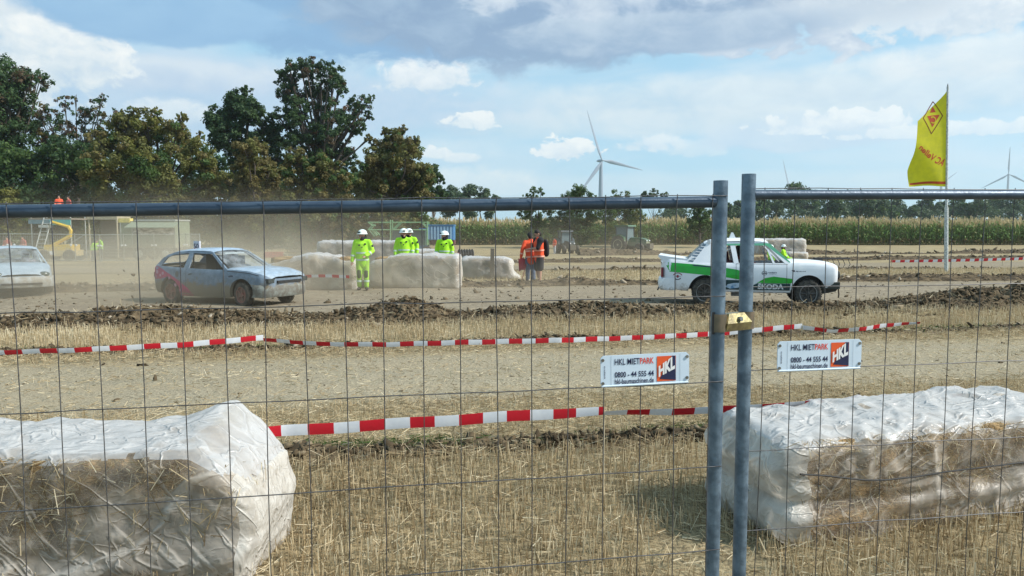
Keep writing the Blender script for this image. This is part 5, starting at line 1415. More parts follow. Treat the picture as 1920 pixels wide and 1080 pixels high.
PL([(-.72, .86), (-.68, 1.25), (-.54, 1.25), (-.55, .86)], 'door_pillar')
screen(ht, (.82, .90), .74, (.12, 1.28), .57)
mb = MB(); mb.box((-.02, -.30, 1.20), (.22, .35, 1.235)); mb.build('windscreen_strip', M['white'], ht)
for sd_ in (-1,):
    C.poly([(-1.86, .86), (-1.70, .90), (-1.50, .84), (-1.2, .72), (-.92, .60), (-.55, .40), (-.35, .22), (-.85, .21), (-.86, .42), (-1.0, .56), (-1.25, .655), (-1.52, .60), (-1.78, .58)], 'magenta_splash', M['mag'], ht, sd_, .003)
    for (x, z, r) in ((-1.68, .76, .045), (-1.45, .73, .04), (-1.2, .62, .035), (-.98, .46, .04), (-.8, .34, .035), (-1.55, .68, .03)):
        C.lay(ring_bm(x, z, .001, r, 1.1, 10), 'paint_patch', mat('pale pink paint', (.5, .28, .36), .6), ht, sd_, .006)
C.poly([(-.62, .24), (-.612, .24), (-.60, .86), (-.608, .86)], 'door_gap', M['black'], ht, -1, .004); C.poly([(.60, .24), (.608, .24), (.72, .84), (.712, .84)], 'door_gap', M['black'], ht, -1, .004)
C.poly([(.80, .835), (1.1, .83), (1.5, .80), (1.78, .745), (1.78, .73), (1.5, .785), (1.1, .81), (.80, .82)], 'bonnet_gap', M['black'], ht, -1, .004)
C.poly([(-.52, .735), (-.40, .755), (-.38, .73), (-.50, .715)], 'door_handle', M['black'], ht, -1, .006)
C.lay(ring_bm(-.92, .72, .001, .075, .8, 12), 'rust_patch', mat('rust stain', (.12, .12, .12), .9), ht, -1, .004)
C.poly([(.85, .72), (1.0, .74), (1.02, .70), (.88, .69)], 'wing_sticker', M['ink'], ht, -1, .004)
# front
mb = MB(); vs, fs = [], []
for (x, y) in ((1.62, .80), (1.85, .76), (2.0, .62), (2.07, .3), (2.07, -.3), (2.0, -.62), (1.85, -.76), (1.62, -.80)):
    for (dx, z) in ((-.03, .24), (.01, .30), (.02, .42), (0, .50), (-.04, .53)): vs.append((x + dx, y * 1.01, z))
for i in range(7):
    for j in range(4): a = i * 5 + j; fs.append((a, a + 5, a + 6, a + 1))
M['bmud'] = mat('muddy bumper', (.22, .24, .22), .8, (.12, .11, .09), 7)
mb.add(vs, fs); mb.build('front_bumper', M['bmud'], ht, 50)
mb = MB(); mb.box((2.02, -.42, .56), (2.085, .42, .62)); mb.build('grille', M['black'], ht)
for sd_ in (-1, 1):
    C.plate([(1.74, .60), (1.76, .68), (1.88, .68), (1.95, .65), (1.95, .59)], 'headlight', mat('dark headlamp', (.06, .07, .07), .25), ht, .15, (sd_,)) if sd_ == -1 else None
for sd_ in (-1, 1):
    mb = MB(); mb.box((1.90, sd_ * .56 - .13, .57), (2.035, sd_ * .56 + .13, .67)); mb.build('headlight', mat('dark headlamp glass', (.05, .06, .06), .2), ht, 30)
    mb = MB(); mb.box((-1.955, sd_ * .60 - .08, .62), (-1.90, sd_ * .60 + .08, .74)); mb.build('tail_light', mat('tail lamp', (.2, .02, .02), .3), ht)
for y in (-.62, .62):
    bar(ht, [(-.62, y, .35), (-.6, y * .9, 1.22), (.05, y * .9, 1.22), (.70, y * 1.05, .85), (.74, y * 1.05, .4)], .02, M['black'])
    bar(ht, [(-.6, y * .88, 1.2), (-1.5, y * .85, .65)], .02, M['black'])
bar(ht, [(-.6, -.56, 1.21), (-.6, .56, 1.21)], .02, M['black'])
mb = MB(); mb.prism([(-.5, .45), (-.30, .45), (-.45, 1.12), (-.58, 1.12)], lambda p, t: Vector((p[0], t, p[1])), .1, .5); mb.box((-.4, .1, .4), (.05, .5, .52)); mb.build('seat', M['black'], ht, 40)
MB().box((-1.35, .50, .5), (.02, .56, 1.14)).build('cabin_shade_sheet', mat('dark cabin shade', (.03, .03, .035), .9), ht)  # dark sheet added in the cabin to deepen the shade behind the windows
driver(ht, -.2, .32, .45, mat('dark overall', (.05, .05, .06), .9), mat('helmet white red', (.5, .3, .28), .4))
bar(ht, [(.3, .32, .78), (.34, .32, .92)], .1, M['black'], 'steering_wheel')
mb = MB(); mb.box((.35, -.72, .78), (.75, .72, .88)); mb.build('dashboard', M['black'], ht, 30)
# roof number plate, readable fin
mb = MB(); mb.box((-1.22, -.02, 1.27), (-1.00, .02, 1.50)); rp = mb.build('roof_plate', mat('plate pale', (.6, .64, .72), .5), ht)
bm = fit_text('50', -1.21, -1.03, 1.30, 1.44, .03); place_bm(bm, 'number', lambda a, b: Vector((a, -.024, b)), M['navy'], rp)
mb = MB(); mb.box((-.95, -.25, 1.30), (-.75, .2, 1.325)); mb.build('roof_patch', M['redp'], ht)
for (x, zc) in ((-1.20, .29), (1.26, .29)):
    for sd_ in (-1, 1): wheel(ht, x, sd_ * .72, zc, .29, .18, sd_, M['mudtyre'] if 'mudtyre' in M else M['rubber'], M['redrim'], spokes=5, steer=(R(-8) if x > 0 else 0))

# ---- silver car at the left edge
M['silver'] = mat('dusty pale silver paint', (.34, .40, .45), .4, (.26, .32, .37), 5, coat=.2, dirt=(MUD, 0, .75, .95))
st = [(-2.10, .45, .80, .60), (-2.0, .3, .9, .74), (-1.7, .25, .93, .82), (-1.0, .2, .92, .85), (0, .19, .90, .86), (.8, .2, .90, .85), (1.3, .22, .87, .84), (1.7, .26, .80, .80), (1.95, .3, .72, .74), (2.1, .36, .64, .64), (2.15, .4, .58, .56)]
yaw = R(-52)
fp = G(43, 556, .05)
cs = Vector((fp.x, fp.y, 0)) - Matrix.Rotation(yaw, 3, 'Z') @ Vector((2.1, 0, 0))
sv = empty('saloon_car', (cs.x, cs.y, gzs(cs.x, cs.y)), rz=yaw)
sv.scale = (.93, .93, .90)
tag(sv, 'dusty silver car entering at the left edge of the picture', 'race car')
C = Car(st, [(-1.28, .3, .37), (1.28, .3, .38)], dict(zr=1.36), .60)
C.skin(sv, M['silver'], .06, (-1.45, .82))
mb = MB(); xs_ = [-1.25, -1.1, -.6, -.1, .12, .24]; zs_ = [1.30, 1.36, 1.41, 1.41, 1.385, 1.34]; vs, fs = [], []
for x, z in zip(xs_, zs_):
    for u in np.linspace(-1, 1, 11): vs.append((x, u * .615, z + .035 * (1 - u * u) - .03 * (abs(u) > .95)))
for i in range(len(xs_) - 1):
    for j in range(10): a = i * 11 + j; fs.append((a, a + 11, a + 12, a + 1))
mb.add(vs, fs); mb.build('roof', M['silver'], sv, 40)
PL = lambda pts, nm, m_=M['silver'], th=.04: C.plate(pts, nm, m_, sv, th)
PL([(-1.25, 1.30), (-1.1, 1.345), (.12, 1.36), (.24, 1.33), (.2, 1.29), (-1.08, 1.28)], 'roof_rail'); PL([(-1.72, .93), (-1.25, 1.31), (-1.08, 1.29), (-1.35, .93)], 'rear_pillar')
PL([(.18, 1.33), (.26, 1.33), (.92, .90), (.82, .89)], 'front_pillar'); PL([(-.50, .90), (-.46, 1.30), (-.34, 1.30), (-.36, .90)], 'door_pillar')
screen(sv, (.92, .95), .76, (.24, 1.36), .58); screen(sv, (-1.70, .95), .76, (-1.22, 1.33), .58, 'rear_window')
mb = MB(); vs, fs = [], []
for (x, y) in ((1.75, .83), (2.0, .78), (2.15, .62), (2.22, .3), (2.22, -.3), (2.15, -.62), (2.0, -.78), (1.75, -.83)):
    for (dx, z) in ((-.03, .24), (.01, .30), (.02, .42), (0, .54), (-.04, .57)): vs.append((x + dx, y * 1.01, z))
for i in range(7):
    for j in range(4): a = i * 5 + j; fs.append((a, a + 5, a + 6, a + 1))
mb.add(vs, fs); mb.build('front_bumper', mat('dusty bumper', (.34, .36, .36), .7, (.24, .22, .18), 6), sv, 50)
for sd_ in (-1, 1):
    mb = MB(); mb.ball((2.06, sd_ * .56, .62), (.10, .15, .085), 14, 10); mb.build('headlight', mat('silver car lamp', (.07, .10, .10), .2), sv, 60)
mb = MB(); mb.box((2.20, -.5, .32), (2.245, .5, .38)); mb.build('grille', M['black'], sv)
mb = MB(); mb.box((.4, -.74, .84), (.85, .74, .93)); mb.build('dashboard', M['black'], sv, 30)
driver(sv, -.2, .32, .5, M['darksuit'], M['white'])
for y in (-.62, .62): bar(sv, [(-.5, y, .35), (-.46, y * .9, 1.3), (.12, y * .9, 1.3), (.8, y * 1.05, .9)], .02, M['white'])
for (x, zc) in ((-1.28, .3), (1.28, .3)):
    for sd_ in (-1, 1): wheel(sv, x, sd_ * .74, zc, .30, .19, sd_, M['rubber'], M['greyrim'], spokes=5)
# ------------------------------------------------------------------ people
M['skin'] = mat('skin', (.48, .27, .19), .6, (.42, .22, .15), 9)
M['hair'] = mat('dark hair', (.02, .015, .012), .8)
M['hivis'] = mat('yellow green high visibility cloth', (.42, .80, .02), .85, (.30, .66, .015), 5, bump=.3, bscale=14)
M['hivisd'] = mat('yellow green trousers', (.36, .62, .05), .85, (.25, .48, .04), 5, bump=.3, bscale=14)
M['refl'] = mat('reflective silver band', (.55, .66, .55), .4, (.42, .55, .42), 12)
M['patch'] = mat('dark badge cloth', (.01, .03, .015), .8)
M['helm'] = mat('white helmet', (.74, .80, .76), .3, (.68, .74, .70), 6, coat=.3)
M['orv'] = mat('orange high visibility cloth', (.85, .10, .03), .8, (.72, .07, .02), 6, bump=.3, bscale=14)
M['orrefl'] = mat('orange vest band', (.85, .42, .34), .5, (.8, .3, .2), 10)
M['blk'] = mat('black cloth', (.018, .018, .022), .9, (.01, .01, .012), 8)
M['dshort'] = mat('dark grey shorts', (.05, .045, .045), .9)
M['jean'] = mat('blue grey jeans', (.09, .13, .20), .85, (.05, .075, .12), 8)
M['wshoe'] = mat('white trainers', (.6, .6, .6), .6, (.4, .4, .42), 20)
M['boot'] = mat('dark boots', (.03, .025, .02), .8)
M['knee'] = mat('dark knee patch', (.03, .06, .02), .9)
M['redf'] = mat('dull red flag cloth', (.40, .03, .05), .8, (.30, .02, .04), 6)
M['redj'] = mat('faded red cloth', (.45, .10, .08), .9, (.32, .07, .06), 6)
M['dgrey'] = mat('dark grey cloth', (.06, .06, .065), .9)
def person(label, loc, rz, top, legs, helmet='helm', height=1.74, arms=None, stance=.10, shorts=False, vest=None, shoes='boot', lean=0, sit=False, head_turn=0, head_down=0, bulk=1.0, long_coat=True, group=None, voxel=.027, hair='hair', fingers=True, badges=True, bands=True, kneep=False):
    root = empty('person', loc, rz=rz, scale=height / 1.74); tag(root, label, 'person', group)
    hz = .48 if sit else .92
    def T(p):     # upper body leans forward about the hips
        p = Vector(p); q = p - Vector((0, 0, .92)); q = Matrix.Rotation(lean, 3, 'X') @ q
        return q + Vector((0, 0, hz))
    arms = arms or {}
    A_ = {}
    for sd_ in (-1, 1):
        a = arms.get(sd_, ((.27 * sd_, .02, 1.17), (.27 * sd_, -.06, .93)))
        sh = Vector((.185 * sd_ * (1 + .1 * (bulk - 1)), 0, 1.42)); A_[sd_] = (T(sh), T(a[0]), T(a[1]))
    if sit: L_ = {s_: (Vector((.10 * s_, 0, hz)), Vector((.15 * s_, -.42, hz + .04)), Vector((.16 * s_, -.42, .09)), Vector((.17 * s_, -.57, .05))) for s_ in (-1, 1)}
    else: L_ = {s_: (Vector((.095 * s_, 0, .90)), Vector((stance * s_, -.02 + .015 * s_, .50)), Vector((stance * 1.05 * s_, .02 - .03 * s_, .09)), Vector((stance * 1.3 * s_, -.13 - .03 * s_, .045))) for s_ in (-1, 1)}
    b = bulk
    Hc = T((0, -.02, 1.625)); Rh = Matrix.Rotation(head_turn, 3, 'Z') @ Matrix.Rotation(head_down, 3, 'X')
    hp = lambda x, y, z: Hc + Rh @ Vector((x, y, z))
    mb = MB()    # body
    mb.limb([T((0, 0, .95)), T((0, -.01, 1.12)), T((0, 0, 1.32)), T((0, 0, 1.42))], [.145 * b, .135 * b, .15 * b, .10 * b], 14, flat=((1, 0, 0), .72))
    mb.limb([T((-.13, 0, 1.42)), T((.13, 0, 1.42))], [.07, .07], 10)
    mb.limb([T((0, 0, 1.42)), Hc - Vector((0, -.01, .06))], [.062, .055], 10)
    mb.limb([hp(0, .01, .035), hp(0, -.012, -.05)], [.092, .068], 14, flat=((1, 0, 0), 1.12))
    mb.limb([hp(0, -.095, .0), hp(0, -.112, -.025)], [.012, .017], 6); mb.limb([hp(0, -.085, -.085), hp(0, -.07, -.09)], [.03, .03], 8)
    for sd_ in (-1, 1):
        mb.limb([hp(.088 * sd_, .01, .01), hp(.092 * sd_, .015, -.03)], [.018, .014], 6)
        s0, e0, w0 = A_[sd_]; mb.limb([s0, s0.lerp(e0, .5), e0, e0.lerp(w0, .4), w0], [.062 * b, .052, .042, .041, .028], 10)
        d = (w0 - e0).normalized(); u = Vector((1, 0, 0)); sdv = (u - d * u.dot(d)).normalized(); nv = d.cross(sdv)
        mb.limb([w0, w0 + d * .045, w0 + d * .085], [.026, .038, .036], 8, flat=(tuple(sdv), .55))
        if fingers:
            for k, (o_, l) in enumerate(((-.03, .065), (-.01, .075), (.01, .072), (.03, .055))):
                p0 = w0 + d * .085 + sdv * o_; mb.limb([p0, p0 + d * l * .5 + nv * .006, p0 + d * l * .85 + nv * .022], [.011, .010, .008], 6)
            p0 = w0 + d * .03 + sdv * (-.03 * sd_); mb.limb([p0, p0 - sdv * .03 * sd_ + d * .03, p0 - sdv * .035 * sd_ + d * .06], [.013, .011, .009], 6)
        h, k, a, t = L_[sd_]; mb.limb([h, h.lerp(k, .5), k, k.lerp(a, .35), a], [.088 * b, .075 * b, .056 * b, .054 * b, .036 * b], 12)
        mb.limb([a - Vector((0, -.02, .02)), t], [.04, .035], 8)
    me = remesh(mb, voxel * (.75 if fingers else .9), 2); link('body', me, root, M['skin'], 180)
    for sd_ in (-1, 1):
        m_ = MB(); m_.ball(hp(.034 * sd_, -.092, .012), .0105, 8, 6); m_.build('eye', M['black'], root, 180)
    m_ = MB(); m_.tube([hp(-.024, -.088, -.055), hp(0, -.1, -.052), hp(.024, -.088, -.055)], .005, 6); m_.build('mouth', mat('lips', (.3, .1, .09), .6), root, 180)
    # trousers or shorts
    mb = MB(); mb.limb([T((0, 0, .95)), Vector((0, 0, hz - .06 if not sit else hz))], [.155 * b, .15 * b], 14, flat=((1, 0, 0), .78))
    for sd_ in (-1, 1):
        h, k, a, t = L_[sd_]
        if shorts: mb.limb([h, h.lerp(k, .5), h.lerp(k, .95)], [.112 * b, .11 * b, .105 * b], 12)
        else: mb.limb([h, h.lerp(k, .5), k, k.lerp(a, .5), a + Vector((0, 0, .03))], [.105 * b, .098 * b, .085 * b, .08, .074], 12)
    me = remesh(mb, voxel, 2); link('shorts' if shorts else 'trousers', me, root, M[legs], 180)
    for sd_ in (-1, 1):
        h, k, a, t = L_[sd_]; mb = MB(); mb.limb([a + Vector((0, .015, -.035)), a.lerp(t, .5) - Vector((0, 0, .015)), t], [.05, .048, .042], 10)
        mb.limb([a + Vector((0, .01, .06)), a + Vector((0, .01, -.02))], [.05, .052], 10) if shoes == 'boot' else None
        link('shoe', remesh(mb, voxel * .7, 1), root, M[shoes], 180)
        if kneep:
            mb = MB(); mb.limb([k + Vector((0, -.045, .07)), k + Vector((0, -.05, -.09))], [.062, .058], 10, flat=((1, 0, 0), .75)); mb.build('knee_patch', M['knee'], root, 180)
        if bands and not shorts and legs == 'hivisd':
            p = k.lerp(a, .55); MB().tube([p + Vector((0, 0, .03)), p - Vector((0, 0, .03))], .086, 14, cap=False).build('reflective_band', M['refl'], root, 180)
    # jacket
    mb = MB(); lo = .80 if long_coat else .93
    pts = [T((0, 0, lo)), T((0, 0, 1.0)), T((0, -.005, 1.2)), T((0, 0, 1.36)), T((0, 0, 1.44))]
    mb.limb(pts, [.185 * b, .18 * b, .185 * b, .185 * b, .12], 16, flat=((1, 0, 0), .70))
    mb.limb([T((-.14, 0, 1.425)), T((0, 0, 1.45)), T((.14, 0, 1.425))], [.075, .08, .075], 10)
    mb.limb([T((0, 0, 1.45)), T((0, -.005, 1.52))], [.085, .075], 10)
    if vest is None:
        for sd_ in (-1, 1):
            s0, e0, w0 = A_[sd_]; mb.limb([s0, s0.lerp(e0, .5), e0, e0.lerp(w0, .5), w0], [.085 * b, .078, .068, .062, .055], 12)
        me = remesh(mb, voxel, 3); link('jacket', me, root, M[top], 180)
    else:
        link('vest', remesh(mb, voxel, 2), root, M[vest], 180)
        mb = MB()
        for sd_ in (-1, 1):
            s0, e0, w0 = A_[sd_]; mb.limb([s0 - Vector((0, 0, .0)), s0.lerp(e0, .5), e0], [.10 * b, .085, .07], 12) if top == 'blk' else mb.limb([s0, s0.lerp(e0, .5), e0, w0], [.09 * b, .08, .068, .055], 12)
        mb.limb([T((0, 0, 1.46)), T((0, 0, 1.54))], [.088, .072], 10)
        link('sleeves', remesh(mb, voxel, 2), root, M[top], 180)
    bandm = 'orrefl' if (vest or top) in ('orv', 'redj') else 'refl'
    if bands:
        for z in ((.90, 1.10) if long_coat else (1.0, 1.16)):
            c0 = T((0, 0, z - .025)); c1 = T((0, 0, z + .025)); MB().tube([c0, c1], .193 * b * (1.0), 22, cap=False, flat=((1, 0, 0), .72)).build('reflective_band', M[bandm], root, 180)
        if vest is None:
            for sd_ in (-1, 1):
                s0, e0, w0 = A_[sd_]; p = e0.lerp(w0, .45); d = (w0 - e0).normalized(); MB().tube([p - d * .025, p + d * .025], .069, 12, cap=False).build('reflective_band', M[bandm], root, 180)
    if badges:
        for (x, z, r_) in ((.09, 1.36, .028), (-.08, 1.33, .024), (.0, 1.27, .018)):
            m_ = MB(); c_ = T((x, -.118 * b - .012, z)); m_.ball(c_, (r_ * 1.3, .012, r_), 10, 6); m_.build('badge', M['patch'], root, 180)
        s0, e0, w0 = A_[1]; c_ = s0.lerp(e0, .42); m_ = MB(); m_.ball(c_ + Vector((.055, -.045, 0)), (.035, .035, .042), 10, 6); m_.build('sleeve_badge', M['patch'], root, 180)
        m_ = MB(); m_.limb([T((0, -.02, 1.50)), T((0, -.04, 1.54))], [.078, .07], 12); m_.build('collar', M['blk'], root, 180)
    if helmet:
        mb = MB(); vs = []; fs = []; n, mm = 20, 8
        for i in range(mm + 1):
            a = math.pi / 2 * i / mm
            for j in range(n):
                an = 2 * math.pi * j / n; vs.append(hp(.128 * math.sin(a) * math.cos(an), .01 + .145 * math.sin(a) * math.sin(an), .045 + .118 * math.cos(a)))
        for i in range(mm):
            for j in range(n): fs.append((i * n + j, (i + 1) * n + j, (i + 1) * n + (j + 1) % n, i * n + (j + 1) % n))
        for k, (ro, dz) in enumerate(((.012, -.012), (.022, -.022), (.006, -.02))):
            for j in range(n):
                an = 2 * math.pi * j / n; front = max(0, -math.sin(an)); vs.append(hp((.128 + ro) * math.cos(an), .01 + (.145 + ro + .02 * front * (k > 0)) * math.sin(an), .045 + dz))
        for i in range(mm, mm + 3):
            for j in range(n): fs.append((i * n + j, (i + 1) * n + j, (i + 1) * n + (j + 1) % n, i * n + (j + 1) % n))
        mb.add(vs, fs); mb.build('helmet', M[helmet], root, 60)
        m_ = MB(); m_.limb([hp(-.03, -.128, .075), hp(.03, -.128, .075)], [.022, .022], 8); m_.build('helmet_badge', M['patch'], root, 180)
        m_ = MB(); m_.limb([hp(0, .06, -.03), hp(0, .045, -.10)], [.085, .09], 12); m_.build('neck_guard', M['blk'], root, 180)
    elif hair:
        mb = MB(); mb.limb([hp(0, .02, .06), hp(0, .045, -.03)], [.102, .085], 14); me = remesh(mb, .025, 1); link('hair', me, root, M[hair], 180)
    return root
def stand(px, ybase_Y, **k):
    p = P(px, 429, ybase_Y); return (p.x, p.y, gzs(p.x, p.y))
SG = 'stewards in yellow green suits and white helmets'
person('steward in full yellow green suit standing between the two front bales, hand on belt', stand(679, 21.9), R(6), 'hivis', 'hivisd', height=1.74,
       arms={1: ((.30, -.02, 1.14), (.12, -.17, 1.02)), -1: ((-.26, .02, 1.14), (-.30, -.03, .86))}, head_turn=R(-38), kneep=True, group=SG)
person('steward facing the camera behind the widest bale, left of the pair', stand(757, 24.3), R(4), 'hivis', 'hivisd', height=1.78, head_turn=R(12), group=SG)
person('steward mostly hidden behind the helmeted one in front, only helmet and shoulder seen', stand(767, 25.8), R(0), 'hivis', 'hivisd', height=1.77, head_turn=R(30), group=SG)
person('steward looking left behind the right half of the widest bale', stand(833, 24.6), R(-4), 'hivis', 'hivisd', height=1.71, head_turn=R(-62), group=SG)
# orange pair
OY = 25.2
r1 = person('person in orange jacket and jeans holding a lowered red flag', stand(995, OY + .35), R(-170), 'orv', 'jean', helmet=None, height=1.70, head_turn=R(0), head_down=R(30), lean=R(6), shoes='wshoe', bands=True, badges=False,
            arms={1: ((.30, .04, 1.16), (.34, -.02, .88)), -1: ((-.24, -.08, 1.16), (-.1, -.28, 1.12))})
r2 = person('stout person in orange vest, black shirt and shorts with a black backpack', stand(1011, OY), R(-72), 'blk', 'dshort', helmet=None, height=1.78, shorts=True, vest='orv', shoes='wshoe', head_down=R(32), head_turn=R(0), lean=R(3), bulk=1.22, badges=False, hair='hair',
            arms={1: ((.24, -.12, 1.18), (.08, -.34, 1.16)), -1: ((-.26, -.10, 1.16), (-.10, -.34, 1.14))}, stance=.09)
mb = MB(); mb.limb([(0, .24, 1.38), (0, .26, 1.2), (0, .26, 1.02)], [.12, .13, .13], 14, flat=((1, 0, 0), .75)); bk = link('backpack', remesh(mb, .025, 2), None, M['blk'], 180)
bk.location = r2.location; bk.rotation_euler = r2.rotation_euler; tag(bk, 'black backpack worn by the person in shorts', 'backpack')
# red flag
p0 = P(990, 484, OY + .3); p1 = P(978, 527, OY + .2)
mb = MB(); mb.tube([p0, p1], .012, 6); fl = mb.build('signal_flag', M['redf'], None); tag(fl, 'dull red signal flag hanging from a hand beside the jeans', 'flag')
vs, fs = [], []
for i in range(9):
    for j in range(7):
        u, v_ = i / 8, j / 6
        q = p0.lerp(p1, .05 + .42 * v_) + Vector((-.32 * u * (1 - .35 * v_), .05 * math.sin(u * 7 + v_ * 3), -.08 * u + .12 * u * (1 - v_) - .02 * math.sin(u * 9)))
        vs.append(q)
for i in range(8):
    for j in range(6): a = i * 7 + j; fs.append((a, a + 7, a + 8, a + 1))
MB().add(vs, fs).build('flag_cloth', M['redf'], fl, 180)
# seated stewards at the right
for px, Y, lb, ht_ in ((1470, 42.5, 'steward seated sideways above the bonnet of the green-striped car', 0), (1447, 43.5, 'steward seated just above the windscreen of the green-striped car', 1)):
    p = P(px, 429, Y); person(lb, (p.x, p.y, gzs(p.x, p.y)), R(60 if not ht_ else 20), 'hivis', 'hivisd', height=1.68, sit=True, head_turn=R(-20), arms={1: ((.25, -.1, 1.16), (.1, -.3, 1.0)), -1: ((-.25, -.1, 1.16), (-.1, -.3, 1.0))}, group=SG, voxel=.03, fingers=False)
    st_ = MB(); st_.box((-.25, -.2, 0), (.25, .25, .40)); o = st_.build('seat_box', M['woodg']); o.location = (p.x, p.y, gzs(p.x, p.y)); tag(o, 'box seat under the steward ' + ('nearer the windscreen' if ht_ else 'above the bonnet'), 'box')
# far people
FP = dict(fingers=False, voxel=.05, badges=False)
p = P(1040, 429, 72); person('distant person in an orange vest beside the left tractor', (p.x, p.y, gzs(p.x, p.y)), R(-60), 'orv', 'wshoe', helmet=None, height=1.55, shoes='wshoe', **FP)
p = P(173, 429, 52); person('green clad person bending by the far fence', (p.x, p.y, gzs(p.x, p.y)), R(70), 'hivis', 'dgrey', helmet=None, height=1.62, lean=R(28), **FP)
p = P(188, 429, 53); person('green clad person standing right of the bending one', (p.x, p.y, gzs(p.x, p.y)), R(-40), 'hivis', 'dgrey', helmet=None, height=1.7, lean=R(5), **FP)
p = P(12, 429, 57); person('person in faded red behind the far fence, left one', (p.x, p.y, gzs(p.x, p.y)), R(10), 'redj', 'dgrey', helmet=None, height=1.7, **FP)
p = P(42, 429, 57.5); person('person in faded red behind the far fence, right one', (p.x, p.y, gzs(p.x, p.y)), R(-20), 'redj', 'dgrey', helmet=None, height=1.72, **FP)
PZ = 2.62
p = P(113, 429, 54); person('person in red jacket on the raised platform, left one', (p.x, p.y, PZ), R(30), 'orv', 'blk', helmet=None, height=1.6, **FP)
p = P(131, 429, 54); person('person in black and red on the raised platform, right one', (p.x, p.y, PZ), R(-30), 'redj', 'blk', helmet=None, height=1.55, vest=None, **FP)

# ------------------------------------------------------------------ machines and stands in the back
M['teal'] = mat('teal banner', (.05, .36, .34), .6, (.08, .30, .32), 5)
M['bluegrey'] = mat('blue grey banner', (.12, .22, .26), .6)
M['alu'] = mat('dusty aluminium', (.48, .50, .47), .5, (.36, .38, .35), 8, metal=.3)
M['yel'] = mat('machine yellow', (.62, .42, .03), .5, (.5, .33, .03), 6, dirt=((.4, .34, .22), 0, 1.5, .7))
M['olivep'] = mat('grey green trailer paint', (.20, .24, .17), .7, (.16, .19, .13), 4, dirt=((.34, .29, .2), 0, 2.0, .6))
M['dusty'] = mat('dusty dark chassis', (.14, .12, .09), .9)
M['beige'] = mat('beige awning', (.42, .37, .25), .8)
M['ylight'] = mat('yellow roof box', (.75, .60, .16), .6)
def box_part(root, name, lo, hi, m_, smooth=None): return MB().box(lo, hi).build(name, m_, root, smooth)
# viewing platform with banner on scaffold
p = P(110, 429, 54); z0 = gzs(p.x, p.y)
vp = empty('viewing_platform', (p.x, p.y, z0)); tag(vp, 'raised platform with teal banner carrying two people', 'platform')
D_ = PZ - z0
box_part(vp, 'deck', (-1.6, -.8, D_ - .12), (1.4, 1.2, D_ - .01), M['woodg'])
box_part(vp, 'banner', (-.1, -.88, D_ - .5), (1.38, -.84, D_ - .13), M['teal'])
box_part(vp, 'banner', (-1.6, -.88, D_ - .42), (-.12, -.84, D_ - .13), M['bluegrey'])
for x in (-1.5, 1.3):
    for y in (-.7, 1.1): MB().tube([(x, y, 0), (x, y, D_ + .9)], .04, 8).build('scaffold_pole', M['alu'], vp)
for y in (-.7, 1.1): MB().tube([(-1.5, y, D_ + .88), (1.3, y, D_ + .88)], .025, 8).build('handrail', M['alu'], vp)
MB().tube([(-1.5, 1.1, .2), (1.3, 1.1, 1.9)], .03, 8).build('brace', M['alu'], vp)
# ladder
a, b = P(68, 490, 52.3), P(90, 408, 53.2); a.z = gzs(a.x, a.y)
ld = empty('ladder', a); tag(ld, 'aluminium ladder leaning on the raised platform', 'ladder')
v1 = b - a; rt = Vector((.28, 0, 0))
for s_ in (-1, 1): MB().tube([rt * s_, v1 + rt * s_], .04, 6).build('ladder_rail', M['alu'], ld)
for k in range(11): MB().tube([v1 * ((k + .5) / 11) - rt, v1 * ((k + .5) / 11) + rt], .022, 6).build('rung', M['alu'], ld)
box_part(ld, 'tray', tuple(v1 * .80 + Vector((-.4, -.2, -.1))), tuple(v1 * .80 + Vector((.3, .2, .1))), M['alu'])
# boom lift
p = P(118, 490, 53); z0 = gzs(p.x, p.y)
bl = empty('boom_lift', (p.x, p.y, z0), rz=R(8)); tag(bl, 'yellow articulated boom lift beside the ladder', 'boom lift')
MB().box((-1.2, -.8, .35), (1.1, .8, .75)).box((-.9, -.7, .75), (.9, .7, 1.15)).build('chassis', M['yel'], bl)
for x in (-.85, .8):
    for y in (-.85, .85):
        mb = MB(); mb.lathe([(.05, -.15), (.36, -.15), (.4, -.1), (.4, .1), (.36, .15), (.05, .15)], 18); w_ = mb.build('wheel', M['rubber'], bl, 40); w_.location = (x, y, .4)
def arm(pts, r): return MB().tube(pts, r, 6)
arm([(-.6, 0, 1.1), (.55, 0, 1.75)], .13).build('lower_arm', M['yel'], bl); arm([(.55, 0, 1.7), (.62, 0, 2.15), (.45, 0, 2.45)], .12).build('middle_arm', M['yel'], bl); arm([(.5, 0, 2.4), (-.6, 0, 2.75)], .11).build('upper_arm', M['yel'], bl)
box_part(bl, 'white_label', (-.5, -.83, .45), (-.2, -.805, .72), M['white'])
# grey green box trailer
p = P(281, 490, 54); z0 = gzs(p.x, p.y)
tr_ = empty('box_trailer', (p.x, p.y, z0), rz=R(-3)); tag(tr_, 'grey green box trailer with open flap and counter', 'trailer')
box_part(tr_, 'box_body', (-2.15, -.0, .95), (1.95, 2.2, 2.85), M['olivep'])
box_part(tr_, 'roof_slab', (-1.0, -.05, 2.86), (2.0, 2.25, 2.97), M['alu'])
box_part(tr_, 'yellow_box', (-2.2, -.05, 2.75), (-1.35, .4, 3.05), M['ylight'])
MB().prism([(-.05, 2.78), (-1.0, 2.40), (-1.0, 2.34), (-.05, 2.70)], lambda q, t: Vector((t, q[0], q[1])), -1.25, 2.35).build('open_flap', M['olivep'], tr_)
box_part(tr_, 'hatch_opening', (-1.15, -.03, 1.85), (1.85, -.006, 2.45), mat('hatch dark goods', (.75, .72, .70), .8, (.03, .025, .02), 1.6, stretch=(1, 1, 3.5), detail=7))
for k in range(7): box_part(tr_, 'panel_rib', (-1.1 + k * .48, -.02, 1.0), (-1.07 + k * .48, -.003, 1.75), M['dusty'])
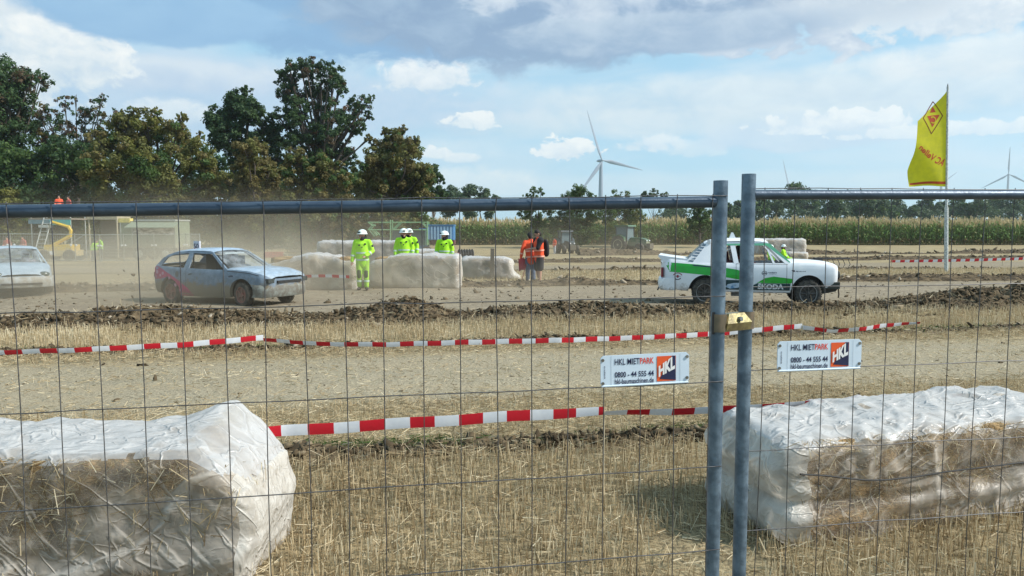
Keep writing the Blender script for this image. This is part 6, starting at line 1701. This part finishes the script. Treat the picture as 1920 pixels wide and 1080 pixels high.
for x in (-2.1, -1.25, 1.9): box_part(tr_, 'corner_strip', (x, -.03, .95), (x + .05, -.004, 2.83), M['alu'])
box_part(tr_, 'chassis', (-2.2, .1, .75), (2.0, 2.0, .93), M['dusty'])
for x in (-.75, 1.2):
    for y in (.1, 1.95):
        mb = MB(); mb.lathe([(.05, -.13), (.3, -.13), (.42, -.13), (.5, -.08), (.5, .08), (.42, .13), (.05, .13)], 22); w_ = mb.build('wheel', M['rubber'], tr_, 40); w_.location = (x, y, .5)
        mb = MB(); mb.lathe([(.01, 0), (.27, 0), (.3, .02)], 18); r_ = mb.build('rim', M['alu'], w_, 50); r_.location = (0, -.14, 0)
for k in range(5): box_part(tr_, 'step', (-3.4 + .22 * 0, -.1 - .0, .15 + .2 * k), (-2.3, .5, .19 + .2 * k), M['woodg'])
# brown shelter left of the trailer
p = P(203, 485, 58); z0 = gzs(p.x, p.y)
sh = empty('shelter', (p.x, p.y, z0)); tag(sh, 'dim shelter with beige awning strip behind the far fence', 'shelter')
box_part(sh, 'back_wall', (-1.3, 1.5, 0), (1.6, 1.6, 2.9), M['dusty']); box_part(sh, 'awning', (-1.35, -.4, 3.0), (1.0, 1.7, 3.25), M['beige'])
for x in (-1.2, .95): MB().tube([(x, -.3, 0), (x, -.3, 3.0)], .06, 8).build('post', M['beige'], sh)
# far mesh fence (panels)
def far_panel(x0, x1, Y0, Y1, label):
    a, b = P(x0, 492, Y0), P(x1, 492, Y1); a.z = gzs(a.x, a.y); b.z = gzs(b.x, b.y)
    rt = empty('far_fence_panel', a); tag(rt, label, 'fence', 'mesh fence panels in front of the copse')
    v1 = b - a; H = 1.95
    for q in (Vector((0, 0, 0)), v1): MB().tube([q, q + Vector((0, 0, H))], .03, 8).build('post', M['alu'], rt)
    for z in (.12, H - .05): MB().tube([Vector((0, 0, z)), v1 + Vector((0, 0, z))], .025, 6).build('rail', M['alu'], rt)
    mb = MB()
    for k in range(1, 30): q = v1 * (k / 30); mb.tube([q + Vector((0, 0, .1)), q + Vector((0, 0, H - .05))], .004, 3, cap=False)
    for k in range(1, 8): z = H * k / 8; mb.tube([Vector((0, 0, z)), v1 + Vector((0, 0, z))], .004, 3, cap=False)
    tag(mb.build('wire_mesh', M['alu'], rt), kind='stuff')
    for f in (.06, .94): c_ = v1 * f + Vector((0, -.03, 1.15)); MB().ball(c_, (.09, .02, .07), 8, 6).build('tag', M['white'], rt, 180)
    return rt
xsf = [-70, 22, 142, 188, 233, 290, 350, 376]
lbs = ['at the left edge', 'behind the ladder and the boom lift', 'between the boom lift and the green clad people', 'by the green clad people', 'left part before the box trailer', 'right part before the box trailer', 'short last one at its right end']
for a_, b_, lb in zip(xsf[:-1], xsf[1:], lbs): far_panel(a_, b_, 51.5, 51.5, 'grey mesh fence panel ' + lb)
# tractors
def tractor(label, px, Y, rz, body, scale=1.0):
    p = P(px, 429, Y); t = empty('tractor', (p.x, p.y, gzs(p.x, p.y)), rz=rz, scale=scale); tag(t, label, 'tractor')
    mb = MB(); mb.prism([(.2, .75), (.2, 1.35), (.4, 1.55), (1.5, 1.5), (2.05, 1.35), (2.1, .8)], lambda q, tt: Vector((q[0], tt, q[1])), -.36, .36); mb.build('bonnet', body, t, 30)
    MB().box((-1.2, -.3, .6), (2.0, .3, .85)).build('chassis', M['dusty'], t)
    for x in (-1.15, .15):
        for y in (-.7, .7): MB().tube([(x + (.1 if x < 0 else 0), y, 1.2), (x, y * .9, 2.6)], .045, 6).build('cab_post', M['black'], t)
    mb = MB(); mb.prism([(-1.3, 2.6), (-1.25, 2.75), (.25, 2.75), (.35, 2.6)], lambda q, tt: Vector((q[0], tt, q[1])), -.75, .75); mb.build('cab_roof', body, t)
    g_ = mat('tractor cab glass', (.16, .22, .24), .15)
    MB().box((-1.1, -.62, 1.25), (.12, .62, 2.6)).build('cab_glass', g_, t); MB().box((-1.2, -.68, .8), (.2, .68, 1.25)).build('cab_base', body, t)
    for y in (-.85, .85):
        mb = MB(); mb.lathe([(.1, -.22), (.5, -.22), (.78, -.2), (.83, -.14), (.83, .14), (.78, .2), (.5, .22), (.1, .22)], 26)
        for k in range(20):
            Mt = Matrix.Rotation(k * 2 * math.pi / 20, 4, 'Y'); mb.box((.82, -.2, -.04), (.87, .2, .04), Mt)
        w_ = mb.build('rear_wheel', M['rubber'], t, 40); w_.location = (-.65, y, .85)
        mb = MB(); s_ = math.copysign(1, y); mb.lathe([(.01, .2 * s_), (.42, .2 * s_), (.5, .24 * s_), (.52, .22 * s_)], 20); mb.build('rim', M['beige'], w_, 50)
        mb = MB(); mb.lathe([(.08, -.16), (.3, -.16), (.48, -.13), (.52, -.08), (.52, .08), (.48, .13), (.3, .16), (.08, .16)], 22); w2 = mb.build('front_wheel', M['rubber'], t, 40); w2.location = (1.6, y * .95, .52)
        mb = MB(); mb.prism([(-1.35, 1.5), (-1.2, 1.75), (-.5, 1.85), (-.0, 1.6), (.1, 1.2), (0, 1.2), (-.1, 1.5), (-.5, 1.74), (-1.15, 1.65), (-1.28, 1.45)], lambda q, tt: Vector((q[0], tt, q[1])), y - .2, y + .2); mb.build('mudguard', body, t)
        mb = MB(); mb.ball((2.1, y * .3, 1.25), (.05, .09, .08), 10, 8); mb.build('headlight', M['white'], t, 60)
    MB().tube([(.9, .3, 1.5), (.9, .3, 2.3)], .05, 8).build('exhaust', M['black'], t)
    MB().box((2.1, -.35, .5), (2.5, .35, 1.0)).build('front_weight', M['dusty'], t)
    return t
tractor('green tractor standing before the bushes, the right one', 1180, 73, R(-40), mat('tractor green', (.05, .13, .07), .5, dirt=((.3, .26, .18), 0, 2.2, .6)))
tractor('dark tractor half hidden beside the orange vest, the left one', 1062, 73, R(-75), mat('tractor dark', (.03, .05, .06), .5, dirt=((.2, .17, .12), 0, 2.2, .5)), .82)
# green folded implement
p = P(745, 470, 60); z0 = gzs(p.x, p.y); gi = empty('folding_implement', (p.x, p.y, z0)); tag(gi, 'green steel lattice frame of a folded farm implement', 'farm implement')
M['gfr'] = mat('dusty green frame paint', (.12, .30, .14), .7, (.20, .30, .16), 6)
k_ = 60 / F
def q2(px, py, y=0.0): v_ = P(px, py, 60); return Vector((v_.x - p.x, y, v_.z - z0))
for y in (0, 1.0):
    for a_, b_ in (((690, 417), (730, 417)), ((690, 431), (730, 431)), ((736, 417), (801, 417)), ((736, 431), (801, 431)), ((690, 417), (700, 424)), ((690, 431), (700, 420)), ((736, 431), (750, 417)), ((790, 417), (801, 428)), ((692, 431), (702, 443)), ((698, 431), (708, 441)), ((732, 412), (732, 458)), ((801, 415), (801, 460))):
        MB().tube([q2(*a_, y), q2(*b_, y)], .055, 6).build('frame_bar', M['gfr'], gi)
box_part(gi, 'hopper', tuple(q2(736, 460, .1)), tuple(q2(797, 432, .9)), mat('dark green hopper', (.04, .10, .08), .7, (.03, .06, .07), 3))
box_part(gi, 'drum', tuple(q2(700, 462, .1)), tuple(q2(730, 445, .9)), M['dusty'])
# blue corrugated container
p = P(826, 455, 61); z0 = gzs(p.x, p.y); bc = empty('blue_container', (p.x, p.y, z0)); tag(bc, 'blue corrugated trailer body behind the stewards', 'trailer')
M['cblue'] = mat('container blue', (.05, .20, .42), .5, (.04, .16, .34), 5); M['cblue2'] = mat('pale container ribs', (.28, .45, .62), .5, (.22, .4, .55), 5)
zb = CAMZ - (450 - 429) * 61 / F - z0; zt = CAMZ - (423 - 429) * 61 / F - z0
box_part(bc, 'side_panel', (-1.1, 0, zb), (1.05, 2.2, zt), M['cblue'])
for k in range(8): box_part(bc, 'rib', (-1.04 + .26 * k, -.07, zb + .05), (-.90 + .26 * k, -.002, zt - .08), M['cblue2'])
box_part(bc, 'top_rim', (-1.15, -.1, zt), (1.1, 2.3, zt + .08), M['cblue']); box_part(bc, 'cab_side', (-1.75, .05, zb - .7), (-1.12, 2.1, zt - .2), M['cblue'])
box_part(bc, 'chassis', (-1.6, .1, zb - .35), (1.1, 2.0, zb - .02), M['darksuit'])
for x in (-1.1, .7):
    mb = MB(); mb.lathe([(.05, -.15), (.42, -.15), (.45, -.08), (.45, .08), (.42, .15), (.05, .15)], 20); w_ = mb.build('wheel', M['rubber'], bc, 40); w_.location = (x, .1, .45)
# field roller
p = P(872, 472, 56); z0 = gzs(p.x, p.y); rl = empty('field_roller', (p.x, p.y, z0), rz=R(20)); tag(rl, 'dark ribbed field roller lying right of the stewards', 'roller')
for k in range(6):
    mb = MB(); mb.lathe([(.08, -.06), (.33, -.06), (.40, 0), (.33, .06), (.08, .06)], 20); w_ = mb.build('roller_ring', M['dgrey'], rl, 40); w_.location = (-.45 + .2 * k, 0, .42); w_.rotation_euler.z = R(90)
MB().tube([(-.6, 0, .42), (.7, 0, .42)], .05, 8).build('axle', M['dusty'], rl); MB().tube([(-.6, 0, .42), (-.6, -.5, .5), (-1.6, -.6, .35)], .04, 6).build('drawbar', M['redj'], rl)
# red and white plastic barrier and log stack by it
p = P(512, 484, 45); z0 = gzs(p.x, p.y); rb_ = empty('plastic_barrier', (p.x, p.y, z0)); tag(rb_, 'red topped plastic barrier with white foot left of the wrapped bales', 'barrier')
box_part(rb_, 'panel', (-.55, 0, .5), (.6, .12, .85), mat('faded red plastic', (.5, .09, .07), .7, (.4, .1, .08), 5)); box_part(rb_, 'foot_panel', (-1.3, .0, .15), (-.6, .12, .85), M['beige'])
MB().tube([(.6, .05, .75), (.82, .05, .72), (.9, .05, .2)], .04, 6).build('handle_tube', M['beige'], rb_)
p = P(572, 470, 44); z0 = gzs(p.x, p.y); bn = empty('timber_stack', (p.x, p.y, z0)); tag(bn, 'low stack of long boards left of the tall wrapped stack', 'timber')
for k, z in enumerate((.35, .62, .85)): box_part(bn, 'board', (-1.1 + .1 * k, -.1, z), (1.0, .15, z + .1), M['woodg'])
for x in (-.8, .7): box_part(bn, 'bearer', (x, -.1, 0), (x + .12, .15, .33), M['dusty'])
# harrow lying by the car bonnet
p = P(1562, 490, 40); z0 = gzs(p.x, p.y); hr = empty('harrow', (p.x, p.y, z0)); tag(hr, 'small dark spring harrow on the field beyond the bonnet', 'farm implement')
for k in range(7): MB().tube([(-.9 + .28 * k, 0, .55), (-.8 + .28 * k, -.1, .25), (-.95 + .28 * k, -.15, 0)], .018, 5).build('tine', M['dgrey'], hr)
MB().tube([(-1.0, 0, .55), (.9, 0, .55)], .04, 6).build('beam', M['dgrey'], hr); MB().tube([(-1.0, .5, .5), (.9, .4, .55)], .04, 6).build('beam', M['dgrey'], hr); box_part(hr, 'weight', (-1.0, -.1, .35), (-.6, .2, .6), M['dgrey'])

# ------------------------------------------------------------------ club flag
p = P(1774, 508, 34.0); x0_, y0_ = p.x, 34.0; z0 = gzs(x0_, y0_)
fg = empty('flag_pole', (x0_, y0_, z0)); tag(fg, 'white pole standing in the stubble right of the race cars', 'flag pole')
ztop = P(1776, 162, 34).z - z0; LNX = P(1777, 162, 34).x - P(1774, 508, 34).x
MB().tube([(0, 0, 0), (LNX * .38, 0, 2.9), (LNX * .4, 0, 3.0), (LNX, 0, ztop)], [.085, .08, .055, .045], 12).build('pole', mat('flaking white pole', (.62, .64, .62), .6, (.3, .33, .32), 14), fg, 50)
MB().tube([(LNX, 0, ztop - .02), (LNX, 0, ztop + .12)], [.03, .01], 8).build('pole_cap', M['dgrey'], fg)
fl2 = empty('club_flag', (x0_, y0_, z0)); tag(fl2, 'yellow club flag with mirrored red emblem and writing blown to the left', 'flag')
kk = 34.0 / F
def fz(py): return P(1774, py, 34).z - z0
xt = lambda z: LNX * z / ztop - .03
topL = lambda u: 170 + (228 - 170) * min(1, (u / 1.0) ** .9)          # upper hem, u 0 at the pole .. 1 at the free edge
def fpt(u, v_):
    """u along the width, v down the flag"""
    yt = 170 + 58 * u ** .85; yb = 350 + 0 * u - 2 * math.sin(u * math.pi) ** 2
    py = yt + (yb - yt) * v_
    wv = np.interp(py, [170, 228, 250, 290, 320, 350], [56, 56, 57, 62, 68, 68])
    z = fz(py); x = xt(z) - u * wv * kk
    y = .16 * u * math.sin(3.2 * u + 5 * v_ + .5) + .05 * u * math.sin(11 * v_ + 6 * u)
    return Vector((x, y, z))
vs, fs, mi = [], [], []; nu, nv = 26, 60
for j in range(nv + 1):
    for i in range(nu + 1): vs.append(fpt(i / nu, j / nv))
for j in range(nv):
    for i in range(nu):
        a = j * (nu + 1) + i; fs.append((a, a + nu + 1, a + nu + 2, a + 1)); mi.append(0)
M['fly'] = mat('yellow flag cloth', (.74, .68, .02), .7, (.64, .60, .02), 3, trans=.45, bump=.3, bscale=5)
M['flr'] = mat('red print on cloth', (.62, .10, .03), .7, (.55, .08, .03), 6, trans=.4)
me = bpy.data.meshes.new('cloth'); me.from_pydata(vs, [], fs); link('cloth', me, fl2, M['fly'], 180)
def fprint(bm, nm, m_=None, e=.006):
    # flat drawing in flag units: x = u (0 at pole, 1 free edge), y = v (0 top, 1 bottom)
    for ax in (0, 1):
        c = [v_.co[ax] for v_ in bm.verts]; q = min(c) + .05
        while q < max(c):
            co = Vector((q, 0, 0)) if ax == 0 else Vector((0, q, 0)); no = Vector((1, 0, 0)) if ax == 0 else Vector((0, 1, 0))
            bmesh.ops.bisect_plane(bm, geom=bm.verts[:] + bm.edges[:] + bm.faces[:], plane_co=co, plane_no=no); q += .05
    for v_ in bm.verts:
        v_.co = fpt(v_.co.x, v_.co.y) - Vector((0, e, 0))
    me = bpy.data.meshes.new(nm); bm.to_mesh(me); bm.free(); return link(nm, me, fl2, m_ or M['flr'])
def inv(px, py):
    # picture point on the flag -> (u, v)
    wv = float(np.interp(py, [170, 228, 250, 290, 320, 350], [56, 56, 57, 62, 68, 68])); u = (1776.5 - px) / wv
    u = min(max(u, 0.001), 1); yt = 170 + 58 * u ** .85; yb = 350 - 2 * math.sin(u * math.pi) ** 2
    return (u, (py - yt) / (yb - yt))
def stroke(pts, w_, nm, m_=None, e=.006, close=False):
    pts = [Vector((a, b, 0)) for a, b in pts]; pts = pts + [pts[0]] if close else pts
    for a, b in zip(pts[:-1], pts[1:]):
        d = (b - a).normalized(); n = Vector((-d.y, d.x, 0)) * w_ / 2; a2, b2 = a - d * w_ * .3, b + d * w_ * .3
        bm = bmesh.new(); bm.faces.new([bm.verts.new((*inv(q.x, q.y), 0)) for q in (a2 - n, b2 - n, b2 + n, a2 + n)]); fprint(bm, nm, m_, e)
stroke([(1752.5, 190), (1769, 217), (1747, 251), (1732, 222)], 1.6, 'emblem_outline', mat('dark red print', (.28, .05, .02), .7, trans=.4), close=True)
def tri(pts, nm, m_=None, e=.006):
    bm = bmesh.new(); bm.faces.new([bm.verts.new((*inv(*q), 0)) for q in pts]); fprint(bm, nm, m_, e)
tri([(1752, 199), (1757, 210), (1746, 211)], 'emblem_triangle'); tri([(1764, 215), (1740, 218), (1749, 239)], 'emblem_triangle', None, .006)
bm = ring_bm(0, 0, 4.0, 6.0, 1, 18, -2.4, 2.4)
for v_ in bm.verts: q = inv(1751 + v_.co.x, 225 + v_.co.y * 1.15); v_.co = (q[0], q[1], 0)
fprint(bm, 'emblem_letter', M['fly'], .012)
# mirrored writing running down to the right
bm = fit_text('AC Vellen', 0, 1, 0, 1, .03)
a0, b0 = Vector((1768, 312, 0)), Vector((1722, 279, 0)); dv = b0 - a0; nv_ = Vector((-dv.y, dv.x, 0)).normalized()
nv_ = nv_ if nv_.y < 0 else -nv_
for v_ in bm.verts:
    t, h = v_.co.x, v_.co.y
    q = a0 + dv * t + Vector((0, 5 * math.sin(t * 3.1), 0)) * 1.0 + nv_ * h * (16 - 5 * t) ; v_.co = (*inv(q.x, q.y), 0)
fprint(bm, 'lettering')
bm = bmesh.new(); bm.faces.new([bm.verts.new(q) for q in ((.01, .945, 0), (.97, .945, 0), (.97, .975, 0), (.01, .975, 0))]); fprint(bm, 'hem_stripe')
# flying clods of mud
for i, (px, py, Y, r) in enumerate(((250, 515, 20, .045), (85, 569, 17.5, .035), (102, 565, 17.5, .028), (232, 507, 20, .02), (222, 515, 20, .02), (240, 520, 20, .014), (160, 551, 19, .03))):
    p = P(px, py, Y); V_, F_, _ = clods(np.zeros(1), np.zeros(1), np.zeros(1), np.array([r]), np.array([.2]))
    o = link('flying_clod', raw_mesh('flying_clod', V_, F_), None, M['soil']); o.location = p
    tag(o, ('largest clod of mud flying behind the blue car', 'clod of mud low under the front of the silver car', 'clod of mud right of the low one by the silver car', 'small clod of mud left above the largest flying one', 'small clod of mud left beside the largest flying one', 'tiny clod of mud just below the largest flying one', 'clod of mud low over the track between the two cars')[i], 'mud clod', 'clods of mud in the air behind the blue car')

# ------------------------------------------------------------------ dust and haze
def volume_mat(name, col_, dens, noise_scale=None, soft=True, an=.2):
    m, g, out = newmat(name)
    d = dens
    if soft:
        oc = g.node('ShaderNodeTexCoord', 3)
        r2 = g.node('ShaderNodeVectorMath', 1, dict(operation='DOT_PRODUCT'), i0=oc, i1=oc)
        fall = g.m('SUBTRACT', 1.0, r2, clamp=True); fall = g.m('MULTIPLY', fall, fall)
        d = g.m('MULTIPLY', fall, dens)
        if noise_scale:
            n = g.noise(g.node('ShaderNodeNewGeometry', 0), noise_scale, 3, .6)
            d = g.m('MULTIPLY', d, g.rng(n, .32, .68, .25, 1.6))
    v = g.node('ShaderNodeVolumePrincipled', 0, Color=(*col_, 1), Density=d, Anisotropy=an)
    g.l.new(v, out.inputs['Volume']); return m
def dust(label, c, r, dens, ns=.35):
    mb = MB(); mb.ball((0, 0, 0), 1.0, 20, 12); o = mb.build('dust_cloud', volume_mat('dust', (.80, .70, .54), dens, ns)); o.location = c; o.scale = r
    tag(o, label, 'dust', kind='stuff')
if DUST:
    dust('pale dust whirled up round the silver and the blue car', (-9.5, 20.5, .3), (9.5, 5, 1.9), .20)
    dust('thin dust hanging over the track behind the blue car', (-15, 38, -.2), (17, 17, 5.0), .042)
    dust('thin dust drifting past the tractors', (6, 52, -.3), (14, 13, 4.5), .016)
    dust('light dust over the track in the middle', (-1.5, 21.5, .1), (6.5, 3.5, 1.2), .07)
if HAZE:
    m_ = volume_mat('haze air', (.80, .88, .98), HAZE, soft=False, an=.3)
    o = MB().box((-2600, -60, -2.5), (2600, 2800, 330)).build('haze', m_); tag(o, 'thin summer haze in the air', kind='stuff')
